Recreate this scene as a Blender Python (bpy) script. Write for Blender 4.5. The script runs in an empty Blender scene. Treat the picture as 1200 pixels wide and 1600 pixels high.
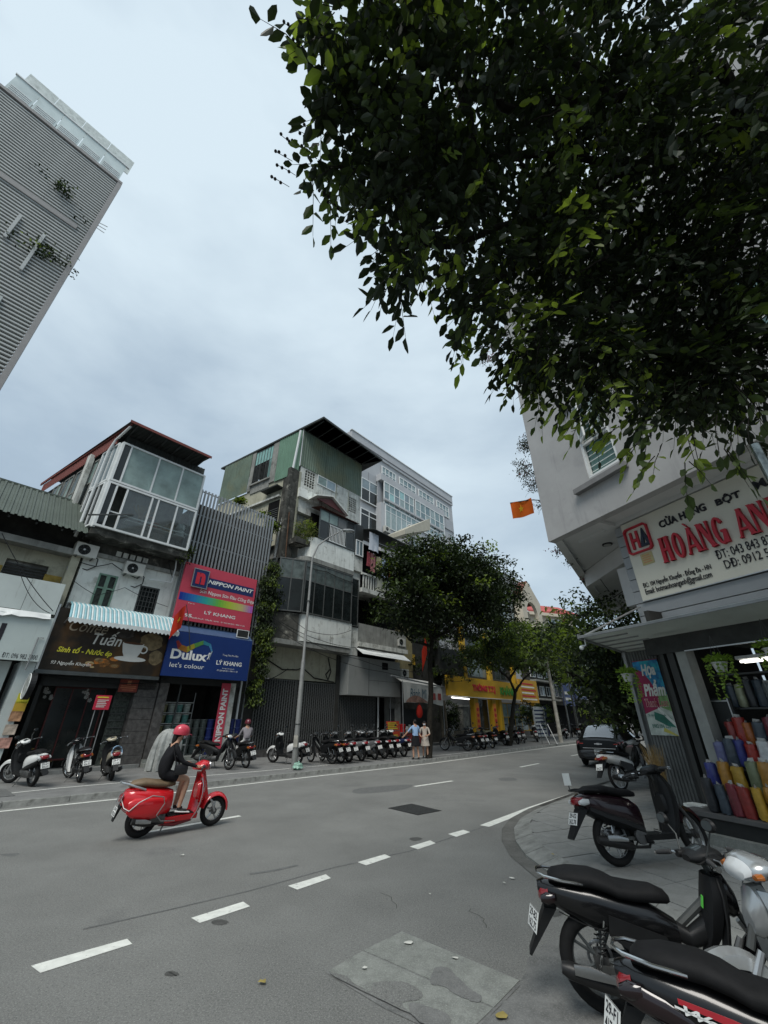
import bpy,bmesh,math,random
from mathutils import Vector,Matrix,noise
R = math.radians
random.seed(7)
sc = bpy.context.scene
col = sc.collection

# ------------------------------------------------------------------ camera, sky, sun, exposure
CAM_H,CAM_F,CAM_P = 1.9,620.0,R(27.3)          # eye height, focal length in pixels of 1200, pitch up
cd = bpy.data.cameras.new('camera'); cam = bpy.data.objects.new('camera',cd); col.objects.link(cam)
cam.location = (0,0,CAM_H); cam.rotation_euler = (R(90) + CAM_P,0,0)
cd.sensor_fit = 'HORIZONTAL'; cd.sensor_width = 36; cd.lens = 36 * CAM_F / 1200
cd.clip_start = 0.05; cd.clip_end = 3000
sc.camera = cam

SUN_EL,SUN_AZ = R(56),R(195)                      # azimuth from +Y towards +X
w = bpy.data.worlds.new('World'); sc.world = w; w.use_nodes = True
nt = w.node_tree; nt.nodes.clear()
def N(t,**k):
    n = nt.nodes.new(t)
    for a,b in k.items(): setattr(n,a,b)
    return n
out = N('ShaderNodeOutputWorld'); bg = N('ShaderNodeBackground'); bg.inputs[1].default_value = 0.1
sky = N('ShaderNodeTexSky',sky_type='NISHITA',sun_disc=False); sky.sun_elevation = SUN_EL; sky.sun_rotation = SUN_AZ
sky.air_density = 1.5; sky.dust_density = 1
tc = N('ShaderNodeTexCoord'); sep = N('ShaderNodeSeparateXYZ')
mp = N('ShaderNodeMapping'); mp.inputs['Scale'].default_value = (1.0,1.0,2.2); mp.inputs['Location'].default_value = (3.1,0.4,0.9)
n1 = N('ShaderNodeTexNoise'); n1.inputs['Scale'].default_value = 1.7; n1.inputs['Detail'].default_value = 6; n1.inputs['Roughness'].default_value = .52; n1.inputs['Distortion'].default_value = .25
n2 = N('ShaderNodeTexNoise'); n2.inputs['Scale'].default_value = 5.5; n2.inputs['Detail'].default_value = 4
el = N('ShaderNodeMapRange'); el.inputs[1].default_value = 0.0; el.inputs[2].default_value = 1.0
ad = N('ShaderNodeMath',operation='MULTIPLY_ADD'); ad.inputs[1].default_value = .85
ad2 = N('ShaderNodeMath',operation='MULTIPLY_ADD'); ad2.inputs[1].default_value = .18
ramp = N('ShaderNodeValToRGB')
cr = ramp.color_ramp
cr.elements[0].position = .28; cr.elements[0].color = (1.55,2.0,2.5,1)
cr.elements[1].position = .98; cr.elements[1].color = (3.95,4.65,5.1,1)
e = cr.elements.new(.6); e.color = (2.3,2.9,3.5,1)
mixn = N('ShaderNodeMixRGB'); mixn.inputs[0].default_value = .95
L_ = nt.links.new
L_(tc.outputs['Generated'],mp.inputs[0]); L_(mp.outputs[0],n1.inputs['Vector']); L_(mp.outputs[0],n2.inputs['Vector'])
L_(tc.outputs['Generated'],sep.inputs[0]); L_(sep.outputs[2],el.inputs[0])
L_(n1.outputs[0],ad.inputs[0]); 
elm = N('ShaderNodeMath',operation='MULTIPLY'); elm.inputs[1].default_value = .42
L_(el.outputs[0],elm.inputs[0]); L_(elm.outputs[0],ad.inputs[2])
L_(n2.outputs[0],ad2.inputs[0]); L_(ad.outputs[0],ad2.inputs[2]); L_(ad2.outputs[0],ramp.inputs[0])
L_(sky.outputs[0],mixn.inputs[1]); L_(ramp.outputs[0],mixn.inputs[2]); L_(mixn.outputs[0],bg.inputs[0]); L_(bg.outputs[0],out.inputs[0])

sd = bpy.data.lights.new('sun','SUN'); sd.energy = 1.5; sd.angle = R(28); sd.color = (1,.96,.9)
sun = bpy.data.objects.new('sun',sd); col.objects.link(sun)
sun.rotation_euler = (R(90) - SUN_EL,0,-SUN_AZ + R(180))
sun.rotation_euler = Vector((math.sin(SUN_AZ) * math.cos(SUN_EL),math.cos(SUN_AZ) * math.cos(SUN_EL),math.sin(SUN_EL))).to_track_quat('Z','Y').to_euler()
vs = sc.view_settings; vs.view_transform = 'Standard'; vs.look = 'None'; vs.gamma = 1; vs.use_curve_mapping = False; vs.exposure = 0.88

# ------------------------------------------------------------------ surveying: where a sight line meets a plane of the place
def sight(px,py):
    dx,dy = px - 600,800 - py
    return Vector((dx,CAM_F * math.cos(CAM_P) - dy * math.sin(CAM_P),CAM_F * math.sin(CAM_P) + dy * math.cos(CAM_P)))
EYE = Vector((0,0,CAM_H))
class Frame:
    """a street frame: s along the street, t away from the road, z up"""
    def __init__(s,ox,oy,deg):
        s.o = Vector((ox,oy,0)); s.a = R(deg)
        s.u = Vector((math.cos(s.a),math.sin(s.a),0)); s.n = Vector((-math.sin(s.a),math.cos(s.a),0))
    def w(s,a,t,z=0): return s.o + s.u * a + s.n * t + Vector((0,0,z))
    def l(s,v): d = Vector(v) - s.o; return Vector((d.dot(s.u),d.dot(s.n),d.z))
    def T(s,px,py,t):
        d = sight(px,py); k = (t - s.l(EYE).y) / d.dot(s.n); p = s.l(EYE + d * k); return p.x,p.z
    def S(s,px,py,a):
        d = sight(px,py); k = (a - s.l(EYE).x) / d.dot(s.u); p = s.l(EYE + d * k); return p.y,p.z
    def Z(s,px,py,z):
        d = sight(px,py); k = (z - CAM_H) / d.z; p = s.l(EYE + d * k); return p.x,p.y
W = Frame(0,0,0)
F = Frame(0,0,48.5)                                # the far side of the street
T0 = 20.0                                            # its building line
def gp(px,py,z=0): a,b = W.Z(px,py,z); return (a,b)

# ------------------------------------------------------------------ materials
MATS = {}
def M(name,rgb=(.5,.5,.5),rough=.6,metal=0,var=.12,scale=3.0,bump=0,bscale=60,streak=0,scol=(.03,.03,.025),coat=0,trans=0,alpha=1,emit=0,spec=.5,patch=0,pcol=(.1,.1,.09),pscale=1.2,transl=0,rvar=0,sscale=5,hue=None,speck=0,tcol=None):
    if name in MATS: return MATS[name]
    m = bpy.data.materials.new(name); MATS[name] = m; m.use_nodes = True
    nt = m.node_tree; nd = nt.nodes; lk = nt.links.new; p = nd['Principled BSDF']
    c = tuple(rgb) + (1,)
    p.inputs['Base Color'].default_value = c; p.inputs['Roughness'].default_value = rough; p.inputs['Metallic'].default_value = metal
    p.inputs['Specular IOR Level'].default_value = spec if spec != .5 else (.12 if rough >= .78 else .3)
    p.inputs['Coat Weight'].default_value = coat; p.inputs['Coat Roughness'].default_value = .06
    p.inputs['Transmission Weight'].default_value = trans
    if emit: p.inputs['Emission Color'].default_value = c; p.inputs['Emission Strength'].default_value = emit
    tcn = nd.new('ShaderNodeTexCoord'); cur = None
    if var or streak or patch or bump or hue or speck:
        def nz(sc_,det=5,rgh=.6,mapping=None):
            n = nd.new('ShaderNodeTexNoise'); n.inputs['Scale'].default_value = sc_; n.inputs['Detail'].default_value = det; n.inputs['Roughness'].default_value = rgh
            if mapping:
                mm = nd.new('ShaderNodeMapping'); mm.inputs['Scale'].default_value = mapping; lk(tcn.outputs['Object'],mm.inputs[0]); lk(mm.outputs[0],n.inputs['Vector'])
            else: lk(tcn.outputs['Object'],n.inputs['Vector'])
            return n
        def mixc(fac_out,a,b,lo,hi):
            r = nd.new('ShaderNodeMapRange'); r.inputs[1].default_value = lo; r.inputs[2].default_value = hi; lk(fac_out,r.inputs[0])
            x = nd.new('ShaderNodeMixRGB'); lk(r.outputs[0],x.inputs[0])
            for i,v in ((1,a),(2,b)):
                if isinstance(v,tuple): x.inputs[i].default_value = v
                else: lk(v,x.inputs[i])
            return x.outputs[0]
        lo = tuple(v * (1 - var * 1.6) for v in rgb) + (1,); hi = tuple(min(1,v * (1 + var)) for v in rgb) + (1,)
        cur = mixc(nz(scale,7,.62).outputs[0],lo,hi,.28,.72)
        if hue: cur = mixc(nz(scale * .45,3).outputs[0],cur,tuple(hue) + (1,),.48,.62)
        if patch: 
            cur = mixc(nz(pscale,8,.68).outputs[0],cur,tuple(pcol) + (1,),.62 - .2 * patch,.70)
        if streak:
            a = nz(sscale,6,.65,(1,1,.12)).outputs[0]
            cur = mixc(a,cur,tuple(scol) + (1,),.64 - .22 * streak,.86)
        if speck:
            cur = mixc(nz(75,3,.9).outputs[0],cur,tuple(min(1,v * (1 + speck)) for v in rgb) + (1,),.5,.68)
            cur = mixc(nz(42,3,.9).outputs[0],cur,tuple(v * (1 - speck * .6) for v in rgb) + (1,),.52,.72)
        lk(cur,p.inputs['Base Color'])
        if rvar:
            r = nd.new('ShaderNodeMapRange'); r.inputs[1].default_value = .3; r.inputs[2].default_value = .7; r.inputs[3].default_value = max(0,rough - rvar); r.inputs[4].default_value = min(1,rough + rvar)
            lk(nz(scale * 2).outputs[0],r.inputs[0]); lk(r.outputs[0],p.inputs['Roughness'])
        if bump:
            b = nd.new('ShaderNodeBump'); b.inputs['Strength'].default_value = min(1,bump); b.inputs['Distance'].default_value = .01
            lk(nz(bscale,4).outputs[0],b.inputs['Height']); lk(b.outputs[0],p.inputs['Normal'])
    if transl:
        tr = nd.new('ShaderNodeBsdfTranslucent'); mx = nd.new('ShaderNodeMixShader'); mx.inputs[0].default_value = transl
        tr.inputs[0].default_value = tuple(tcol or (min(1,rgb[0] * 2.3),min(1,rgb[1] * 2.4),rgb[2] * 1.1)) + (1,)
        o = nd['Material Output']; lk(p.outputs[0],mx.inputs[1]); lk(tr.outputs[0],mx.inputs[2]); lk(mx.outputs[0],o.inputs[0])
    m.diffuse_color = c
    return m
# street
asphalt = M('asphalt',(.168,.17,.16),.88,speck=.9,var=.16,scale=.7,bump=.7,bscale=190,patch=.2,pcol=(.11,.112,.109),pscale=.45,spec=.3,streak=0)
asph_old = M('worn_asphalt',(.17,.172,.165),.9,speck=.4,var=.22,scale=5,bump=.6,bscale=160,patch=.45,pcol=(.075,.077,.075),pscale=2.2,spec=.3)
asph_patch = M('asphalt_overlay',(.125,.128,.124),.9,speck=.4,var=.2,scale=9,bump=.7,bscale=200,spec=.3)
roadpaint = M('road_paint',(.66,.67,.62),.75,var=.12,scale=9,patch=.22,pcol=(.3,.3,.28),pscale=14,bump=.2,bscale=120)
concrete = M('slab_concrete',(.23,.24,.22),.88,speck=.4,var=.2,scale=6,bump=.8,bscale=90,patch=.5,pcol=(.165,.17,.16),pscale=5)
kerbm = M('kerb_stone',(.23,.235,.22),.85,var=.25,scale=5,bump=.5,bscale=80,patch=.3,pcol=(.1,.1,.09),pscale=3)
tilem = M('paving_tile',(.22,.225,.215),.82,speck=.3,var=.2,scale=3.5,bump=.4,bscale=110,patch=.25,pcol=(.11,.11,.1),pscale=2)
pavem = M('pavement_concrete',(.18,.182,.177),.88,speck=.3,var=.2,scale=2,bump=.5,bscale=90,patch=.3,pcol=(.09,.09,.085),pscale=.9)
darkcover = M('cast_iron',(.03,.03,.03),.7,metal=.3,var=.2,bump=.6,bscale=60)
# walls
pl_white = M('stained_white_plaster',(.56,.57,.53),.85,var=.12,scale=1.5,streak=.62,scol=(.05,.05,.042),patch=.5,pcol=(.2,.2,.17),pscale=1.6,bump=.25,bscale=20)
pl_white2 = M('white_plaster',(.66,.68,.64),.8,var=.1,scale=1.2,streak=.5,scol=(.13,.125,.105),patch=.3,pcol=(.34,.34,.3),pscale=1.8,bump=.2,bscale=25)
pl_cream = M('cream_plaster',(.40,.39,.30),.85,var=.18,scale=1.2,streak=.5,scol=(.12,.12,.09),patch=.3,pcol=(.2,.2,.16),bump=.2,bscale=20)
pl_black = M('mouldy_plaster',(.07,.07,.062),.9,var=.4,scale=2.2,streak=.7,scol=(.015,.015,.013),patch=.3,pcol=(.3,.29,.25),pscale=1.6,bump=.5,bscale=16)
pl_grey = M('grey_plaster',(.26,.265,.245),.85,var=.2,scale=1.5,patch=.35,pcol=(.1,.1,.09),streak=.6,scol=(.07,.07,.06),bump=.2,bscale=20)
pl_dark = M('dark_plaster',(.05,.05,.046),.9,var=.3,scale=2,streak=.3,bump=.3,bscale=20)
pl_yel = M('peeling_yellow_plaster',(.38,.27,.07),.85,var=.3,scale=3,streak=.5,scol=(.12,.11,.08),patch=.4,pcol=(.25,.24,.2),pscale=2)
greycorr = M('green_grey_sheet',(.085,.105,.088),.55,metal=.1,var=.12,scale=.8,streak=.3,scol=(.06,.07,.055))
greencorr = M('green_sheet',(.125,.17,.13),.6,var=.16,scale=.7,streak=.5,scol=(.06,.075,.05),hue=(.14,.155,.095))
redcorr = M('red_sheet',(.17,.045,.035),.55,var=.14,scale=.8,streak=.3,scol=(.07,.02,.018))
roofdark = M('roof_dark_sheet',(.035,.04,.037),.6,var=.2)
office = M('office_wall',(.42,.43,.44),.7,var=.06,scale=.8,streak=.15,scol=(.25,.25,.25))
office2 = M('office_panel',(.36,.375,.39),.6,var=.06,scale=.5)
greybld = M('grey_render',(.375,.375,.37),.8,var=.08,scale=1.0,streak=.38,scol=(.25,.25,.25),patch=.2,pcol=(.3,.3,.3),pscale=.8,bump=.12,bscale=60)
soffitm = M('soffit_paint',(.55,.555,.55),.8,var=.06,scale=1.0)
dkgrey = M('dark_grey_panel',(.025,.027,.026),.6,var=.15,scale=4,bump=.1)
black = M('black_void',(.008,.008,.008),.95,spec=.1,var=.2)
# metals, glass
steel = M('galvanised_steel',(.27,.28,.28),.5,metal=.5,var=.15,scale=3,streak=.3,scol=(.12,.11,.1))
slatm = M('grey_slat_metal',(.26,.275,.28),.5,metal=.3,var=.12,scale=2)
gatem = M('gate_metal',(.085,.09,.087),.55,metal=.4,var=.2,scale=2,streak=.3,scol=(.05,.04,.035))
whitealu = M('white_aluminium',(.66,.68,.67),.45,var=.06,scale=2,streak=.1,scol=(.3,.3,.28))
darkalu = M('dark_aluminium',(.09,.1,.1),.45,metal=.4,var=.15)
glassdk = M('dark_glass',(.014,.018,.018),.15,var=.3,scale=1.5,spec=.45)
glassgr = M('green_glass',(.10,.19,.175),.14,var=.25,scale=.9,spec=.8)
glassbl = M('blue_grey_glass',(.16,.21,.23),.12,var=.3,scale=.6,spec=.9)
chrome = M('chrome',(.55,.56,.56),.2,metal=1,var=0)
alloy = M('alloy',(.45,.46,.46),.35,metal=.8,var=.1,scale=8)
rubber = M('rubber',(.011,.011,.011),.8,spec=.25,var=.2,scale=20,bump=.2,bscale=90)
plastic = M('black_plastic',(.011,.0115,.012),.5,spec=.3,var=.2,scale=10,bump=.15,bscale=200)
gloss = M('gloss_black',(.006,.006,.0065),.22,var=.1,coat=.35,spec=.35)
seatm = M('black_vinyl',(.008,.008,.0085),.7,spec=.22,var=.25,scale=12,bump=.25,bscale=240)
enginem = M('engine_metal',(.12,.12,.118),.45,metal=.7,var=.3,scale=10)
whitep = M('white_paint',(.68,.69,.67),.3,coat=.4,var=.05)
platem = M('plate_white',(.72,.73,.7),.5,var=.06,scale=12)
ink = M('black_ink',(.02,.02,.025),.7,var=0)
redp = M('red_paint',(.56,.012,.018),.22,coat=.9,var=.05)
redsign = M('red_letter',(.42,.02,.035),.5,var=.08)
lens_red = M('red_lens',(.2,.008,.012),.15,coat=.8,var=.1)
lens_amb = M('amber_lens',(.32,.1,.02),.15,coat=.8,var=.1)
lens_clr = M('clear_lens',(.55,.57,.57),.1,coat=.9,var=.05)
skin = M('skin',(.42,.24,.16),.55,var=.08,scale=14)
bark = M('bark',(.04,.034,.027),.9,var=.35,scale=9,bump=1,bscale=30)

# ------------------------------------------------------------------ mesh building
_txt = {}
def text_geo(body,bold=.0,shear=0.0,ext=0.0,spacing=1.0):
    key = (body,bold,shear,ext,spacing)
    if key in _txt: return _txt[key]
    cu = bpy.data.curves.new('t','FONT'); cu.body = body; cu.offset = bold; cu.shear = shear; cu.extrude = ext; cu.space_character = spacing; cu.resolution_u = 3; cu.align_x = 'LEFT'
    o = bpy.data.objects.new('t',cu); col.objects.link(o); dg = bpy.context.evaluated_depsgraph_get()
    me = bpy.data.meshes.new_from_object(o.evaluated_get(dg)); vs_ = [v.co.copy() for v in me.vertices]; fs = [tuple(p_.vertices) for p_ in me.polygons]
    bpy.data.objects.remove(o); bpy.data.curves.remove(cu); bpy.data.meshes.remove(me)
    if not vs_: vs_ = [Vector((0,0,0)),Vector((1,0,0)),Vector((0,1,0))]; fs = [(0,1,2)]
    x0 = min(v.x for v in vs_); x1 = max(v.x for v in vs_); y0 = min(v.y for v in vs_); y1 = max(v.y for v in vs_)
    _txt[key] = (vs_,fs,x0,x1,y0,y1); return _txt[key]

class MB:
    def __init__(s): s.v = []; s.f = []; s.mi = []; s.cm = 0; s.sm = []
    def add(s,vs_,fs,sm=False):
        b = len(s.v); s.v += [tuple(v) for v in vs_]
        for f in fs: s.f.append(tuple(i + b for i in f)); s.mi.append(s.cm); s.sm.append(sm)
        return s
    def box(s,x0,x1,y0,y1,z0,z1):
        if x1 < x0: x0,x1 = x1,x0
        if y1 < y0: y0,y1 = y1,y0
        if z1 < z0: z0,z1 = z1,z0
        return s.add([(x0,y0,z0),(x1,y0,z0),(x1,y1,z0),(x0,y1,z0),(x0,y0,z1),(x1,y0,z1),(x1,y1,z1),(x0,y1,z1)],
                     [(0,3,2,1),(4,5,6,7),(0,1,5,4),(1,2,6,5),(2,3,7,6),(3,0,4,7)])
    def hull8(s,a,b):                                  # two quads a (4 pts) and b (4 pts)
        return s.add(list(a) + list(b),[(3,2,1,0),(4,5,6,7),(0,1,5,4),(1,2,6,5),(2,3,7,6),(3,0,4,7)])
    def poly(s,pts): return s.add(pts,[tuple(range(len(pts)))])
    def prism(s,pts,d):                                # planar polygon extruded by vector d
        d = Vector(d); n = len(pts); a = [Vector(p_) for p_ in pts]; b = [p_ + d for p_ in a]
        return s.add(a + b,[tuple(reversed(range(n))),tuple(range(n,2 * n))] + [(i,(i + 1) % n,(i + 1) % n + n,i + n) for i in range(n)])
    def tube(s,pts,r,n=8,cap=True,sm=True):
        pts = [Vector(p_) for p_ in pts]; m = len(pts); rs = r if isinstance(r,(list,tuple)) else [r] * m
        rings = []; prev = None
        for i,p_ in enumerate(pts):
            t = (pts[min(i + 1,m - 1)] - pts[max(i - 1,0)]).normalized()
            if prev is None: a = t.orthogonal().normalized()
            else:
                a = (prev - t * prev.dot(t)); a = a.normalized() if a.length > 1e-6 else t.orthogonal().normalized()
            prev = a; b = t.cross(a)
            rings.append([p_ + (a * math.cos(2 * math.pi * k / n) + b * math.sin(2 * math.pi * k / n)) * rs[i] for k in range(n)])
        return s.loft(rings,cap=cap,sm=sm)
    def loft(s,rings,cap=True,sm=True,closed=True):
        n = len(rings[0]); vs_ = [v for r_ in rings for v in r_]; fs = []
        for i in range(len(rings) - 1):
            for k in range(n if closed else n - 1):
                k2 = (k + 1) % n; fs.append((i * n + k,i * n + k2,(i + 1) * n + k2,(i + 1) * n + k))
        if cap and closed: fs += [tuple(reversed(range(n))),tuple(range((len(rings) - 1) * n,len(rings) * n))]
        return s.add(vs_,fs,sm)
    def torus(s,c,axis,R_,r_,n=28,m=8,a0=0,a1=2 * math.pi,sq=1.0):
        c = Vector(c); ax = Vector(axis).normalized(); u = ax.orthogonal().normalized() if abs(ax.y) < .9 else Vector((1,0,0)); u = (u - ax * u.dot(ax)).normalized(); v = ax.cross(u)
        full = abs(a1 - a0 - 2 * math.pi) < 1e-6; rings = []
        for i in range(n + (0 if full else 1)):
            a = a0 + (a1 - a0) * i / n; d = u * math.cos(a) + v * math.sin(a)
            rings.append([c + d * (R_ + r_ * math.cos(2 * math.pi * k / m)) + ax * r_ * sq * math.sin(2 * math.pi * k / m) for k in range(m)])
        if full: rings.append(rings[0])
        return s.loft(rings,cap=not full,sm=True)
    def disc(s,c,axis,r_,th,n=20,r2=None):
        c = Vector(c); ax = Vector(axis).normalized(); u = ax.orthogonal().normalized(); v = ax.cross(u); r2 = r_ if r2 is None else r2
        rings = [[c + ax * h_ + (u * math.cos(2 * math.pi * k / n) + v * math.sin(2 * math.pi * k / n)) * q for k in range(n)] for h_,q in ((-th / 2,r_),(th / 2,r2))]
        return s.loft(rings,sm=False)
    def lathe(s,c,prof,n=20,axis='z',sm=True):       # prof: (radius, height)
        rings = []
        for r_,h_ in prof:
            ring = []
            for k in range(n):
                a = 2 * math.pi * k / n; x,y,z = r_ * math.cos(a),r_ * math.sin(a),h_
                if axis == 'x': x,y,z = z,x,y
                if axis == 'y': x,y,z = y,z,x
                ring.append((c[0] + x,c[1] + y,c[2] + z))
            rings.append(ring)
        return s.loft(rings,sm=sm)
    def ell(s,c,r_,n=12,m=8):
        rings = []
        for i in range(1,m):
            a = math.pi * i / m; rings.append([(c[0] + r_[0] * math.sin(a) * math.cos(2 * math.pi * k / n),c[1] + r_[1] * math.sin(a) * math.sin(2 * math.pi * k / n),c[2] - r_[2] * math.cos(a)) for k in range(n)])
        return s.loft(rings,sm=True)
    def sup(s,st,n=14,e=2.6,axis='x',sm=True,cap=True):   # stations (x, zc, half_y, half_z[, exponent, yc]) along x
        rings = []
        for q in st:
            x,zc,a,b = q[:4]; ex = q[4] if len(q) > 4 and q[4] else e; yc = q[5] if len(q) > 5 else 0; ring = []
            for k in range(n):
                th = 2 * math.pi * (k + .5) / n; c_,s_ = math.cos(th),math.sin(th)
                y = a * math.copysign(abs(c_) ** (2 / ex),c_); z = b * math.copysign(abs(s_) ** (2 / ex),s_)
                ring.append((x,yc + y,zc + z))
            rings.append(ring)
        return s.loft(rings,sm=sm,cap=cap)
    def sheet(s,O,ex,ey,w_,h_,pitch,amp,th=.004,prof='trap'):  # corrugated sheet, ribs run along ey
        O,ex,ey = Vector(O),Vector(ex).normalized(),Vector(ey).normalized(); nrm = ex.cross(ey); pts = []; x = 0
        while x < w_ - 1e-6:
            if prof == 'trap': seq = ((0,0),(.5,0),(.6,1),(.9,1))
            else: seq = ((0,.15),(.25,.85),(.5,1),(.75,.5))
            for fx,fz in seq:
                xx = min(w_,x + fx * pitch); pts.append((xx,fz * amp))
            x += pitch
        pts.append((w_,0)); rings = [[O + ex * a + nrm * b + ey * q for a,b in pts] for q in (0,h_)]
        n = len(pts); vs_ = rings[0] + rings[1]; vs_ += [v - nrm * th for v in vs_]
        fs = [(k,k + 1,n + k + 1,n + k) for k in range(n - 1)] + [(2 * n + k,3 * n + k,3 * n + k + 1,2 * n + k + 1) for k in range(n - 1)]
        fs += [(k,2 * n + k,2 * n + k + 1,k + 1) for k in range(n - 1)] + [(n + k,n + k + 1,3 * n + k + 1,3 * n + k) for k in range(n - 1)]
        return s.add(vs_,fs)
    def text(s,body,O,ex,ey,w_,h_,depth=0,bold=.0,shear=0.0,spacing=1.0):
        """lettering whose bounding box is fitted to w_ x h_ from the corner O; either may be None to keep proportions"""
        g,fs,x0,x1,y0,y1 = text_geo(body,bold,shear,0,spacing)
        O,ex,ey = Vector(O),Vector(ex).normalized(),Vector(ey).normalized(); nrm = ex.cross(ey)
        kx = w_ / (x1 - x0) if w_ else h_ / (y1 - y0); ky = h_ / (y1 - y0) if h_ else kx
        vs_ = [O + ex * (v.x - x0) * kx + ey * (v.y - y0) * ky + nrm * depth for v in g]
        if depth:
            n = len(vs_); back = [v - nrm * depth for v in vs_]; edges = {}
            for f in fs:
                for i in range(len(f)):
                    a,b = f[i],f[(i + 1) % len(f)]; edges[(a,b)] = 1
            fs2 = list(fs) + [(b,a,a + n,b + n) for (a,b) in edges if (b,a) not in edges]
            return s.add(vs_ + back,fs2)
        return s.add(vs_,fs)
    def xf(s,m):
        s.v = [tuple(m @ Vector(v)) for v in s.v]; return s
    def mesh(s,name,mats,origin=(0,0,0),angle=40):
        me = bpy.data.meshes.new(name); ox,oy,oz = origin
        me.from_pydata([(v[0] - ox,v[1] - oy,v[2] - oz) for v in s.v],[],s.f)
        for m_ in (mats if isinstance(mats,(list,tuple)) else [mats]): me.materials.append(m_)
        me.polygons.foreach_set('material_index',s.mi); me.polygons.foreach_set('use_smooth',s.sm)
        me.update()
        if any(s.sm):
            try: me.set_sharp_from_angle(angle=R(angle))
            except Exception: pass
        return me

def link(o,parent=None):
    col.objects.link(o)
    if parent is not None: o.parent = parent
    return o
def props(o,label=None,cat=None,group=None,kind=None):
    for k,v in (('label',label),('category',cat),('group',group),('kind',kind)):
        if v: o[k] = v
    return o
def thing(name,label,cat,loc=(0,0,0),rz=0,group=None,rot=None):
    o = bpy.data.objects.new(name,None); o.empty_display_size = .2; link(o); o.location = loc; o.rotation_euler = rot or (0,0,rz)
    return props(o,label,cat,group)
def part(name,mb,mat,parent,origin=(0,0,0),label=None,kind=None,loc=None):
    o = bpy.data.objects.new(name,mb.mesh(name,mat,origin)); link(o,parent)
    if loc: o.location = loc
    if label: o['label'] = label
    if kind: o['kind'] = kind
    return o
def struct(name,mb,mat,parent=None,origin=(0,0,0)):
    o = bpy.data.objects.new(name,mb.mesh(name,mat,origin)); link(o,parent)
    if parent is None: o['kind'] = 'structure'
    return o
def copy_tree(o,parent=None):
    c = o.copy(); col.objects.link(c)
    if parent is not None: c.parent = parent
    for ch in list(o.children): copy_tree(ch,c)
    return c
def reuse(name,me,parent,loc,rot=None,scale=None,mat=None):
    o = bpy.data.objects.new(name,me); link(o,parent); o.location = loc
    if rot: o.rotation_euler = rot
    if scale: o.scale = scale
    return o
class Bld:
    """a building (or other thing) whose parts are given in street-frame coordinates (s, t, z)"""
    def __init__(s,name,label,cat,fr,s0,t0,z0=0,group=None):
        s.o = (s0,t0,z0); s.fr = fr; s.root = thing(name,label,cat,fr.w(s0,t0,z0),fr.a,group)
    def p(s,name,mb,mat,parent=None,**k): return part(name,mb,mat,parent or s.root,s.o,**k)
    def sub(s,fr):
        """the same building measured in another street frame (a side wall set askew)"""
        c = Bld.__new__(Bld); c.o = s.o; c.fr = fr; c.root = s.root; c.main = getattr(s,'main',s.fr); c.base = s
        def p(name,mb,mat,parent=None,**k):
            mb.v = [tuple(c.main.l(fr.w(*v))) for v in mb.v]; return part(name,mb,mat,parent or c.root,c.o,**k)
        c.p = p; return c
    def b(s,name,mat,x0,x1,y0,y1,z0,z1,parent=None,**k): return s.p(name,MB().box(x0,x1,y0,y1,z0,z1),mat,parent,**k)
    def rep(s,name,me,x,y,z,parent=None,rot=None): return reuse(name,me,parent or s.root,(x - s.o[0],y - s.o[1],z - s.o[2]),rot)
X_,Y_,Z_ = Vector((1,0,0)),Vector((0,1,0)),Vector((0,0,1))
def rect(fr,tl,br,t):
    a,d = fr.T(*tl,t); b,c = fr.T(*br,t); return a,b,c,d
# ------------------------------------------------------------------ ground, road, pavements, markings
g = MB(); g.add([(-900,-60,-.03),(900,-60,-.03),(900,1500,-.03),(-900,1500,-.03)],[(0,1,2,3)])
struct('ground',g,pavem)
def sl(s,t): v = F.w(s,t); return (v.x,v.y)
g = MB(); P4 = [sl(-40,-14),sl(190,-14),sl(190,16.2),sl(-40,16.2)]
g.add([(x,y,0) for x,y in P4],[(0,1,2,3)]); road = struct('road',g,asphalt)
def ribbon(mb,pts,wd,z):
    """painted line of width wd along pts"""
    L,Rr = [],[]
    for i,p_ in enumerate(pts):
        a = Vector(pts[max(0,i - 1)]); b = Vector(pts[min(len(pts) - 1,i + 1)]); d = (b - a).normalized(); n = Vector((-d.y,d.x)) * wd / 2
        L.append((p_[0] + n.x,p_[1] + n.y,z)); Rr.append((p_[0] - n.x,p_[1] - n.y,z))
    for i in range(len(pts) - 1): mb.add([Rr[i],Rr[i + 1],L[i + 1],L[i]],[(0,1,2,3)])
def dense(pts,step=.5):
    o = []
    for i in range(len(pts) - 1):
        a,b = Vector(pts[i]),Vector(pts[i + 1]); n = max(1,int((b - a).length / step)); o += [tuple(a.lerp(b,k / n)) for k in range(n)]
    return o + [tuple(pts[-1])]
kerbL = [sl(-30,14.3)] + [gp(*q) for q in ((0,1264),(200,1243.5),(400,1220.7))] + [sl(17,13.0),sl(32,12.95),sl(60,12.3),sl(110,9.0),sl(170,2)]
lineL = [(a - F.n.x * .38,b - F.n.y * .38) for a,b in kerbL]
mk = MB(); ribbon(mk,lineL,.13,.004)
def quad(mb,px,z=.004): mb.add([(*gp(x,y,z),z) for x,y in px],[tuple(range(len(px)))])
mark = struct('road_markings',mk,roadpaint)
for q in ([(48,1508.7),(63,1520),(206.7,1474.7),(198.7,1466.7)],[(298.7,1434),(312,1442),(390.7,1416),(380,1408.7)],[(450,1384),(464.7,1390),(517,1372),(509,1366)],
          [(558.7,1347),(572,1352),(611,1339),(601,1334.7)],[(640,1322.7),(653,1327),(681,1317.5),(672,1313)],[(700,1303),(713,1307.5),(735,1300),(724,1296.5)]):
    m_ = MB(); quad(m_,q); struct('lane_dash',m_,roadpaint,mark)
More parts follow.
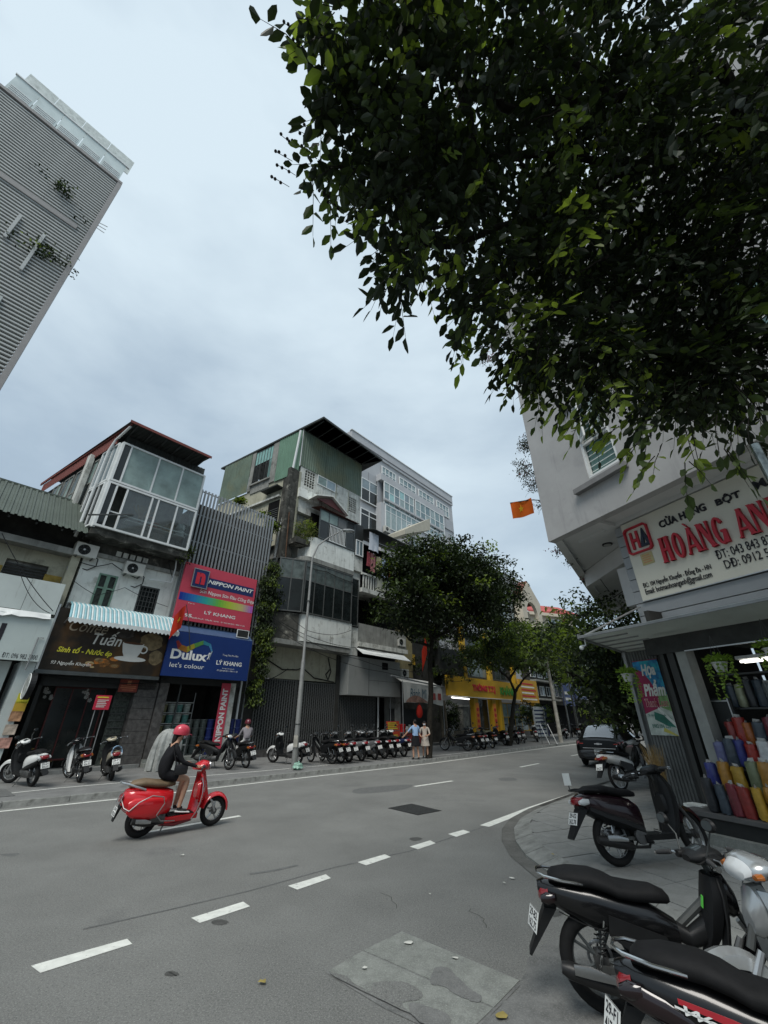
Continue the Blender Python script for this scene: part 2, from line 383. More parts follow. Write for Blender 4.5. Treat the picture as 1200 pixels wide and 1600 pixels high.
edge = [gp(757,1291),gp(833,1262),gp(900,1240),gp(935,1229),gp(985,1211),sl(30,5.6),sl(60,5.2),sl(110,2),sl(170,-5)]
m_ = MB(); ribbon(m_,edge,.2,.004); struct('edge_line',m_,roadpaint,mark)
for a,b in ((gp(222,1302),gp(375,1275)),(gp(648,1229),gp(707,1220.3)),(gp(813,1198.6),gp(842,1193)),(gp(893,1181),gp(905,1178.8))):
    m_ = MB(); ribbon(m_,[a,b],.13,.004); struct('lane_dash',m_,roadpaint,mark)
# far-side pavement, raised, with kerb stones
Zp = .12
inner = [(a + F.n.x * 30,a2 + F.n.y * 30) for a,a2 in kerbL]
kin = [(a + F.n.x * .2,a2 + F.n.y * .2) for a,a2 in kerbL]
g = MB(); n = len(kerbL)
for i in range(n - 1): g.add([(*kin[i],Zp - .004),(*kin[i + 1],Zp - .004),(*inner[i + 1],Zp - .004),(*inner[i],Zp - .004)],[(0,1,2,3)])
pave = struct('pavement',g,pavem)
dk = dense(kerbL[1:6],1.0); me = None
for i in range(len(dk) - 1):
    a,b = Vector(dk[i]),Vector(dk[i + 1]); d = b - a; L0 = d.length
    if L0 < .3: continue
    m_ = MB(); e_ = .006; m_.add([(e_,0,-.01),(L0 - e_,0,-.01),(L0 - e_,.2,-.01),(e_,.2,-.01),(e_,.03,Zp),(L0 - e_,.03,Zp),(L0 - e_,.2,Zp),(e_,.2,Zp)],
        [(0,3,2,1),(4,5,6,7),(0,1,5,4),(1,2,6,5),(2,3,7,6),(3,0,4,7)])
    o = part('kerb_stone',m_,kerbm,pave,loc=(a.x,a.y,0)); o.rotation_euler = (0,0,math.atan2(d.y,d.x))
m_ = MB()
for a_,b_ in ((kerbL[0],kerbL[1]),*[(kerbL[i],kerbL[i + 1]) for i in range(5,n - 1)]):
    a,b = Vector(a_),Vector(b_); q = F.n.xy * .2
    m_.add([(*a,0),(*b,0),(*(b + q),0),(*(a + q),0),(*a,Zp),(*b,Zp),(*(b + q),Zp),(*(a + q),Zp)],[(3,2,1,0),(4,5,6,7),(0,1,5,4),(2,3,7,6)])
part('kerb_run',m_,kerbm,pave)
m_ = MB(); wl = [gp(-60,1246,Zp),gp(0,1241,Zp),gp(95,1231,Zp),gp(200,1222,Zp),gp(400,1205.5,Zp),gp(512,1195.5,Zp)]
ribbon(m_,wl,.09,Zp + .002); ribbon(m_,[gp(640,1184,Zp),gp(688,1180,Zp),gp(745,1174.5,Zp)],.09,Zp + .002)
part('parking_line',m_,roadpaint,pave)
m_ = MB(); quad(m_,[(-20,1233),(10,1233),(24,1243),(-20,1247)],Zp + .004); part('dark_patch',m_,asph_patch,pave)
# steps and thresholds before the shops: stone sill blocks
# near-side corner pavement with sloped kerb stones and tiles
top = [gp(*q,.125) for q in ((1003,1206),(960,1221),(905,1241),(860,1258),(836,1272),(828,1286),(832,1303),(850,1323),(900,1355),(960,1385),(1030,1412),(1105,1440),(1230,1478))]
top = [sl(26,4.0)] + top
Rin = [gp(1230,1478,.125),(9,2.4),(16,9),(26,20)]
poly = top + Rin[1:]
corner = bpy.data.meshes.new('corner_pavement')
bm = bmesh.new(); vs_ = [bm.verts.new((x,y,.112)) for x,y in poly]; bm.faces.new(vs_); bmesh.ops.triangulate(bm,faces=bm.faces[:]); bm.normal_update()
for f in bm.faces:
    if f.normal.z < 0: f.normal_flip()
bm.to_mesh(corner); bm.free(); corner.materials.append(pavem)
cp = bpy.data.objects.new('corner_pavement',corner); link(cp); cp['kind'] = 'structure'
def clip(polyp,x0,x1,y0,y1):
    def cl(pts,f,inter):
        o = []
        for i in range(len(pts)):
            a,b = pts[i - 1],pts[i]
            if f(b):
                if not f(a): o.append(inter(a,b))
                o.append(b)
            elif f(a): o.append(inter(a,b))
        return o
    def ix(x): return lambda a,b: (x,a[1] + (b[1] - a[1]) * (x - a[0]) / (b[0] - a[0]))
    def iy(y): return lambda a,b: (a[0] + (b[0] - a[0]) * (y - a[1]) / (b[1] - a[1]),y)
    for f,i_ in ((lambda p_: p_[0] >= x0,ix(x0)),(lambda p_: p_[0] <= x1,ix(x1)),(lambda p_: p_[1] >= y0,iy(y0)),(lambda p_: p_[1] <= y1,iy(y1))):
        if not polyp: return []
        polyp = cl(polyp,f,i_)
    return polyp
G2 = Frame(2.6,8.6,22)
pl = [tuple(G2.l((x,y,0)).xy) for x,y in poly]
ts = .62; me_full = None
for i in range(-2,11):
    for j in range(-9,9):
        c = clip(pl,i * ts + .007,(i + 1) * ts - .007,j * ts + .007,(j + 1) * ts - .007)
        if len(c) < 3: continue
        A = abs(sum(c[k - 1][0] * c[k][1] - c[k][0] * c[k - 1][1] for k in range(len(c)))) / 2
        if A < .02: continue
        if sum(c[k - 1][0] * c[k][1] - c[k][0] * c[k - 1][1] for k in range(len(c))) < 0: c = c[::-1]
        cx,cy = (i + .5) * ts,(j + .5) * ts; dz = random.uniform(-.0025,.0025)
        v = G2.w(cx,cy)
        if v.y < 2.5 or v.x < 1.5 or v.y > 15: continue
        full = A > (ts - .014) ** 2 - 1e-4
        if full and me_full: me = me_full
        else:
            m_ = MB(); m_.prism([(x - cx,y - cy,-.02) for x,y in c],(0,0,.02)); me = m_.mesh('paving_tile',tilem)
            if full: me_full = me
        o = reuse('paving_tile',me,cp,(v.x,v.y,.127 + dz),rot=(random.uniform(-.003,.003),random.uniform(-.003,.003),G2.a))
# sloped kerb round the corner
kp = dense([tuple(p_) for p_ in top[1:]],.42)
def offs(pts,d):
    o = []
    for i,p_ in enumerate(pts):
        a = Vector(pts[max(0,i - 1)]); b = Vector(pts[min(len(pts) - 1,i + 1)]); t = (b - a).normalized(); o.append((p_[0] + t.y * d,p_[1] - t.x * d))
    return o
ok = offs(kp,-.3) if (Vector(kp[9]) - Vector((5,9))).length < (Vector(offs(kp,-.3)[9]) - Vector((5,9))).length else offs(kp,.3)
sgn = -.3 if ok == offs(kp,-.3) else .3
og = offs(kp,sgn * 1.75)
for i in range(len(kp) - 1):
    a,b,c,d = Vector(kp[i]),Vector(kp[i + 1]),Vector(ok[i + 1]),Vector(ok[i]); k = .012
    a2,b2,c2,d2 = a.lerp(b,k),b.lerp(a,k),c.lerp(d,k),d.lerp(c,k)
    m_ = MB(); m_.hull8([(*a2,-.02),(*b2,-.02),(*c2,-.02),(*d2,-.02)],[(*a2,.13),(*b2,.13),(*c2,.035),(*d2,.035)]); part('kerb_stone',m_,kerbm,cp)
m_ = MB()
for i in range(len(kp) - 1): m_.add([(*og[i],.006),(*ok[i],.012),(*ok[i + 1],.012),(*og[i + 1],.006)],[(0,1,2,3),(3,2,1,0)])
part('gutter_strip',m_,M('gutter_dark',(.125,.124,.115),.85,speck=.5,var=.3,scale=3,patch=.4,pcol=(.14,.14,.13),pscale=2),cp)
def blob(px,z,jag=.012,seed=1):
    rr = random.Random(seed); pts = [Vector(gp(*q,z)) for q in px]; o = []
    for i in range(len(pts)):
        a,b,c_,d_ = pts[i - 1],pts[i],pts[(i + 1) % len(pts)],pts[(i + 2) % len(pts)]
        for k in range(6):
            t = k / 6; v = .5 * ((2 * b) + (c_ - a) * t + (2 * a - 5 * b + 4 * c_ - d_) * t * t + (3 * b - a - 3 * c_ + d_) * t ** 3)
            o.append((v.x + rr.uniform(-jag,jag) * .5,v.y + rr.uniform(-jag,jag) * .5))
    return o
# concrete inspection slabs with overlaid asphalt
for nm,q in (('a',[(568,1486.5),(628,1457),(812,1534),(772,1576)]),('b',[(513,1519),(566,1488),(770,1578),(722,1625)])):
    m_ = MB(); pts = [gp(*p_,.0) for p_ in q]; m_.hull8([(x,y,-.02) for x,y in pts][::-1],[(x,y,.009) for x,y in pts][::-1]); struct('concrete_slab',m_,concrete,road)
m_ = MB(); quad(m_,[(508,1519),(627,1453),(818,1534),(772,1581),(722,1632),(600,1575)],.0035); part('slab_bed',m_,asph_old,road)
m_ = MB(); m_.add([(x,y,.0045) for x,y in blob([(774,1580),(815,1536),(830,1490),(870,1468),(930,1480),(1000,1540),(960,1640),(760,1660),(728,1630)],.0045,.03,4)],[tuple(range(54))]); part('worn_ground',m_,asph_old,road)
def fill(o,z,name,mat,parent=None):
    m_ = MB(); m_.add([(x,y,z) for x,y in o],[tuple(range(len(o)))]); ob = part(name,m_,mat,parent) if parent else struct(name,m_,mat); return ob
fill(blob([(516,1521),(540,1524),(556,1538),(578,1548),(585,1535),(632,1534),(660,1552),(652,1562),(630,1566),(640,1580),(680,1588),(705,1600),(716,1620),(650,1588),(580,1554)],.012,.006,seed=2),.0115,'asphalt_overlay',asphalt,road)
fill(blob([(680,1512),(700,1512),(712,1524),(735,1545),(752,1556),(745,1566),(715,1555),(690,1540),(672,1536)],.012,seed=3),.012,'asphalt_overlay',asph_old,road)
fill(blob([(640,1568),(668,1572),(700,1585),(702,1600),(670,1602),(648,1590)],.012,seed=5),.0125,'asphalt_overlay',asph_old,road)
m_ = MB(); q = [gp(*p_) for p_ in ((606,1263),(653,1274),(690,1267),(643,1256))]; m_.hull8([(x,y,-.02) for x,y in q],[(x,y,.006) for x,y in q])
cov = part('drain_cover',m_,darkcover,road); 
a,b,c,d = [Vector(x) for x in q]
for k in range(1,9):
    m_ = MB(); u = k / 9; p1,p2 = a.lerp(d,u),b.lerp(c,u); ribbon(m_,[p1.lerp(p2,.04),p1.lerp(p2,.96)],.03,.009); part('grate_bar',m_,gatem,cov)
# long repair seams in the asphalt
for pts,wd in (([(130,1452),(250,1425),(390,1392),(520,1356),(640,1330),(800,1278)],.03),([(390,1366),(430,1360),(465,1352)],.07)):
    m_ = MB(); ribbon(m_,dense([gp(*q) for q in pts],.4),wd,.0025); part('asphalt_seam',m_,asph_patch,road)
for px in ([(560,1232),(640,1226),(628,1234),(560,1240)],[(780,1216),(800,1215),(808,1219),(785,1220)],[(0,1335),(30,1333),(20,1338)]):
    fill(blob(px,.0022,.01,9),.0022,'asphalt_stain',asph_patch,road)
# litter and fallen leaves
litterm = M('paper_litter',(.55,.55,.5),.8,var=.1); drym = M('dry_leaf',(.3,.24,.08),.8,var=.2)
for x,y,r_,mt,nm,lb in ((285,1336,.035,litterm,'paper_scrap','small white paper scrap alone on the asphalt behind the red scooter'),(410,1534,.045,drym,'fallen_leaf','yellow fallen leaf on the asphalt between the dashes and the slab'),
        (800,1372,.04,litterm,'paper_scrap','white paper scrap on the road below the curved kerb'),(788,1380,.022,litterm,'paper_scrap','tiny white scrap just left of the paper below the kerb'),(672,1397,.02,litterm,'paper_scrap','tiny white scrap on the asphalt above the concrete slabs'),
        (638,1474,.05,litterm,'paper_scrap','flat white scrap lying on the upper concrete slab'),(712,1497,.04,litterm,'paper_scrap','white scrap on the middle of the upper concrete slab'),(782,1588,.06,drym,'fallen_leaf','brown leaf litter beside the lower corner of the concrete slabs'),
        (570,1513,.03,litterm,'paper_scrap','small white scrap on the left part of the lower concrete slab'),(864,1335,.03,drym,'fallen_leaf','dry leaf lying on the corner pavement behind the black motorbike')):
    z = .135 if lb.startswith('dry') else .014; X,Y = gp(x,y,z); m_ = MB(); k = 7; rr = random.Random(x)
    pts = [(r_ * rr.uniform(.5,1.1) * math.cos(2 * math.pi * i / k),r_ * .7 * rr.uniform(.5,1.1) * math.sin(2 * math.pi * i / k),rr.uniform(0,.012)) for i in range(k)]
    m_.add(pts + [(0,0,.01)],[(i,(i + 1) % k,k) for i in range(k)])
    o = part(nm,m_,mt,None,loc=(X,Y,z)); props(o,lb,'litter')

# hairline cracks and oil spots
oilc = M('crack_shade',(.07,.07,.065),.95,var=.2)
rr = random.Random(21)
for (x0,y0,a0,n) in ((620,1420,2.2,6),(760,1450,1.2,7)):
    p_ = Vector(gp(x0,y0)); a = a0; pts = []
    for k in range(n): pts.append(tuple(p_)); a += rr.uniform(-.9,.9) - (a - a0) * .4; p_ = p_ + Vector((math.cos(a),math.sin(a))) * rr.uniform(.06,.14)
    m_ = MB(); ribbon(m_,pts,.007,.0021); part('asphalt_crack',m_,oilc,road)
oil = M('oil_stain',(.075,.075,.07),.6,var=.3,scale=6,speck=.5)
for px in ([(330,1440),(345,1436),(358,1441),(344,1446)],[(258,1520),(272,1517),(280,1523),(266,1526)],[(640,1310),(652,1308),(660,1311),(648,1314)],[(858,1425),(872,1420),(880,1428),(866,1433)]): fill(blob(px,.0023,.02,5),.0023,'oil_stain',oil,road)
# ------------------------------------------------------------------ helpers for facades
def window(b,s0,s1,z0,z1,t,nx=2,ny=1,fm=None,pm=None,fw=.05,dep=.06,rows=None,colsf=None,parent=None,name='window',label=None,axis='s'):
    """a framed window in the plane t (or, with axis='t', in the plane s=t): frame with a pane in every light"""
    fm = fm or whitealu; pm = pm or glassdk
    def bx(mb,a0,a1,d0,d1,c0,c1):
        if axis == 's': mb.box(a0,a1,d0,d1,c0,c1)
        else: mb.box(d0,d1,a0,a1,c0,c1)
    xs = [s0 + (s1 - s0) * (c if colsf else i / nx) for i,c in enumerate(colsf or range(nx + 1))]
    zs = [z0 + (z1 - z0) * (c if rows else i / ny) for i,c in enumerate(rows or range(ny + 1))]
    m = MB()
    bx(m,s0,s1,t - dep,t,z0,z0 + fw); bx(m,s0,s1,t - dep,t,z1 - fw,z1)
    bx(m,s0,s0 + fw,t - dep,t,z0 + fw,z1 - fw); bx(m,s1 - fw,s1,t - dep,t,z0 + fw,z1 - fw)
    for x in xs[1:-1]: bx(m,x - fw * .4,x + fw * .4,t - dep * .9,t,z0 + fw,z1 - fw)
    for z in zs[1:-1]: bx(m,s0 + fw,s1 - fw,t - dep * .8,t - .003,z - fw * .4,z + fw * .4)
    f = b.p(name,m,fm,parent,label=label); k = 0
    for i in range(len(xs) - 1):
        for j in range(len(zs) - 1):
            q = pm[k % len(pm)] if isinstance(pm,(list,tuple)) else pm; k += 1
            if q is None: continue
            mm = MB(); e = fw * .35; off = .004 * ((i + j) % 2)
            bx(mm,xs[i] + e,xs[i + 1] - e,t - dep * .45 - off,t - dep * .45 - off + .006,zs[j] + e,zs[j + 1] - e); b.p('pane',mm,q,f)
    return f
def shell(b,s0,s1,t0,t1,z0,z1,mat,name='wall',**k): return b.b(name,mat,s0,s1,t0,t1,z0,z1,**k)
def wall_holes(b,s0,s1,z0,z1,t,th,holes,mat,name='wall',side=None):
    """a wall in the plane t with rectangular openings, made of butted blocks"""
    m = MB(); xs = sorted({s0,s1,*[h[0] for h in holes],*[h[1] for h in holes]}); zs = sorted({z0,z1,*[h[2] for h in holes],*[h[3] for h in holes]})
    for i in range(len(xs) - 1):
        j = 0
        while j < len(zs) - 1:
            cx = (xs[i] + xs[i + 1]) / 2
            def hol(jj): cz = (zs[jj] + zs[jj + 1]) / 2; return any(h[0] < cx < h[1] and h[2] < cz < h[3] for h in holes)
            if hol(j): j += 1; continue
            k = j
            while k + 1 < len(zs) - 1 and not hol(k + 1): k += 1
            m.box(xs[i],xs[i + 1],t,t + th,zs[j],zs[k + 1]); j = k + 1
    return b.p(name,m,mat)
def text_on(b,parent,body,px,t,mat,depth=.0,bold=0,shear=0,box=None,name='lettering',spacing=1.0,eps=.006):
    """lettering on the plane t; px = (left, top, right, bottom) sight corners: top-left and bottom-right"""
    if box is None:
        a,zt = b.fr.T(px[0],px[1],t); c,zb = b.fr.T(px[2],px[3],t)
    else: a,c,zb,zt = box
    m = MB(); m.text(body,(a,t - eps,zb),X_,Z_,c - a,zt - zb,depth,bold,shear,spacing)
    # text() extrudes along ex x ey = -t: out of the board, towards the street
    return b.p(name,m,mat,parent)
acm = M('ac_casing',(.5,.5,.46),.5,var=.08,scale=3,streak=.15,scol=(.25,.24,.2))
def ac_unit(fr,s,t,z,label,group='air conditioner outdoor units',w_=.8,h_=.55,d=.3,rz=0):
    r = thing('air_conditioner',label,'air conditioner',fr.w(s,t,z),fr.a + rz,group)
    body = part('casing',MB().box(-w_ / 2,w_ / 2,-d,0,0,h_),acm,r)
    m = MB(); cx = -w_ * .12
    for q in (.07,.12,.17,.215): m.torus((cx,-d - .008,h_ * .5),(0,1,0),q,.006,20,5)
    for k in range(6): a = k * math.pi / 3; m.tube([(cx,-d - .008,h_ / 2),(cx + .215 * math.cos(a),-d - .008,h_ / 2 + .215 * math.sin(a))],.005,5)
    part('fan_grille',m,darkalu,r)
    m = MB(); m.disc((cx,-d - .002,h_ / 2),(0,1,0),.215,.01,24); f = part('fan',m,black,r)
    m = MB(); m.disc((cx,-d - .018,h_ / 2),(0,1,0),.04,.02,14); part('fan_hub',m,alloy,f)
    m = MB(); m.box(-w_ * .38,-w_ * .33,-d,.12,-.06,-.002); m.box(w_ * .33,w_ * .38,-d,.12,-.06,-.002); part('bracket',m,gatem,r)
    m = MB()
    for k in range(6): m.box(w_ * .22,w_ * .44,-d - .006,-d,h_ * .3 + k * .05,h_ * .3 + .02 + k * .05)
    part('side_grille',m,acm,r)
    m = MB(); m.tube([(w_ / 2,-.1,.12),(w_ / 2 + .12,-.1,.05),(w_ / 2 + .14,-.06,-.25),(w_ / 2 - .1,.02,-.45),(w_ / 2 - .4,.1,-.4)],.022,6); part('pipe',m,plastic,r)
    return r

# ------------------------------------------------------------------ house A: green sheet roof, pale boards
e0,z0_ = F.T(0,797,T0 - 1.0); e1,z1_ = F.T(137,834,T0 - 1.0)
A = Bld('shop_house','low stained house with green corrugated roof and pale boarded front at the left edge','house',F,0,T0)
sA = 3.42
A.b('wall',pl_dark,-4,sA,T0 + .6,T0 + 10,0,z0_ + .8)
m = MB(); ru,zr = F.T(112,783,T0 + 1.6)
eave = z1_; O = Vector((-4,T0 - 1.0,eave)); up = Vector((0,2.6,zr - eave)); m.sheet(O,X_,up.normalized(),e1 + 4,up.length,.21,.045); A.p('roof',m,greycorr)
m = MB(); m.box(-4,e1 - .1,T0 + 1.55,T0 + 1.75,zr - .02,zr + .06); A.p('ridge_cap',m,greycorr)
m = MB()
for k in range(9): x = -3.5 + k * .82; m.hull8([(x,T0 - .9,eave - .12),(x + .06,T0 - .9,eave - .12),(x + .06,T0 + 1.5,zr - .2),(x,T0 + 1.5,zr - .2)],[(x,T0 - .9,eave - .03),(x + .06,T0 - .9,eave - .03),(x + .06,T0 + 1.5,zr - .08),(x,T0 + 1.5,zr - .08)])
A.p('rafter',m,pl_dark)
fz0,fz1 = F.T(97,866,T0)[1],F.T(97,858,T0)[1]
A.b('ledge',pl_grey,-4,3.05,T0 - .25,T0 + .6,fz0,fz1 + .05)
wz0,wz1 = F.T(20,893,T0)[1],fz0
l0,lz1 = F.T(13,868,T0 + .3); l1,lz0 = F.T(70,903,T0 + .3)
wall_holes(A,-4,3.3,5.2,wz1,T0 + .3,.3,[(l0,l1,lz0 - .2,lz1 - .1)],pl_cream)
lv = A.b('vent_frame',pl_grey,l0,l1,T0 + .45,T0 + .5,lz0 - .2,lz1 - .1)
me = MB().hull8([(0,0,0),(l1 - l0,0,0),(l1 - l0,.09,.06),(0,.09,.06)],[(0,0,.015),(l1 - l0,0,.015),(l1 - l0,.09,.075),(0,.09,.075)]).mesh('louvre_slat',gatem)
k = 0
while lz0 - .15 + k * .11 < lz1 - .2: A.rep('louvre_slat',me,l0,T0 + .33,lz0 - .15 + k * .11,lv); k += 1
for px in ((98,905),):
    s_,z_ = F.T(*px,T0 + .28)
m = MB(); a,zz = F.T(72,893,T0 + .28); m.box(a,3.24,T0 + .27,T0 + .299,6.5,zz - .1); A.p('bare_patch',m,pl_yel)
m = MB(); a,zz = F.T(12,870,T0 + .28); m.box(a - .9,a - .02,T0 + .27,T0 + .299,6.5,zz - .35); A.p('bare_patch',m,pl_yel)
A.b('pilaster',pl_cream,3.0,3.3,T0 - .15,T0 + .3,5.2,eave - .1)
# boarded box
bz1 = F.T(98,913,T0 - .9)[1]; bz0 = F.T(95,962,T0 - .9)[1]; bs1 = F.T(97,930,T0 - .9)[0]
boardm = M('pale_board',(.50,.55,.53),.6,var=.06,scale=1,streak=.3,scol=(.2,.19,.15))
A.b('box_back',pl_dark,-4,bs1 - .02,T0 - .86,T0 + .3,bz0,bz1 - .02)
x = bs1; i = 0
while x > -3.9:
    w_ = 1.02; A.b('board',boardm,x - w_ + .012,x,T0 - .9 - .004 * (i % 2),T0 - .862,bz0 + .02 * (i % 3),bz1 + .012 * ((i + 1) % 2)); x -= w_; i += 1
m = MB(); rr = random.Random(3); pts = []; x = -3.9
while x < bs1: pts.append((x,rr.uniform(-.05,.05))); x += .22
for (xa,ja),(xb,jb) in zip(pts,pts[1:]): m.hull8([(xa,T0 - 1.15,bz0 - .26 + ja),(xb,T0 - 1.15,bz0 - .26 + jb),(xb,T0 - .9,bz0 - .02),(xa,T0 - .9,bz0 - .02)],[(xa,T0 - 1.15,bz0 - .25 + ja),(xb,T0 - 1.15,bz0 - .25 + jb),(xb,T0 - .9,bz0),(xa,T0 - .9,bz0)])
A.p('torn_flashing',m,whitealu)
sz1 = F.T(90,967,T0 - 1.05)[1]; sz0 = F.T(58,1034,T0 - 1.05)[1]; ss1 = F.T(60,1034,T0 - 1.05)[0]
palesign = M('pale_sign_panel',(.47,.53,.51),.5,var=.05,scale=.8,streak=.12,scol=(.3,.32,.3))
B1 = Bld('shop_sign','pale blank signboard with a small black phone number under the green roofed house','sign',F,0,T0 - 1.05,sz0)
B1.b('panel',palesign,-4,ss1,T0 - 1.05,T0 - .9,sz0,sz1)
text_on(B1,None,'ĐT: 096 982 3300',(5,1019,57,1031),T0 - 1.05,ink)
m = MB(); a,zt = F.T(10,974,T0 - 1.05); c,zb = F.T(-8,1000,T0 - 1.05); m.box(c,c + .14,T0 - 1.06,T0 - 1.055,zb,zt); B1.p('lettering',m,ink)
m = MB(); a,zt = F.T(60,996,T0 - 1.1); c,zb = F.T(43,1037,T0 - 1.1); m.tube([(ss1 - .1,T0 - 1.1,zt),(a,T0 - 1.1,zt),(c,T0 - 1.1,zb - .2)],.02,6); B1.p('hanging_bracket',m,steel)
# ground floor of A: white side pier and opening
A.b('pier',boardm,F.T(12,1090,T0 - .8)[0],F.T(48,1060,T0 - .8)[0],T0 - .8,T0 + .5,0,sz0)
A.b('door_leaf',boardm,-4,F.T(-4,1090,T0 - .5)[0],T0 - .5,T0 - .44,0,sz0)
A.b('inner_room',pl_dark,-4,3.3,T0 + .5,T0 + .6,0,5.4)
# ------------------------------------------------------------------ house B: cafe with glazed box on top
B = Bld('cafe_house','narrow dirty white cafe house topped by a white framed glass box','house',F,3.3,T0)
sB0,sB1 = 3.42,7.45
tg = T0 - .9                                          # plane of the glass box
gs0,gz1 = F.T(192.5,691,tg); gs1,_ = F.T(320,746,tg); _,gz0 = F.T(146,819,tg); gz1 = (gz1 + _) / 2 if False else gz1
_,gz0b = F.T(283,861,tg); gz0 = (gz0 + gz0b) / 2; _,gmid = F.T(170.5,751,tg)
# upper wall with windows
ws0,wz1 = F.T(156,895,T0); ws1,wz0 = F.T(166,945,T0); ws1 = F.T(184,905,T0)[0]
g0,gzt = F.T(220,914,T0); g1,gzb = F.T(241,956,T0); g1 = F.T(250,922,T0)[0]
wall_holes(B,sB0,sB1,4.9,8.2,T0,.35,[(ws0,ws1,wz0 - .5,wz1),(g0,g1,gzb - .5,gzt)],pl_white2)
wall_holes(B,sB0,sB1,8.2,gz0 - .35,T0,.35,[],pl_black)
B.b('core',pl_dark,sB0,sB1,T0 + .5,T0 + 9,0,gz0)
B.b('cornice',pl_grey,sB0,sB1,T0 - .1,T0 - .002,8.05,8.22)
m = MB(); 
for k in range(5): m.box(sB0 + 1.1 + k * .28,sB0 + 1.1 + k * .28 + .2,T0 - .05,T0 - .01,8.27,8.5)
B.p('vent_blocks',m,pl_white)
shutm = M('green_shutter',(.16,.26,.2),.6,var=.15,scale=4)
sh = MB().hull8([(0,0,0),(1,0,0),(1,.03,.03),(0,.03,.03)],[(0,0,.008),(1,0,.008),(1,.03,.038),(0,.03,.038)]).mesh('louvre_slat',M('shutter_slat_dark',(.07,.085,.075),.7,var=.2))
for q in range(2):
    a = ws0 + (ws1 - ws0) * q / 2; c = a + (ws1 - ws0) / 2; m = MB(); fw = .07; zb = wz0 - .5
    m.box(a,a + fw,T0 - .02,T0 + .03,zb,wz1); m.box(c - fw,c,T0 - .02,T0 + .03,zb,wz1)
    zm = F.T(160,920,T0)[1]
    for z in (zb,zm,wz1 - fw): m.box(a + fw,c - fw,T0 - .02,T0 + .03,z,z + fw)
    s_ = B.p('shutter',m,shutm); z = zb + .1
    while z < wz1 - .12:
        if abs(z - zm) > .05: o = B.rep('louvre_slat',sh,a + fw,T0 - .012,z,s_); o.scale = (c - a - 2 * fw,1,1)
        z += .052
m = MB(); zb = gzb - .5; m.box(g0,g0 + .06,T0 + .02,T0 + .08,zb,gzt); m.box(g1 - .06,g1,T0 + .02,T0 + .08,zb,gzt); m.box(g0 + .06,g1 - .06,T0 + .02,T0 + .08,gzt - .06,gzt)
gw = B.p('window',m,gatem); B.b('pane',glassdk,g0,g1,T0 + .2,T0 + .21,zb,gzt,gw)
for k in range(1,6): B.b('bar',gatem,g0 + (g1 - g0) * k / 6 - .012,g0 + (g1 - g0) * k / 6 + .012,T0 + .03,T0 + .055,zb,gzt - .06,gw)
for k in range(1,7): B.b('bar',gatem,g0 + .06,g1 - .06,T0 + .056,T0 + .075,zb + (gzt - zb) * k / 7 - .012,zb + (gzt - zb) * k / 7 + .012,gw)
# slab of the glass box and box itself
m = MB(); rr = random.Random(8); n = 14; ys = [rr.uniform(-.07,.05) for _ in range(n + 1)]
for k in range(n):
    a = gs0 + (gs1 - gs0 + .1) * k / n; c = gs0 + (gs1 - gs0 + .1) * (k + 1) / n
    m.hull8([(a,tg + .02,gz0 - .32 + ys[k]),(c,tg + .02,gz0 - .32 + ys[k + 1]),(c,T0 + .5,gz0 - .35),(a,T0 + .5,gz0 - .35)],[(a,tg + .02,gz0 - .004),(c,tg + .02,gz0 - .004),(c,T0 + .5,gz0 - .004),(a,T0 + .5,gz0 - .004)])
B.p('floor_slab',m,pl_black)
w0 = gs0 + .02
room = B.p('room_back',MB().box(gs0 + .1,gs1 - .05,tg + 1.7,tg + 1.8,gz0,gz1).box(gs0 + .1,gs1 - .05,tg + .1,tg + 1.7,gz1 - .05,gz1),pl_grey)
hz = lambda s_: s_
blindm = M('frosted_green_glass',(.24,.32,.30),.35,var=.25,scale=1.2,patch=.3,pcol=(.14,.2,.19),pscale=1.4)
clearm = M('clear_window_glass',(.6,.68,.68),.03,trans=.95,var=0,spec=.5)
window(B,gs0,gs1,gmid + .02,gz1,tg,fm=whitealu,pm=[glassdk,blindm,blindm,blindm],nx=4,colsf=[0,.1,.42,.71,1],fw=.09,dep=.1)
lowf = window(B,gs0,gs1,gz0,gmid - .02,tg,fm=whitealu,pm=[glassdk,None,clearm,clearm,clearm,clearm],nx=6,colsf=[0,.09,.2,.47,.54,.76,1],fw=.09,dep=.1)
B.b('rail',whitealu,gs0 + .3,gs1 - .1,tg - .03,tg,gz0 + .8,gz0 + .85,lowf)
# left side of the glass box
sg = gs0
FB = Frame(*F.w(sg,tg + .12).xy,48.5 - 90 + 8.6); FB.o = Vector((FB.o.x,FB.o.y,0)); BS = B.sub(FB)
window(BS,-1.6,0,gmid + .02,gz1,.0,nx=3,fm=whitealu,pm=glassbl,fw=.08,dep=.1)
window(BS,-1.6,0,gz0,gmid - .02,.0,nx=3,fm=whitealu,pm=glassdk,fw=.08,dep=.1)
B.b('corner_post',whitealu,gs0 - .02,gs0 + .1,tg - .02,tg + .12,gz0 - .05,gz1)
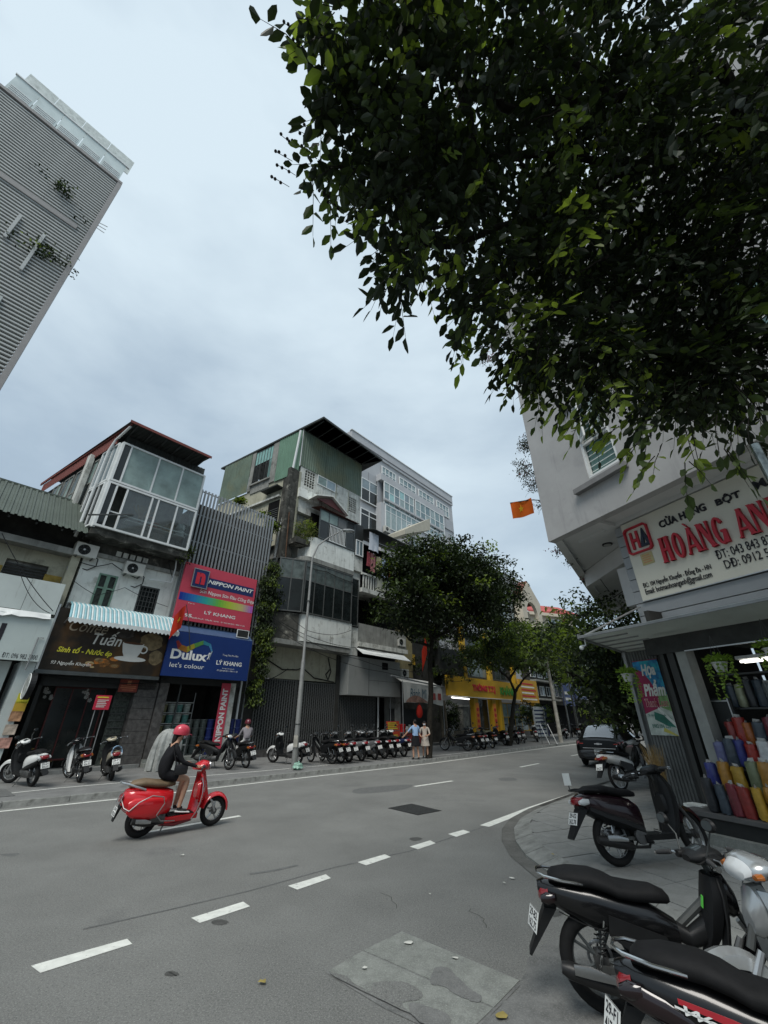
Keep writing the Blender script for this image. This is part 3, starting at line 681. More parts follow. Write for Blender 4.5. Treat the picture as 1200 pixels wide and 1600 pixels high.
# things stored in the box
stuffm = [M('carton',(.28,.2,.12),.8,var=.2),M('enamel_pot',(.5,.52,.52),.3,metal=.3),M('basket',(.35,.27,.17),.8,var=.3,bump=.8,bscale=60),M('brown_bundle',(.16,.09,.06),.8,var=.4)]
B.b('shelf',whitealu,gs0 + 1.2,gs1 - .15,tg + .3,tg + .8,gz0 + .78,gz0 + .81)
r = thing('cardboard_box','cardboard box on the shelf inside the lower glass box of the cafe house','box',F.w(gs0 + 3.05,tg + .5,gz0 + .81),F.a + .3)
part('carton',MB().box(-.2,.2,-.16,.16,0,.33),stuffm[0],r); part('flap',MB().hull8([(-.2,-.16,.332),(.2,-.16,.332),(.2,-.3,.42),(-.2,-.3,.42)],[(-.2,-.16,.34),(.2,-.16,.34),(.2,-.3,.43),(-.2,-.3,.43)]),stuffm[0],r)
for k,(q,zz) in enumerate(((3.62,.81),(3.6,1.13))):
    r = thing('cooking_pot',('lower' if k == 0 else 'upper') + ' of two grey pots stacked in the glass box beside the carton','pot',F.w(gs0 + q,tg + .5,gz0 + zz),F.a)
    m = MB(); m.lathe((0,0,0),[(.0,0),(.19,0),(.21,.05),(.21,.26),(.23,.27),(.19,.3),(.05,.315),(0,.32)],16); part('pot_body',m,stuffm[1],r); m = MB(); m.tube([(.21,0,.2),(.27,.04,.2),(.27,-.04,.2),(.21,0,.2)],.012,5); part('handle',m,stuffm[1],r)
r = thing('woven_broom_bundle','brown bundle of brooms hanging behind the second lower pane of the glass box','broom',F.w(gs0 + 1.75,tg + .5,gz0 + .85),F.a)
m = MB()
for k in range(26): a = rr.uniform(-.5,.5); m.tube([(0,0,.1),(a * .3,rr.uniform(-.05,.05),.4),(a,rr.uniform(-.08,.08),.95 - a * a)],.012,4)
part('straws',m,stuffm[2],r); m = MB(); m.tube([(0,0,.1),(0,0,.3)],.06,8); part('binding',m,stuffm[3],r)
r = thing('laundry_heap','heap of brown and pink cloth on the shelf behind the middle lower pane','clothes',F.w(gs0 + 2.35,tg + .5,gz0 + .81),F.a)
for k in range(5): m = MB(); m.ell((rr.uniform(-.25,.25),rr.uniform(-.08,.08),.1 + .09 * k),(.22,.14,.09),9,6); part('cloth',m,stuffm[3] if k % 2 else M('pink_cloth',(.4,.2,.17),.9),r)
# red sheet side wall, roof and side windows behind it
zr1 = F.T(330,715,tg - .9)[1]; zr0 = F.T(205,658,tg - .9)[1]; zr = (zr1 + zr0) / 2; rs0 = F.T(205,658,tg - .9)[0]; rs1 = F.T(330,715,tg - .9)[0]
m = MB(); m.sheet((-8.9,-.12,gz1 + .0),X_,Z_,8.7,zr - gz1 - .1,.2,.03); BS.p('side_sheet',m,redcorr)
m = MB(); m.sheet((sg + .15,tg + .25,gz1 + .0),X_,Z_,gs1 - sg - .15,zr - gz1 - .1,.16,.025); B.p('gable_sheet',m,roofdark)
m = MB(); m.sheet((rs0,tg - .9,zr),X_,Vector((-1.3,9.2,.1)).normalized(),rs1 - rs0,9.3,.2,.03); B.p('roof',m,roofdark)
B.b('fascia',redcorr,rs0 - .02,rs1 + .02,tg - .94,tg - .905,zr - .07,zr + .06); BS.b('fascia',redcorr,-9.2,.9,-.2,-.14,zr - .06,zr + .1)
m = MB()
for k in range(6): x = rs0 + .3 + k * (rs1 - rs0 - .5) / 5; m.box(x,x + .05,tg - .85,tg + 3,zr - .1,zr - .02)
B.p('purlin',m,gatem)
m = MB(); m.tube([(.75,-.16,zr - .12),(-.4,-.16,gz1 + .25),(-.62,-.2,gz1 - .3),(-.66,-.2,gz0 - .4)],.06,8); BS.p('drain_pipe',m,whitealu,label='white bent drain pipe at the corner of the glass box')
m = MB(); m.tube([(gs0 - .4,tg - 1.0,gz0 + .0),(gs0 + 1.3,tg - .1,gz0 + .95)],.035,7); B.p('stay_pole',m,gatem)
BS.b('side_wall',pl_dark,-8.8,-1.65,.05,.2,gz0 - 1,gz1 - .02)
for k in range(4):
    a = -3.0 - k * 1.35; window(BS,a,a + 1.1,gmid - .7,gz1 - .15,.04,nx=2,ny=2,fm=pl_grey,pm=[blindm,glassbl,glassdk,blindm],fw=.07,dep=.08)
m = MB(); m.hull8([(-2.55,-.3,gz0 + 1.2),(-2.25,-.3,gz0 + 1.2),(-2.25,-.1,gz0 + 1.2),(-2.55,-.1,gz0 + 1.2)],[(-2.75,-.3,gz1 + .15),(-2.4,-.3,gz1 + .15),(-2.4,-.1,gz1 + .15),(-2.75,-.1,gz1 + .15)]); BS.p('flue',m,pl_white)
a0 = F.T(137,838,T0 - .05); ac_unit(F,F.T(136,860,T0 - .35)[0],T0 - .05,F.T(136,870,T0 - .35)[1],'grey air conditioner unit on the dirty wall next to the green roof')
ac_unit(F,F.T(213,882,T0 - .35)[0],T0 - .05,F.T(213,899,T0 - .35)[1],'grey air conditioner unit above the barred window of the cafe house')
m = MB(); q0 = F.T(277,866,T0 - .2); q1 = F.T(268,910,T0 - .2); q2 = F.T(232,905,T0 - .2); m.tube([(q0[0],T0 - .2,q0[1]),((q0[0] + q1[0]) / 2 + .05,T0 - .2,(q0[1] + q1[1]) / 2),(q1[0],T0 - .2,q1[1]),(q2[0],T0 - .2,q2[1])],.03,7); B.p('drain_pipe',m,whitealu)
# awning
aw0,awz = F.T(107,941,T0 - .02); aw1 = F.T(262,962,T0 - .02)[0]
f0,fz = F.T(108,964,T0 - 1.25); f1,fzb = F.T(280,990,T0 - 1.25); fz = (fz + fzb) / 2
awb = M('awning_blue',(.22,.42,.47),.6,var=.15,scale=3,streak=.2,scol=(.15,.25,.27)); aww = M('awning_white',(.62,.66,.65),.6,var=.1,scale=3)
AW = Bld('awning','curved blue and white striped awning over the dark cafe sign','awning',F,aw0,T0,fz)
nS = 26; prof = [(T0 - .02,awz),(T0 - .4,awz - .04),(T0 - .8,awz - .2),(T0 - 1.1,fz + .22),(T0 - 1.25,fz)]
def strip(k,q,mt,nm):
    m = MB(); xa = [aw0 + (aw1 - aw0) * k / nS,aw0 + (aw1 - aw0) * (k + q) / nS]; xb = [f0 + (f1 - f0) * k / nS,f0 + (f1 - f0) * (k + q) / nS]
    rings = []
    for i,(t_,z_) in enumerate(prof):
        u = i / (len(prof) - 1); a = xa[0] * (1 - u) + xb[0] * u; c = xa[1] * (1 - u) + xb[1] * u; h_ = .03
        rings.append([(a,t_,z_),((a + c) / 2,t_ - .01,z_ + h_),(c,t_,z_),((a + c) / 2,t_ + .01,z_ + h_ - .012)])
    m.loft(rings,sm=False); AW.p(nm,m,mt)
for k in range(nS): strip(k,.56,awb,'stripe'); strip(k + .56,.44,aww,'stripe')
for k in range(nS):
    a = f0 + (f1 - f0) * k / nS; c = f0 + (f1 - f0) * (k + 1) / nS; m = MB(); m.prism([(a,T0 - 1.27,fz + .03),(a,T0 - 1.27,fz - .1),((a + c) / 2,T0 - 1.27,fz - .17),(c,T0 - 1.27,fz - .1),(c,T0 - 1.27,fz + .03)],(0,.008,0)); AW.p('scallop',m,aww)
m = MB(); m.tube([(aw0,T0 - .02,awz),(aw0 - .02,T0 - .02,awz - 1.3)],.02,6); m.tube([(aw0,T0 - .02,awz - 1.1),(f0,T0 - 1.22,fz)],.02,6); m.tube([(aw1,T0 - .02,awz - 1.1),(f1,T0 - 1.22,fz)],.02,6); AW.p('frame',m,steel)
# cafe sign: slanted from the wall, dark print
ct = T0 - .75
c0,cz1 = F.T(108,963,ct); c1,cz1b = F.T(264,985,ct); cb0,cz0 = F.T(58,1043,ct); _,cz0b = F.T(248,1059,ct); cz0 = (cz0 + cz0b) / 2; c0 = cb0 + .02; c1 = F.T(248,1059,ct)[0]
cafem = M('cafe_print_dark',(.028,.022,.016),.4,var=.3,scale=1.6,hue=(.075,.04,.015))
CS = Bld('cafe_sign','dark brown cafe signboard with white cup and yellow lettering under the striped awning','sign',F,c0,ct,cz0)
CS.b('panel',cafem,c0,c1,ct,ct + .12,cz0,cz1 + .3)
m = MB(); m.box(c0 - .07,c0,ct - .03,ct + .14,cz0 - .05,cz1 + .4); CS.p('edge_trim',m,whitealu); CS.b('lower_frame',darkalu,c0 - .05,c1,ct - .05,ct + .3,cz0 - .14,cz0 - .01)
yl = M('yellow_print',(.62,.58,.05),.5,var=.05); wp = M('white_print',(.62,.62,.58),.5,var=.05); gl = M('gold_outline',(.3,.26,.2),.5,var=.05)
def CT(body,px,mt,**k): text_on(CS,None,body,px,ct,mt,**k)
CT('Coffee',(113,967,167,992),gl,shear=.4); CT('Tuấn',(150,983,188,1011),wp,bold=.012,shear=.25)
CT('Sinh tố - Nước ép',(92,1007,173,1028),yl,bold=.025,shear=.25); CT('93 Nguyễn Khuyến',(81,1030,141,1043),wp,bold=.01,shear=.25)
cs_,cz_ = F.T(207,1013,ct)
m = MB(); pr = [(.0,-.42),(.16,-.42),(.22,-.38),(.33,-.18),(.40,.1),(.41,.2),(.38,.205),(0,.205)]
m.prism([(cs_ + a,ct - .008,cz_ + b) for a,b in pr] + [(cs_ - a,ct - .008,cz_ + b) for a,b in pr[::-1]],(0,.003,0)); cup = CS.p('cup_print',m,wp)
m = MB(); m.torus((cs_ + .44,ct - .009,cz_ - .02),(0,1,0),.13,.03,16,5,sq=.1); CS.p('cup_handle',m,wp)
m = MB(); m.add([(cs_ + .38 * math.cos(a),ct - .0125,cz_ + .19 + .045 * math.sin(a)) for a in [k * math.pi / 10 for k in range(20)]],[tuple(range(19,-1,-1))]); CS.p('coffee_print',m,M('coffee',(.09,.04,.02),.4))
m = MB(); m.add([(cs_ + .02 + .6 * math.cos(a),ct - .006,cz_ - .42 + .1 * math.sin(a)) for a in [k * math.pi / 10 for k in range(20)]],[tuple(range(19,-1,-1))]); CS.p('saucer_print',m,wp)
sack = M('sack_print',(.2,.15,.08),.6,var=.4,scale=5)
for px,r1,r2,mt in (((237,1003),.42,.36,sack),((196,990),.3,.2,M('smoke_print',(.07,.06,.055),.6,var=.4)),((243,1028),.25,.3,sack)):
    a,z = F.T(*px,ct); fs_ = [(a + r1 * math.cos(q * math.pi / 9) * (1 + .1 * (q % 3)),ct - .003,z + r2 * math.sin(q * math.pi / 9)) for q in range(18)]
    m = MB(); m.add(fs_,[tuple(range(17,-1,-1))]); CS.p('sack_print',m,mt)
beanm = [M('bean_print',(.22,.1,.03),.5,var=.4,scale=8),M('orange_print',(.45,.16,.03),.5),M('almond_print',(.4,.3,.15),.5)]
for k in range(16):
    a,z = F.T(134 + rr.uniform(0,1) * 46,1030 + rr.uniform(0,14),ct); r1 = rr.uniform(.05,.12)
    m = MB(); m.add([(a + r1 * 1.5 * math.cos(q),ct - .0048,z + r1 * .7 * math.sin(q)) for q in [j * math.pi / 5 for j in range(10)]],[tuple(range(9,-1,-1))]); CS.p('spice_print',m,beanm[k % 3])
# cafe ground floor
B.b('lintel',dkgrey,sB0,sB1,T0 - .3,T0 + .1,cz0 - .5,cz0 - .15)
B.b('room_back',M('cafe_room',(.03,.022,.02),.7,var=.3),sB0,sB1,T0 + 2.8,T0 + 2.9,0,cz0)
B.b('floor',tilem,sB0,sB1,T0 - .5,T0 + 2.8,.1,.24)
B.b('side_partition',dkgrey,sB0,sB0 + .12,T0 - .3,T0 + 2.8,.12,cz0 - .1)
p0 = F.T(212,1080,T0 - .3)[0]
stonem = M('dark_stone_tile',(.10,.095,.09),.5,var=.35,scale=7)
pz = .12
while pz < cz0 - .3: B.b('stone_tile',stonem,p0,sB1 + .1,T0 - .3,T0 + .2,pz,min(pz + .42,cz0 - .2) - .012); pz += .42
gf = window(B,sB0 + .6,p0 - .95,.5,cz0 - .5,T0 + .1,nx=3,ny=1,fm=M('cafe_frame_red',(.06,.012,.012),.5),pm=glassdk,fw=.05,rows=[0,1])
B.b('door_curtain',M('beaded_curtain',(.06,.07,.06),.7,var=.5,scale=14),p0 - .62,p0 - .02,T0 + .05,T0 + .12,.24,cz0 - .5)
m = MB()
for k in range(9): B.b('curtain_rail',gatem,p0 - .6,p0 - .04,T0 + .02,T0 + .045,.5 + k * .25,.53 + k * .25)

for k in range(40):
    a = p0 - .58 + rr.random() * .5; z = .54 + .25 * rr.randrange(8); m = None
flw = M('flower_decal',(.3,.3,.28),.6)
for n_,(fx,fy) in enumerate(((75,1085),(134,1085))):
    for k in range(7):
        a,z = F.T(fx + rr.uniform(-7,7),fy + rr.uniform(-9,9),T0 + .03); r1 = rr.uniform(.04,.08); m = MB()
        for q in range(5): ang = q * 1.257; m.add([(a,T0 + .03,z)] + [(a + r1 * math.cos(ang + d_),T0 + .03,z + r1 * math.sin(ang + d_)) for d_ in (.45,0,-.45)],[(0,1,2,3)])
        B.p('flower_decal',m,flw)
# menu boards and stickers
MB1 = Bld('menu_board','red price board with white lines on a post before the cafe','sign',F,F.T(160,1097,T0 - 1.4)[0],T0 - 1.4,.12)
a0,z1,a1,z0 = *F.T(151,1086,T0 - 1.4),*F.T(170,1109,T0 - 1.4); a1 = F.T(175,1088,T0 - 1.4)[0]
MB1.b('board',M('menu_red',(.5,.03,.06),.5,var=.08),a0,a1,T0 - 1.42,T0 - 1.39,z0,z1)
for k in range(5): MB1.b('print_line',wp,a0 + .08,a0 + .08 + rr.uniform(.25,.4),T0 - 1.425,T0 - 1.421,z0 + .08 + k * (z1 - z0 - .2) / 5,z0 + .105 + k * (z1 - z0 - .2) / 5)
MB1.b('heading',yl,a0 + .05,a1 - .1,T0 - 1.425,T0 - 1.421,z1 - .09,z1 - .05)
m = MB(); m.tube([(a0 + .1,T0 - 1.37,.12),(a0 + .1,T0 - 1.37,z1 - .02)],.018,6); m.tube([(a1 - .12,T0 - 1.37,.12),(a1 - .12,T0 - 1.37,z1 - .02)],.018,6); MB1.p('post',m,steel)
def plaque(name,label,px,t,mt,lines=(),lm=None,cat='sign',frame=None,fr=F):
    a,z1 = fr.T(px[0],px[1],t); a1,z0 = fr.T(px[2],px[3],t); b_ = Bld(name,label,cat,fr,a,t,z0)
    b_.b('board',mt,a,a1,t,t + .03,z0,z1)
    if frame: 
        m = MB(); f = .03; m.box(a - f,a1 + f,t - .01,t + .032,z1,z1 + f); m.box(a - f,a1 + f,t - .01,t + .032,z0 - f,z0); m.box(a - f,a,t - .01,t + .032,z0,z1); m.box(a1,a1 + f,t - .01,t + .032,z0,z1); b_.p('frame',m,frame)
    for (u0,u1,v0,v1) in lines: b_.b('print_line',lm or wp,a + (a1 - a) * u0,a + (a1 - a) * u1,t - .005,t - .001,z0 + (z1 - z0) * v0,z0 + (z1 - z0) * v1)
    return b_
plaque('notice_board','brown red notice board hung over the cafe doorway',(189,1061,213,1082),T0 - .32,M('notice_brown',(.22,.045,.03),.5),[(.1,.9,.3,.36),(.1,.9,.45,.5),(.2,.8,.15,.19),(.4,.6,.6,.9)],M('notice_print',(.5,.2,.1),.6),frame=plastic)
for k,(py,mt,lb) in enumerate(((1091,yl,'yellow green square sticker panel highest on the left cafe jamb'),(1104,M('sticker_ochre',(.5,.33,.04),.5),'ochre sticker panel second from top on the left cafe jamb'),(1119,M('food_photo',(.45,.25,.14),.5,var=.5,scale=6),'food photo panel with shrimps on the left cafe jamb'),
        (1140,M('food_photo_white',(.5,.42,.34),.5,var=.4,scale=6),'pale food photo panel below the shrimp photo on the cafe jamb'),(1161,M('food_photo_red',(.55,.3,.24),.5,var=.45,scale=6),'lowest pale panel with red food on the cafe jamb'))):
    xx = 36 - (py - 1091) * .42; plaque('food_panel',lb,(xx - 6,py - 8,xx + 7,py + 8),T0 - .85,mt)
# round light-box sign at the pier
rs,rz_ = F.T(46,1072,T0 - 1.3); r = thing('round_light_box','round black edged light box sign jutting out beside the cafe','sign',F.w(rs,T0 - 1.3,rz_),F.a)
m = MB(); m.disc((0,0,0),(1,0,0),.42,.16,28); part('casing',m,plastic,r); m = MB(); m.disc((-.085,0,0),(1,0,0),.37,.012,28); part('face',m,M('round_sign_face',(.32,.34,.32),.5,var=.5,scale=7),r)
m = MB(); m.torus((-.09,0,0),(1,0,0),.39,.015,28,6); part('rim',m,whitealu,r); m = MB(); m.tube([(0,.3,.2),(0,1.2,.2)],.02,6); part('bracket',m,gatem,r)
# cafe furniture: small bench-table inside
a,z = F.T(78,1142,T0 + .6); r = thing('wooden_table','small light wooden table just inside the dark cafe','table',F.w(a,T0 + .6,.24),F.a)
part('table_top',MB().box(-.4,.4,-.25,.25,.62,.66),M('light_wood',(.5,.33,.12),.6),r); part('shelf_board',MB().box(-.36,.36,-.2,.2,.2,.23),M('light_wood'),r)
for x in (-.36,.33):
    for y in (-.22,.19): part('leg',MB().box(x,x + .04,y,y + .04,0,.62),gatem,r)
# ------------------------------------------------------------------ house C: paint shop with slat screen
Cb = Bld('paint_shop_house','paint shop house with tall grey vertical slat screen above its signs','house',F,7.5,T0)
sC0,sC1 = 7.57,12.55
ts_ = T0 - .25; cs0 = F.T(318,765,ts_)[0] - .1; zc1 = (F.T(318,765,ts_)[1] + F.T(430,810,ts_)[1]) / 2; cs1 = F.T(432,812,ts_)[0]
Cb.b('core',pl_dark,sC0,sC1 - .2,T0 + .6,T0 + 9,4,zc1 - .6)
Cb.b('back_wall',pl_dark,sC0,sC1,T0 + .5,T0 + .59,4.2,zc1 - .5)
me = MB().box(-.042,.042,-.03,.03,0,zc1 - 5.3).mesh('screen_slat',slatm)
scr = Cb.b('screen_rail',slatm,cs0,cs1,ts_ + .035,ts_ + .07,zc1 - .12,zc1 - .06)
for z in (zc1 - 1.5,zc1 - 3,8.3,6.2): Cb.b('screen_rail',slatm,cs0,cs1,ts_ + .035,ts_ + .07,z,z + .06)
n = int((cs1 - cs0) / .19)
for k in range(n): Cb.rep('screen_slat',me,cs0 + .06 + k * .19,ts_,5.3,scr)
me2 = MB().box(-.03,.03,-.028,.028,0,zc1 - 5.3).mesh('screen_slat',slatm)
for k in range(5): Cb.rep('screen_slat',me2,cs0,ts_ + .15 + k * .13,5.3,scr)
# signs
tn = T0 - .55; ns0,nz1 = F.T(292,878,tn); ns1,nz1b = F.T(402,906,tn); nb0,nz0 = F.T(277,968,tn); _,nz0b = F.T(398,986,tn); nz1 = (nz1 + nz1b) / 2; nz0 = (nz0 + nz0b) / 2; ns0 = min(ns0,nb0)
NP = Bld('paint_sign','pink red paint signboard with rainbow band and navy name strip','sign',F,ns0,tn,nz0)
NP.b('panel',M('sign_pink_red',(.52,.06,.095),.5,var=.05,scale=1),ns0,ns1,tn,tn + .14,nz0,nz1)
navy = M('sign_navy',(.015,.03,.11),.45,var=.05)
q0,qz1 = F.T(323,902,tn); _,qz0 = F.T(323,917,tn); NP.b('name_strip',navy,q0,ns1 - .12,tn - .006,tn - .001,qz0,qz1)
def NT(body,px,mt=None,**k): text_on(NP,None,body,px,tn,mt or M('sign_white',(.75,.75,.72),.5,var=.03),**k)
NT('NIPPON PAINT',(326,905.5,395,928),bold=.03,shear=.25,eps=.012); NT('Sơn Nippon Sơn Đâu Cũng Đẹp',(313,920,396,945.5),bold=.01,shear=.15); NT('LÝ KHANG',(320,953,367,968),bold=.02); NT('95',(289,958,299,965),bold=.03)
NT('Đại lý',(294,941,304,945)); NT('Nguyễn Khuyến - Đống Đa - Hà Nội    ĐT: 0243 843 8315 - 0904 111 222',(299,963,382,980),bold=.01)
stp = [((.01,.03,.25)),((.02,.16,.42)),((.03,.35,.3)),((.12,.42,.05)),((.4,.5,.05)),((.5,.45,.15)),((.4,.12,.45))]
z_a = F.T(283,930,tn)[1]; z_b = F.T(283,938,tn)[1]; nn = 28
z_a = (F.T(286,925,tn)[1]); z_b = F.T(284,937,tn)[1]
for k in range(nn):
    u = k / (nn - 1) * (len(stp) - 1); i = min(int(u),len(stp) - 2); f_ = u - i; c = tuple(stp[i][j] * (1 - f_) + stp[i + 1][j] * f_ for j in range(3))
    NP.b('rainbow_band',M('rainbow_%d' % k,c,.5,var=0),ns0 + .02 + (ns1 - ns0 - .04) * k / nn,ns0 + .02 + (ns1 - ns0 - .04) * (k + 1) / nn,tn - .006,tn - .001,z_b,z_a)
a0,z1 = F.T(304,889,tn); a1,z0 = F.T(324,916,tn); a1 = a0 + .72; z0 = z1 - .86
lg = NP.b('logo_plate',navy,a0,a1,tn - .1,tn - .002,z0,z1); m = MB(); f = .04
m.box(a0 - f,a1 + f,tn - .11,tn - .06,z1,z1 + f); m.box(a0 - f,a1 + f,tn - .11,tn - .06,z0 - f,z0); m.box(a0 - f,a0,tn - .11,tn - .06,z0,z1); m.box(a1,a1 + f,tn - .11,tn - .06,z0,z1); NP.p('logo_frame',m,alloy)
m = MB(); m.text('n',(a0 + .13,tn - .102,z0 + .14),X_,Z_,a1 - a0 - .26,z1 - z0 - .28,.015,bold=.06); NP.p('logo_letter',m,M('logo_red',(.55,.03,.05),.4),lg)
td = T0 - .95; ds0,dz1 = F.T(270,985,td); ds1,dz1b = F.T(395,1002,td); db0,dz0 = F.T(250,1053,td); db1,dz0b = F.T(385,1066,td); dz1 = (dz1 + dz1b) / 2; dz0 = (dz0 + dz0b) / 2; ds0 = (ds0 + db0) / 2; ds1 = (ds1 + db1) / 2
DX = Bld('paint_sign','dark blue paint signboard with rainbow swoosh under the red one','sign',F,ds0,td,dz0)
blue = M('sign_blue',(.012,.035,.15),.45,var=.06,scale=1); DX.b('panel',blue,ds0,ds1,td,td + .12,dz0,dz1)
hood = M('hood_blue',(.06,.10,.19),.5,var=.1)
m = MB(); m.hull8([(ds0,td,dz1 + .005),(ds1,td,dz1 + .005),(ds1,td + .6,dz1 + .4),(ds0,td + .6,dz1 + .4)],[(ds0,td,dz1 + .02),(ds1,td,dz1 + .02),(ds1,td + .6,dz1 + .42),(ds0,td + .6,dz1 + .42)]); DX.p('hood',m,hood)
def DT(body,px,**k): text_on(DX,None,body,px,td,M('sign_white'),**k)
DT('Dulux',(269,1013,322,1034),bold=.035); DT("let's colour",(266,1034,318,1046)); DT('LÝ KHANG',(339,1030,377,1042),bold=.025); DT('Trung Tâm Pha Màu',(348,1022,372,1028)); DT('95 Nguyễn Khuyến',(347,1043,366,1047)); DT('ĐT: 0243 843 8315 - 0904 111 222',(339,1046,371,1051))
sw = [(277,1001),(281,1011),(292,1015),(304,1009),(318,1004),(328,1008),(331,1018),(327,1028)]; swc = [(.5,.07,.06),(.55,.25,.05),(.5,.45,.05),(.15,.4,.1),(.05,.3,.4),(.1,.35,.6),(.5,.6,.65)]
wd = [.05,.12,.13,.1,.09,.07,.04,.015]; pts = [Vector((F.T(*q,td)[0],td - .006,F.T(*q,td)[1])) for q in sw]
for k in range(len(pts) - 1):
    def nrm(i): d = (pts[min(i + 1,7)] - pts[max(i - 1,0)]).normalized(); return Vector((-d.z,0,d.x))
    m = MB(); m.add([pts[k] + nrm(k) * wd[k],pts[k] - nrm(k) * wd[k],pts[k + 1] - nrm(k + 1) * wd[k + 1],pts[k + 1] + nrm(k + 1) * wd[k + 1]],[(0,1,2,3),(3,2,1,0)]); DX.p('rainbow_swoosh',m,M('swoosh_%d' % k,swc[k],.5,var=0))
a,z = F.T(326,1026,td); m = MB()
for p1,p2,r_ in (((0,.1),(0,-.02),.022),((0,.07),(.07,.16),.012),((0,.07),(-.08,.05),.012),((0,-.02),(-.06,-.13),.014),((0,-.02),(.05,-.12),.014)): m.tube([(a + p1[0],td - .01,z + p1[1]),(a + p2[0],td - .01,z + p2[1])],r_,5)
m.ell((a,td - .01,z + .14),(.025,.012,.03),8,6); DX.p('figure_emblem',m,M('sign_white'))
fm_ = plaque('street_number_frame','small white outlined frame sign between the two paint signs',(372,984,387,997),td + .05,dkgrey,frame=whitealu)
# shop front C
Cb.b('lintel',dkgrey,sC0,ds1,T0 - .35,T0 + .1,dz0 - .25,dz0 + .6)
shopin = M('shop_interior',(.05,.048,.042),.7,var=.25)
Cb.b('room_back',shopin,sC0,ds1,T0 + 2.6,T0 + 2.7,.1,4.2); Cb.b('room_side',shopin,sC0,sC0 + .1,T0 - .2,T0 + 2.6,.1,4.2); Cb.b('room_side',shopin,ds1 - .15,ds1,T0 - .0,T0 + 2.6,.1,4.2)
Cb.b('floor',concrete,sC0,ds1,T0 - .4,T0 + 2.6,.1,.38); Cb.b('step',concrete,sC0,ds1 - 1.5,T0 - .75,T0 - .41,.1,.25)
wcol = F.T(372,1100,T0 - .45)[0]
Cb.b('column',pl_white,ds1 - .5,ds1 - .22,T0 - .4,T0,.1,dz0 - .1); Cb.b('column',stonem,sC0 + .02,sC0 + .4,T0 - .38,T0 - .02,.38,dz0 - .25)
bn0,bz1 = F.T(375,1072,T0 - .45); bn1,bz0 = F.T(374,1130,T0 - .45); ban = Bld('vertical_banner','narrow red vertical paint banner with white letters beside the shutter','banner',F,ds1 - .95,T0 - .45,.8)
ban.b('panel',M('sign_pink_red'),ds1 - .98,ds1 - .52,T0 - .45,T0 - .42,.6,dz0 - .12); m = MB(); m.text('NIPPON PAINT',(ds1 - .62,T0 - .456,.9),Z_,-X_,2.2,.28,0,bold=.04); ban.p('lettering',m,M('sign_white'))
# paint buckets
bm_ = [M('bucket_teal',(.09,.22,.2),.4,var=.3,scale=9),M('bucket_grey',(.28,.32,.29),.4,var=.3,scale=9),M('bucket_navy',(.015,.025,.12),.4,var=.3,scale=9),M('bucket_olive',(.17,.17,.09),.45,var=.3,scale=9)]
lid = M('bucket_lid',(.42,.44,.42),.5,var=.1); lidn = M('bucket_lid_navy',(.03,.05,.16),.5,var=.1)
def bucket(s_,t_,z_,mt,lm,lab,grp):
    r = thing('paint_bucket',lab,'bucket',F.w(s_,t_,z_),F.a + rr.uniform(-.4,.4),grp)
    for nm,m_ in (('pail',mt),('lid',lm)): reuse(nm,bucket_me(nm,m_),r,(0,0,0))
_bm = {}
ORD = ['first','second','third','fourth','fifth']; SHF = ['lowest','second lowest','middle','second highest','top']; STK = ['at the bottom','second from the bottom','second from the top','on top']
def bucket_me(nm,mt):
    k = (nm,mt.name)
    if k not in _bm:
        m = MB(); m.lathe((0,0,0),[(0,0),(.13,0),(.155,.3),(.16,.31),(.155,.33)],14) if nm == 'pail' else m.lathe((0,0,0),[(.164,.32),(.166,.345),(.15,.35),(.14,.342),(0,.342)],14); _bm[k] = m.mesh(nm,mt)
    return _bm[k]
b0 = F.T(250,1150,T0)[0]; 
shl = Bld('bucket_rack','steel rack of paint buckets on the left of the paint shop','rack',F,b0,T0,.38); m = MB()
cols_l = 4; 
for k in range(6): shl.b('shelf',lid,b0 - .2,b0 + 1.25,T0 + .1,T0 + .5,.36 + k * .42,.39 + k * .42)
for x in (b0 - .2,b0 + 1.22): shl.b('upright',steel,x,x + .03,T0 + .1,T0 + .13,.36,2.9)
for k in range(5):
    for j in range(4): bucket(b0 + j * .345,T0 + .3,.395 + k * .42,bm_[(k + j) % 2 * 1 if j else 3],lid,'grey green paint bucket, %s from left on the %s rack shelf' % (ORD[j],SHF[k]),'buckets on the left paint rack')
n0 = F.T(327,1150,T0)[0]
for k in range(4):
    for j in range(5): bucket(n0 + j * .35 - .1,T0 - .1,.38 + k * .355,bm_[2],lidn,'navy bucket %s, %s stack from the left' % (STK[k],ORD[j]),'navy paint buckets stacked at the shop front')
m0 = F.T(295,1150,T0 + 1)[0]
for k in range(4):
    for j in range(3): bucket(m0 + j * .35,T0 + 1.2,.38 + k * .355,bm_[1],lid,'pale bucket %s, %s stack from left inside the shop' % (STK[k],ORD[j]),'pale buckets at the back of the shop')
m = MB(); m.box(sC0 + 1.0,sC0 + 1.06,T0 - .1,T0 - .04,.38,3.3); Cb.p('door_post',m,darkalu)

Cb.b('party_wall',pl_dark,ds1 - .2,12.62,T0 + .05,T0 + 3,0,8); Cb.b('pipe',whitealu,ds1 + .2,ds1 + .28,T0 - .12,T0 - .04,.1,5.5); Cb.b('pipe',steel,ds1 + .5,ds1 + .56,T0 - .1,T0 - .04,.1,9)
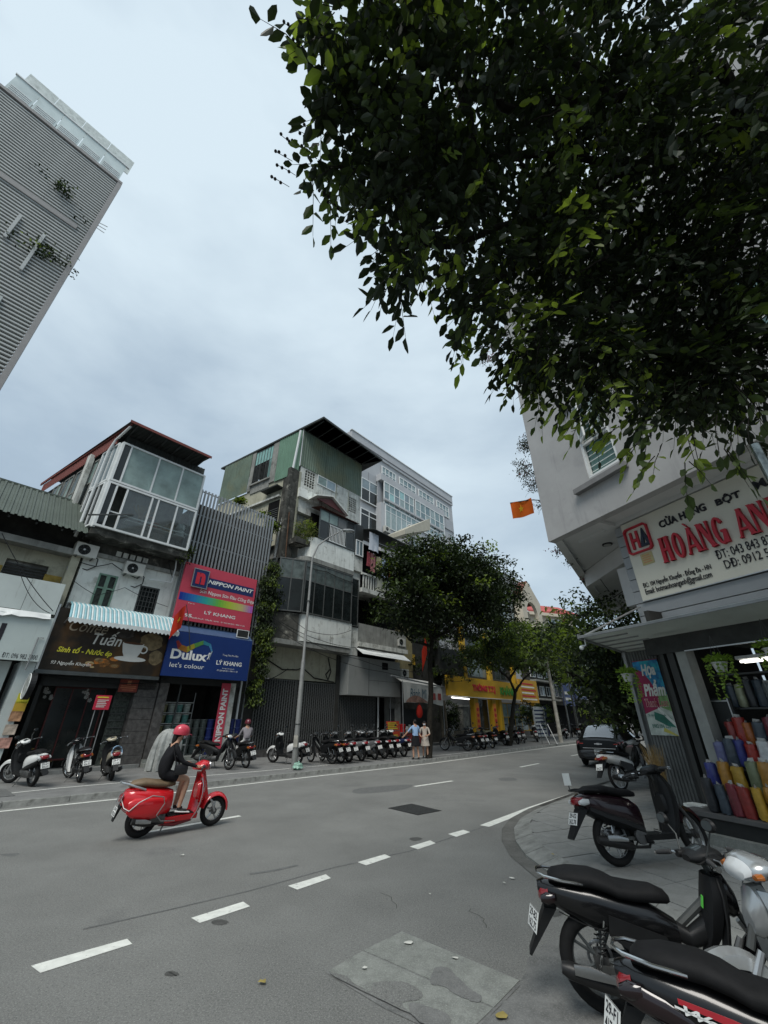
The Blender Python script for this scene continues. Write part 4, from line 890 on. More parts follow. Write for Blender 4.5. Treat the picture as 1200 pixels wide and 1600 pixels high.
# ------------------------------------------------------------------ house D: green sheet top floor over mouldy balconies
D = Bld('corner_tenement','tall stained tenement with green corrugated top storey and folding gates below','house',F,12.6,T0)
s0,s1 = 13.6,19.75
FD = Frame(*F.w(13.55,T0 - .05).xy,48.5 - 90 + 7.8); FD.o = Vector((FD.o.x,FD.o.y,0)); DS = D.sub(FD)
ZG = 17.75
D.b('core',pl_grey,s0 + .1,s1 - .05,T0 + .35,T0 + 8,7,ZG)
m = MB(); m.sheet((s0,T0,ZG),X_,Z_,s1 - s0,20.85 - ZG,.2,.03); D.p('front_sheet',m,greencorr)
for x in (s0 + 2.35,s0 + 4.1): D.b('sheet_seam',roofdark,x,x + .02,T0 - .034,T0 - .031,ZG,20.8)
D.b('corner_trim',whitealu,s0 - .05,s0 + .01,T0 - .05,T0 + .05,ZG - .1,20.9)
# roof with deep eaves
m = MB(); rr = random.Random(12)
P = [F.w(13.73,17.9,21.0),F.w(20.5,18.3,21.0),F.w(20.6,27,21.0),F.w(12.2,29.6,21.0)]; P = [F.l(p_) for p_ in P]; P = [Vector((p_.x,p_.y,21.0)) for p_ in P]
m.hull8([p_ - Z_ * .1 for p_ in P],[p_ + Z_ * .05 for p_ in P]); D.p('roof',m,roofdark)
m = MB(); m.hull8([P[0] + Vector((.1,.1,-.1)),P[1] + Vector((-.1,.1,-.1)),(s1,T0 - .06,20.9),(s0,T0 - .06,20.9)],[P[0] + Vector((.1,.1,-.09)),P[1] + Vector((-.1,.1,-.09)),(s1,T0 - .06,20.91),(s0,T0 - .06,20.91)]); D.p('eave_lining',m,roofdark)
for k in range(7): x = s0 + .3 + k * .95; D.b('rafter',roofdark,x,x + .05,18.1,T0 - .06,20.8,20.88)
m = MB(); m.tube([(15.9,T0 + 2,21),(15.9,T0 + 2,23.2)],[.05,.01],6); m.ell((15.9,T0 + 2,22.2),(.12,.12,.2),8,6); D.p('lightning_rod',m,gatem)
# side wall
def DQ(px,py): return FD.T(px,py,0)
a0,_ = DQ(352,732); a1,_ = DQ(395,714); _,zb1 = DQ(379,772); c0,_ = DQ(436,700); _,zb2 = DQ(440,772)
m = MB(); m.sheet((a0,0,zb1),X_,Z_,a1 - a0,20.9 - zb1,.2,.03); DS.p('side_sheet',m,greencorr)
m = MB(); m.sheet((c0,0,ZG - .6),X_,Z_,-c0 - .03,20.9 - ZG + .6,.2,.03); DS.p('side_sheet',m,M('green_sheet_bright',(.13,.23,.165),.5,metal=.1,var=.1,scale=.7,streak=.3,scol=(.06,.09,.06)))
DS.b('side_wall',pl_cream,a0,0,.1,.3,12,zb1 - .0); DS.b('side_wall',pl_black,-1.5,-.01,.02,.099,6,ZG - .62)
DS.b('surround',pl_grey,a1 + .02,a1 + .42,.0,.1,zb1,20.85); DS.b('surround',pl_grey,c0 - .62,c0 - .02,.0,.1,zb1,20.85)
x0,zt = DQ(394,716); x1,_ = DQ(436,700); _,zb = DQ(392,763); x0 = a1 + .43; x1 = c0 - .63; zb = zb1 + .5; DS.b('sill_wall',pl_grey,x0 - .02,x1 + .02,.03,.12,zb1 - .3,zb - .121)
DS.b('window_sill',pl_grey,x0 - .1,x1 + .1,-.12,.1,zb - .12,zb); DS.b('dark_room',black,x0,x1,.7,.75,zb,20.8)
gl1 = M('turquoise_pane',(.25,.45,.42),.2,var=.15,spec=.8)
window(DS,x0,x1,zb,20.8,.08,nx=6,ny=2,fm=gatem,pm=[glassdk,gl1,glassdk,gl1,None,gl1,None,gl1,glassdk,gl1,gl1,gl1],rows=[0,.58,1],fw=.05)
for k in range(14): x = x0 + .1 + (x1 - x0 - .2) * k / 13; DS.b('window_bar',gatem,x,x + .02,-.04,-.01,zb,zb + 1.6)
px0,pz0 = FD.T(470,673,-.3); px1,pz1 = FD.T(428,877,-.3)
m = MB(); m.tube([(px0,-.3,pz0),(px1,-.3,pz1),(px1 + .02,-.3,pz1 - 1.5)],.08,8); DS.p('drain_pipe',m,whitealu,label='long pale drain pipe down the corner of the green topped house')
v0,vz1 = FD.T(424,786,.1); v1,vz0 = FD.T(435,808,.1)
DS.b('vent_window',black,v0 - .2,v0 + .9,.05,.09,vz0 - .3,vz1)
for k in range(7): DS.b('louvre_slat',gatem,v0 - .2,v0 + .9,.02,.05,vz0 - .28 + k * .16,vz0 - .23 + k * .16)
DS.b('string_course',pl_white,a0,-1.6,-.12,.1,zb1 - 1.6,zb1 - 1.45)
DS.b('lean_to_roof',roofdark,-3.2,-1.5,-.5,.1,16.3,16.4)
# front, fourth floor: white wall with breeze blocks
wp_ = pl_white
D.b('pilaster',pl_black,12.9,13.75,T0 - .02,T0 + .3,7.3,ZG - .5)
wall_holes(D,13.75,s1,14.2,ZG,T0 + .02,.3,[(14.15,15.05,16.35,17.65),(15.25,17.0,16.95,17.72),(18.5,19.3,16.0,17.3)],pl_white)
def breeze(x0,x1,z0,z1):
    m = MB(); nx = max(2,round((x1 - x0) / .22)); nz = max(3,round((z1 - z0) / .2))
    f = D.b('breeze_panel',black,x0,x1,T0 + .2,T0 + .25,z0,z1)
    for k in range(nx + 1): x = x0 + (x1 - x0) * k / nx; D.b('block_rib',pl_white,x - .02,x + .02,T0 + .03,T0 + .15,z0,z1,f)
    for k in range(nz + 1): z = z0 + (z1 - z0) * k / nz; D.b('block_rib',pl_white,x0,x1,T0 + .035,T0 + .145,z - .02,z + .02,f)
breeze(14.15,15.05,16.35,17.65); breeze(18.5,19.3,16.0,17.3)
window(D,15.25,17.0,16.95,17.72,T0,nx=2,fm=whitealu,pm=[blindm,M('blue_blind',(.3,.38,.42),.4)],fw=.06)
for x in (17.1,18.4): D.b('wall_panel',pl_cream,x,x + .05,T0 - .01,T0 + .018,15.8,ZG)
D.b('fascia_band',pl_white2,13.7,15.4,T0 - .25,T0 + .019,15.2,15.9)
# gable canopy over the enclosed balcony
te = T0 - 1.0; ez1,ez0 = 14.45,12.3; es0,es1 = 14.95,18.25
apx = (16.0,te,15.55)
ga0,gz_ = F.T(495,776,te); gA,gzA = F.T(519,778,te); gB,gzB = F.T(541,804,te)
m = MB(); m.prism([(ga0 + .05,te + .02,gz_ - .1),(gB - .1,te + .02,gzB - .05),(gA,te + .02,gzA - .1)],(0,.06,0)); D.p('canopy_gable',m,M('maroon_board',(.09,.025,.025),.6))
m = MB(); m.prism([(gA - .05,te - .15,gzA + .02),(gB + .1,te - .15,gzB - .1),(gB + .1,te - .15,gzB - .02),(gA - .05,te - .15,gzA + .1)],(0,1.3,0)); m.prism([(gA - .05,te - .15,gzA + .1),(ga0 - .1,te - .15,gz_ + .1),(ga0 - .1,te - .15,gz_ + .02),(gA - .05,te - .15,gzA + .02)],(0,1.3,0)); D.p('canopy_roof',m,pl_white2)
m = MB(); m.sheet((es0 - .2,te - .25,ez1 + .02),X_,Vector((0,1.2,.35)).normalized(),es1 - es0 + .4,1.2,.16,.03); D.p('balcony_roof',m,M('rust_red_sheet',(.12,.05,.04),.7,var=.4,scale=5))
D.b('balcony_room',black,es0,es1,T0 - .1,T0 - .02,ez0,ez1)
window(D,es0,es1,ez0,ez1,te,nx=4,ny=2,fm=darkalu,pm=[glassdk,blindm,None,blindm,None,M('grey_panel',(.15,.155,.155),.6),glassdk,dkgrey],rows=[0,.62,1],fw=.07)
window(DS,-1.0,0,ez0,ez1,.3,nx=1,fm=darkalu,pm=glassdk)
for k in range(12): x = es0 + .95 + k * .125; D.b('baluster',whitealu,x,x + .035,te - .06,te - .03,ez0 + .05,ez0 + 1.25)
for z in (ez0 + .05,ez0 + 1.2): D.b('rail',whitealu,es0 + .9,es0 + 2.45,te - .07,te - .025,z,z + .05)
# parapets and slabs down the front (curved left end)
def parapet(z0,z1,mat,x0=14.2,x1=18.3,tt=19.0,dl=.5,name='parapet'):
    m = MB(); pts = [(x1,tt),(x0 + dl,tt),(x0 + dl * .35,tt + .12),(x0,tt + .45),(x0 - .05,T0 + .2),(x1,T0 + .2)]
    m.prism([(a,b_,z0) for a,b_ in pts][::-1],(0,0,z1 - z0)); return D.p(name,m,mat)
parapet(10.85,12.27,pl_white2,x0=14.4); parapet(10.55,10.83,pl_grey,x0=14.0,tt=18.95,name='floor_slab')
D.b('side_pier',pl_white,18.31,19.2,T0 - .75,T0 + .3,9.7,12.2)
# glazed band
bz0,bz1 = 7.3,10.5; bs = 12.9
D.b('band_room',M('curtain_dark',(.05,.055,.05),.8,var=.4,scale=3),13.2,18,T0 - .3,T0 - .25,bz0,bz1)
window(D,14.2,18.2,bz0,bz1,T0 - 1.0,nx=5,ny=2,fm=M('bronze_frame',(.10,.105,.10),.5,metal=.3),pm=[glassdk,M('grey_green_glass',(.09,.11,.105),.2,var=.35)],rows=[0,.62,1],fw=.07)
window(D,18.25,18.95,bz0 - .1,bz1 - .1,T0 - .85,nx=1,ny=2,fm=MATS['bronze_frame'],pm=glassdk,rows=[0,.62,1])
pA,pB = F.w(12.75,T0 - .35),F.w(14.17,T0 - 1.0); d = pB - pA; FE = Frame(pA.x,pA.y,math.degrees(math.atan2(d.y,d.x))); DE = D.sub(FE)
window(DE,0,d.length,bz0,bz1,0,nx=2,ny=2,fm=MATS['bronze_frame'],pm=[glassdk,MATS['grey_green_glass']],rows=[0,.62,1],fw=.07)
window(DS,-1.2,0,bz0,bz1,-.85,nx=2,ny=2,fm=MATS['bronze_frame'],pm=[glassdk,MATS['grey_green_glass']],rows=[0,.62,1],fw=.07)
D.b('lintel_band',pl_dark,12.8,18.9,T0 - .3,T0 + .2,bz1,bz1 + .1)
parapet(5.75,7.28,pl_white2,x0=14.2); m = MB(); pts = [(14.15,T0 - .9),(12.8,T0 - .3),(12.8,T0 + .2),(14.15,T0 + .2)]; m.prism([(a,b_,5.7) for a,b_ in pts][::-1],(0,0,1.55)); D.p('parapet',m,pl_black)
D.b('floor_slab',pl_grey,12.7,18.3,T0 - .95,T0 + .3,5.45,5.7); D.b('side_pier',pl_white,18.31,19.1,T0 - .8,T0 + .3,5.4,7.15)
# ledge plants box
D.b('plant_ledge',pl_black,13.4,14.9,T0 - .8,T0,11.6,11.95)
# recessed wall, gate
D.b('recess_wall',pl_cream,12.6,18.2,T0 + .02,T0 + .3,3.78,5.44); D.b('threshold',stonem,12.5,18.3,T0 - .15,T0 + .3,.1,.42)
m = MB(); m.tube([(12.9,T0 - .03,4.7),(14,T0 - .03,4.25),(15,T0 - .03,4.3),(15.4,T0 - .03,4.45),(16.3,T0 - .03,3.95),(17.9,T0 - .03,3.8)],.03,6); D.p('cable',m,plastic)
m = MB(); m.tube([(17.3,T0 - .03,5.2),(17.6,T0 - .03,4.4),(17.4,T0 - .03,3.9),(17.2,T0 - .03,4.2),(17.5,T0 - .03,4.5)],.035,6); D.p('cable',m,plastic)
def gate(b,x0,x1,z0,z1,t,lab=None):
    g_ = b.p('folding_gate',MB().box(x0,x1,t + .02,t + .05,z1 - .06,z1).box(x0,x1,t + .02,t + .05,z0,z0 + .05),gatem)
    n = int((x1 - x0) / .15); me = MB().box(-.024,.024,-.02,.02,0,z1 - z0).mesh('gate_slat',M('gate_slat_metal',(.15,.155,.15),.5,metal=.4,var=.2,scale=2,streak=.3,scol=(.06,.05,.04)))
    for k in range(n + 1): b.rep('gate_slat',me,x0 + (x1 - x0) * k / n,t,z0,g_)
    m = MB()
    for k in range(n):
        xa,xb = x0 + (x1 - x0) * k / n,x0 + (x1 - x0) * (k + 1) / n; z = z0 + .1 + (k % 2) * .09
        while z < z1 - .2:
            m.add([(xa,t + .024,z),(xb,t + .024,z + .09),(xb,t + .024,z + .125),(xa,t + .024,z + .035)],[(0,1,2,3),(3,2,1,0)]); z += .18
    o = b.p('lattice',m,MATS['gate_slat_metal'],g_); o['kind'] = 'stuff'
    b.b('gate_backing',dkgrey,x0,x1,t + .12,t + .14,z0,z1,g_)
gate(D,12.55,15.0,.43,3.74,T0 - .02); gate(D,15.12,18.0,.43,3.7,T0 - .02); D.b('gate_post',gatem,15.02,15.1,T0 - .06,T0 + .02,.43,3.75)
D.b('end_wall',pl_dark,18.05,18.3,T0 - .1,T0 + .3,.1,5.4)
# ------------------------------------------------------------------ house E: laundry balcony, grey boxed floor
E_ = Bld('laundry_house','dark narrow house with laundry balcony and a grey boxed first floor','house',F,18.4,T0)
E_.b('core',pl_dark,19.2,24.5,T0 + 1.2,T0 + 9,.1,14.5); E_.b('back_room',black,18.35,24.5,T0 + .6,T0 + .7,.1,14)
E_.b('boxed_floor',M('grey_board',(.24,.25,.24),.7,var=.08,scale=1,streak=.3,scol=(.1,.1,.09)),18.4,23.4,T0 - .8,T0 + .6,3.1,5.35)
for x in (20.2,): E_.b('board_seam',gatem,x,x + .03,T0 - .81,T0 - .802,3.12,5.3)
E_.b('board_seam',gatem,20.25,23.35,T0 - .81,T0 - .803,4.0,4.02); E_.b('vent_hole',black,21.5,22.1,T0 - .81,T0 - .802,4.75,5.2)
m = MB(); m.hull8([(18.9,T0 - 1.5,5.45),(23.8,T0 - 1.5,5.4),(23.8,T0 - .8,5.9),(18.9,T0 - .8,5.9)],[(18.9,T0 - 1.5,5.47),(23.8,T0 - 1.5,5.42),(23.8,T0 - .8,5.92),(18.9,T0 - .8,5.92)]); E_.p('awning_sheet',m,whitealu)
E_.b('balcony_parapet',pl_grey,19.1,24.2,T0 - .8,T0 - .6,6.3,7.5); E_.b('balcony_slab',pl_white,19.1,24.2,T0 - .95,T0 + .6,6.0,6.28)
gate(E_,18.5,21.8,.3,3.05,T0 + .1); E_.b('pipe',whitealu,21.9,21.98,T0 - .1,T0 - .02,.1,3.1); E_.b('pier',pl_grey,23.3,23.9,T0 - .4,T0 + .6,.1,5.4)
bl = E_.b('upper_slab',pl_white,19.1,22.6,T0 - 1.1,T0 + .6,9.6,9.9)
for k in range(13): x = 19.25 + k * .26; E_.b('baluster',pl_white,x,x + .07,T0 - 1.05,T0 - .95,9.9,10.85,bl)
E_.b('hand_rail',pl_white,19.1,22.6,T0 - 1.1,T0 - .9,10.85,10.98,bl)
window(E_,18.4,19.15,12.1,13.3,T0 - 1.0,nx=2,fm=whitealu,pm=glassbl,fw=.07); E_.b('side_wall',pl_white,18.35,19.2,T0 - .95,T0 + .3,11.0,12.05); E_.b('upper_box',dkgrey,18.35,19.2,T0 - .95,T0 + .3,13.35,14.6)
m = MB(); m.hull8([(19.3,T0 - 2.0,14.1),(25.5,T0 - 2.0,14.0),(25.5,T0 + 2,15.3),(19.3,T0 + 2,15.3)],[(19.3,T0 - 2.0,14.15),(25.5,T0 - 2.0,14.05),(25.5,T0 + 2,15.35),(19.3,T0 + 2,15.35)]); E_.p('roof',m,roofdark)
E_.b('clothes_line',whitealu,19.25,22.4,T0 - 1.42,T0 - 1.4,13.5,13.52)
def cloth(x0,x1,z1,z0,mt,lab,t=T0 - 1.4):
    m = MB(); n = 6; rings = []; rr_ = random.Random(int(x0 * 100))
    for j in range(5):
        z = z1 + (z0 - z1) * j / 4; rings.append([(x0 + (x1 - x0) * i / n + rr_.uniform(-.02,.02),t + .05 * math.sin(i * 2.1 + j * .4) * (j / 4),z + rr_.uniform(-.03,.03) * (j > 0)) for i in range(n + 1)])
    m.loft(rings,closed=False); m.v += [(a,b_ + .01,c_) for a,b_,c_ in m.v]; n0 = len(m.v) // 2; m.f += [tuple(i + n0 for i in reversed(f)) for f in m.f]; m.mi *= 2; m.sm *= 2
    r = Bld('hanging_cloth',lab,'laundry',F,x0,t,z1,'laundry drying on the balcony line'); r.p('cloth',m,mt)
    r.b('clothes_peg',whitealu,(x0 + x1) / 2 - .01,(x0 + x1) / 2 + .01,t - .03,t - .015,z1 - .06,z1 + .03)
cloth(19.2,20.2,14.0,12.6,M('cloth_white',(.5,.53,.58),.9,var=.1),'large white cloth hanging highest on the balcony',T0 - 1.6)
cloth(19.2,19.55,12.5,11.4,M('cloth_maroon',(.22,.05,.06),.9,var=.3,scale=9),'maroon patterned garment hanging at the house end of the line')
cloth(19.58,20.1,12.5,11.1,M('cloth_rose',(.32,.14,.14),.9,var=.4,scale=9),'rose striped garment hanging beside the maroon one')
cloth(20.2,20.75,12.4,11.3,M('cloth_straw',(.4,.36,.2),.9,var=.1),'straw yellow towel on the balcony line')
cloth(20.85,21.5,12.4,11.0,M('cloth_blue',(.35,.42,.55),.9,var=.1),'pale blue cloth on the balcony line')
cloth(21.5,22.1,11.9,11.1,M('cloth_orange',(.5,.13,.06),.9,var=.1),'orange red cloth on the balcony line near the tree')
cloth(20.6,21.6,10.95,10.0,M('cloth_cream',(.4,.4,.33),.9,var=.1),'cream sheet hung over the balusters of the laundry balcony',T0 - 1.12)
ac_unit(F,23.6,T0 - .6,6.5,'air conditioner on the concrete balcony left of the big street tree'); ac_unit(F,23.9,T0 - .6,4.4,'air conditioner beside the grey boxed floor above the bread stall')
# ------------------------------------------------------------------ office block behind
TO = 28
O_ = Bld('office_block','pale grey office block with ribbon windows rising behind the old houses','office building',F,26,TO)
oz = 32.6; os0,os1 = F.T(550,672,TO)[0],F.T(706,775,TO)[0]
O_.b('wall',office,os0,os1,TO + .2,TO + 14,0,oz - .9); O_.b('parapet',office,os0,os1,TO,TO + 14,oz - 1.6,oz)
O_.b('cornice',M('cornice_dark',(.13,.13,.135),.7),os0 + 1.2,os1 - .3,TO - .05,TO - .002,oz - 1.25,oz - 1.12); O_.b('coping',whitealu,os0 - .1,os1 + .1,TO - .1,TO + .3,oz + .003,oz + .1)
def OT(px,py,t=TO): return F.T(px,py,t)
gpan = [M('office_glass_a',(.22,.30,.31),.15,var=.2),M('office_glass_b',(.30,.37,.37),.2,var=.15),M('office_glass_c',(.17,.24,.26),.12,var=.2)]
# top row windows: four groups
for (pa,pb) in (((597,724),(619,745)),((624,740),(650,768)),((654,763),(678,786)),((682,779),(702,806))):
    x0,z1 = OT(*pa); x1,_ = OT(pb[0],pb[1]); window(O_,x0,x1,oz - 4.3,oz - 2.4,TO + .12,nx=4,ny=2,fm=whitealu,pm=gpan,rows=[0,.55,1],fw=.12,dep=.12)
O_.b('wall_skin',office2,os0,os1 - .3,TO + .02,TO + .199,oz - 6.2,oz - 4.6); 
k = os0
while k < os1 - 1: O_.b('panel_joint',M('joint',(.2,.2,.2),.8),k,k + .06,TO + .008,TO + .018,oz - 6.2,oz - 4.6); k += 1.5
# second row: projecting bay of windows
x0,z1 = OT(600,751,TO - .8); x1,_ = OT(694,818,TO - .8); zz = z1
O_.b('bay',office,x0 - .5,x1 + .3,TO - .8,TO + .19,3,zz - 3.1); O_.b('bay_head',office,x0 - .5,x1 + .3,TO - .8,TO + .019,zz,zz + .9)
O_.b('bay_room',office2,x0 - .5,x1 + .3,TO - .2,TO - .15,zz - 3.1,zz)
window(O_,x0,x0 + (x1 - x0) * .46,zz - 3.1,zz,TO - .72,nx=6,ny=2,fm=whitealu,pm=[gpan[2],gpan[1],M('turq_glass',(.3,.5,.5),.2),gpan[0],glassbl],rows=[0,.6,1],fw=.12,dep=.1)
window(O_,x0 + (x1 - x0) * .48,x1,zz - 3.1,zz,TO - .72,nx=6,ny=2,fm=whitealu,pm=gpan,rows=[0,.55,1],fw=.12,dep=.1)
x2,z2 = OT(600,783,TO - .9); x3,_ = OT(694,848,TO - .9)
O_.b('window_hood',office,x2,x3,TO - 1.05,TO - .801,z2 + .2,z2 + .45)
window(O_,x2 + .3,x3 - .3,z2 - 3.2,z2 - .2,TO - .802,nx=12,ny=2,fm=whitealu,pm=[gpan[1],gpan[0]],rows=[0,.72,1],fw=.1,dep=.08)
# recessed link on the left and its corner windows
lx0,lz1 = OT(566,746,TO + .02); lx1,lz0 = OT(585,777,TO + .02)
window(O_,lx0 - .2,lx0 + 2.6,lz1 - 3.0,lz1,TO - .02,nx=2,ny=2,fm=whitealu,pm=[glassdk,glassbl],rows=[0,.55,1],fw=.12); window(O_,lx0 - .2,lx0 + 2.6,lz1 - 7.2,lz1 - 4.0,TO - .02,nx=2,ny=2,fm=whitealu,pm=glassdk,rows=[0,.78,1],fw=.12)
ac_unit(F,F.T(604,828,TO - 1.0)[0],TO - .9,F.T(604,832,TO - 1.0)[1],'white air conditioner on the office block near its projecting roof',w_=.9,h_=.7)
ac_unit(F,F.T(703,850,TO - .2)[0],TO - .2,F.T(703,856,TO - .2)[1],'air conditioner at the far end of the office block facade',w_=.9,h_=.7)
x0,z1 = F.T(700,832,TO); window(O_,os1 - 1.6,os1 - .4,z1 - 2.4,z1 - .3,TO - .05,nx=1,ny=2,fm=darkalu,pm=[glassdk,gpan[1]])
# lower wing
TW = 25.5; w0,wz = F.T(640,822,TW); w1,wz2 = F.T(812,915,TW)
Wg = Bld('office_wing','long lower grey glazed wing of offices running behind the tree crowns','office building',F,w0,TW)
Wg.b('wall',office2,w0,w1,TW,TW + 10,0,wz - 3); Wg.b('parapet',office,w0,w1,TW - .05,TW + 10,wz - 1.2,wz); Wg.b('coping',whitealu,w0 - .2,w1 + .1,TW - .2,TW + .2,wz + .003,wz + .12)
Wg.b('dark_band',M('band_dark',(.05,.055,.06),.5),w0 + .4,w1 - .2,TW - .02,TW + .01,wz - 1.45,wz - 1.25)
Wg.b('curtain_room',office2,w0,w1,TW + .06,TW + 10,wz - 3.0,wz - 1.25)
n = 9
for k in range(n): a = w0 + .3 + (w1 - w0 - .6) * k / n; window(Wg,a,a + (w1 - w0 - .6) / n - .1,wz - 7,wz - 1.5,TW - .002,nx=2,ny=3,fm=whitealu,pm=[M('wing_glass',(.33,.38,.39),.25,var=.15),M('wing_glass_b',(.26,.32,.34),.2,var=.15)],fw=.1,dep=.08)
m = MB(); xx,zz = F.T(600,838,23.5); m.hull8([(w0 - 4.6,22.6,wz - 3.4),(w0 - .05,22.6,wz - 1.4),(w0 - .05,TW,wz - 1.4),(w0 - 4.6,TW,wz - 3.4)],[(w0 - 4.6,22.6,wz - 2.9),(w0 - .05,22.6,wz + .0),(w0 - .05,TW,wz + .0),(w0 - 4.6,TW,wz - 2.9)]); Wg.p('stair_roof',m,M('cream_render',(.42,.4,.33),.8,var=.08))
# ------------------------------------------------------------------ gabled cream building and red roof
def FT20(px,py,t=20): return F.T(px,py,t)
g0,gz = F.T(811,916,24); ga,gza = F.T(821,911,24); g1,_ = F.T(834,930,24)
Gb = Bld('gabled_house','cream house with an arched gable opening beyond the big tree','house',F,g0,24)
cream = M('cream_paint',(.5,.45,.36),.8,var=.08,scale=.8,streak=.15,scol=(.3,.27,.2))
gw_ = g1 - g0 + 2
H0 = gza - 2.6
m = MB(); cx = g0 + gw_ / 2; hw = gw_ * .28; ar = [(cx + hw * math.cos(math.pi * k / 10),H0 - 2.2 + hw * .9 * math.sin(math.pi * k / 10)) for k in range(11)]
outer = [(g0 + gw_,0),(g0 + gw_,H0),(cx,gza + .4),(g0,H0),(g0,0)]
m.prism([(g0,24,0),(cx - hw,24,0),(cx - hw,24,H0 - 2.2),(cx - hw,24,H0),(g0,24,H0)],(0,.5,0)); m.prism([(cx + hw,24,0),(g0 + gw_,24,0),(g0 + gw_,24,H0),(cx + hw,24,H0),(cx + hw,24,H0 - 2.2)],(0,.5,0))
for k in range(10):
    (xa,za),(xb,zb) = ar[k + 1],ar[k]; m.prism([(xa,24,za),(xb,24,zb),(xb,24,H0),(xa,24,H0)],(0,.5,0))
m.prism([(g0,24,H0 + .001),(g0 + gw_,24,H0 + .001),(cx,24,gza + .4)],(0,.5,0)); Gb.p('gable_wall',m,cream)
Gb.b('back_wall',cream,g0,g0 + gw_,26,34,0,H0 - 1); Gb.b('side_wall',cream,g0,g0 + .4,24.51,26,0,H0); window(Gb,cx - .9,cx + .9,H0 - 7,H0 - 3.4,25.98,nx=2,ny=2,fm=whitealu,pm=gpan)
m = MB(); m.hull8([(g0 - .2,24.1,H0),(cx,24.1,gza + .45),(cx,30,gza + .45),(g0 - .2,30,H0)],[(g0 - .3,24.1,H0 + .15),(cx,24.1,gza + .6),(cx,30,gza + .6),(g0 - .3,30,H0 + .15)]); m.hull8([(cx + .001,24.1,gza + .45),(g0 + gw_ + .2,24.1,H0),(g0 + gw_ + .2,30,H0),(cx + .001,30,gza + .45)],[(cx + .001,24.1,gza + .6),(g0 + gw_ + .3,24.1,H0 + .15),(g0 + gw_ + .3,30,H0 + .15),(cx + .001,30,gza + .6)])
Gb.p('roof',m,M('tile_red_brown',(.2,.09,.07),.8,var=.2))
# red roof house faces the camera more squarely
pA = W.T(834,960,62); Y2 = 78
x0,z1 = W.T(832,940,Y2); x1,z1b = W.T(893,926,Y2); RR = Frame(x0 - 1,Y2,20)
a0,az = RR.T(833,938,0); a1,az2 = RR.T(890,927,0)
Rb = Bld('red_roofed_house','cream building with a bright red roof far down the street','house',RR,a0,0)
Rb.b('wall',cream,a0 - 2,a1,.3,12,0,az - 2.3)
m = MB(); m.hull8([(a0 - 2,-.5,az - 2.4),(a1 + .5,-.5,az - 2.4),(a1,4,az),(a0 - 2,4,az)],[(a0 - 2,-.5,az - 2.1),(a1 + .5,-.5,az - 2.1),(a1,4,az + .3),(a0 - 2,4,az + .3)]); Rb.p('roof',m,M('red_roof',(.38,.08,.07),.7,var=.15,scale=.6))
m = MB(); m.prism([(a1 + .01,.2,az - 2.4),(a1 + .01,9,az - 2.4),(a1 + .01,4,az + .1)],(.4,0,0)); Rb.p('gable',m,cream)
Rb.b('eave',cream,a0 - 2,a1 + .5,-.6,.29,az - 3.0,az - 2.42)
x0,zt = RR.T(852,940,0); x1,_ = RR.T(868,940,0); window(Rb,x0,x1 + .8,az - 8,az - 3.4,.28,nx=4,ny=2,fm=whitealu,pm=gpan,fw=.15); window(Rb,a0 + .2,a0 + 1.8,az - 8,az - 4,.28,nx=2,ny=2,fm=whitealu,pm=gpan,fw=.15)
Rb.b('red_panel',M('red_roof'),x1 + 1.2,x1 + 2,.2,.29,az - 8,az - 3.1)
# ------------------------------------------------------------------ yellow shop
Ys = Bld('yellow_shop','bright yellow shop front with a long yellow sign behind the forked tree','shop',F,31,T0)
ylw = M('yellow_paint',(.44,.27,.02),.55,var=.08,scale=1); 
Ys.b('wall',office2,29,48,T0 + 1.0,T0 + 9,0,12); 
yz0,yz1 = 3.45,4.9
sg_ = Bld('shop_sign','long yellow shop sign with red and green lettering over the yellow shop','sign',F,31.5,T0 - .4,yz0)
sg_.b('panel',ylw,30.0,43.6,T0 - .4,T0 - .2,yz0,yz1 + .1); sg_.b('white_edge',wp,30,43.6,T0 - .45,T0 - .4,yz0 - .06,yz0 - .002)
m = MB(); m.text('THÔNG T.T.J',(34.0,T0 - .41,yz0 + .35),X_,Z_,4.2,.8,.03,bold=.05); sg_.p('lettering',m,redsign)
m = MB(); m.text('KHÁNH',(39.2,T0 - .41,yz0 + .35),X_,Z_,3.2,.85,.03,bold=.05); sg_.p('lettering',m,M('green_letter',(.04,.22,.03),.6))
s2 = Bld('list_sign','orange yellow sign panel with red print lines right of the forked tree','sign',F,43.7,T0 - .45,yz0); s2.b('panel',M('orange_yellow',(.42,.24,.03),.6),43.7,48.3,T0 - .45,T0 - .25,yz0 - .2,yz1 + .6)
for k in range(6): s2.b('print_line',wp if k % 2 == 0 else redsign,44.1,47.8 - .3 * (k % 3),T0 - .456,T0 - .451,yz0 + .05 + k * .3,yz0 + .2 + k * .3)
def col_(px,w_,z1=yz0 + 1.2): a = F.T(px,1150,T0 - .1)[0]; Ys.b('column',ylw,a,a + w_,T0 - .25,T0 + .2,.1,z1)
for a,w_ in ((34.3,.75),(37.6,.75),(39.1,.5),(47.3,.5)): Ys.b('column',ylw,a,a + w_,T0 - .25,T0 + .2,.1,yz0 - .07)
for a in (33.4,38.1,43.5): Ys.b('column',ylw,a,a + .5,T0 - .1,T0 + .3,yz1 + .11,9.5)
for a in (34.5,37.7): 
    b_ = Bld('side_poster',('first' if a < 36 else 'second') + ' orange poster with red characters on a yellow column','poster',F,a,T0 - .3,.8); b_.b('sheet',M('orange_poster',(.6,.22,.04),.6,var=.2,scale=3),a,a + .55,T0 - .28,T0 - .26,.7,3.0)
    for k in range(4): b_.b('print',redsign,a + .1,a + .45,T0 - .286,T0 - .281,1.0 + k * .45,1.25 + k * .45)
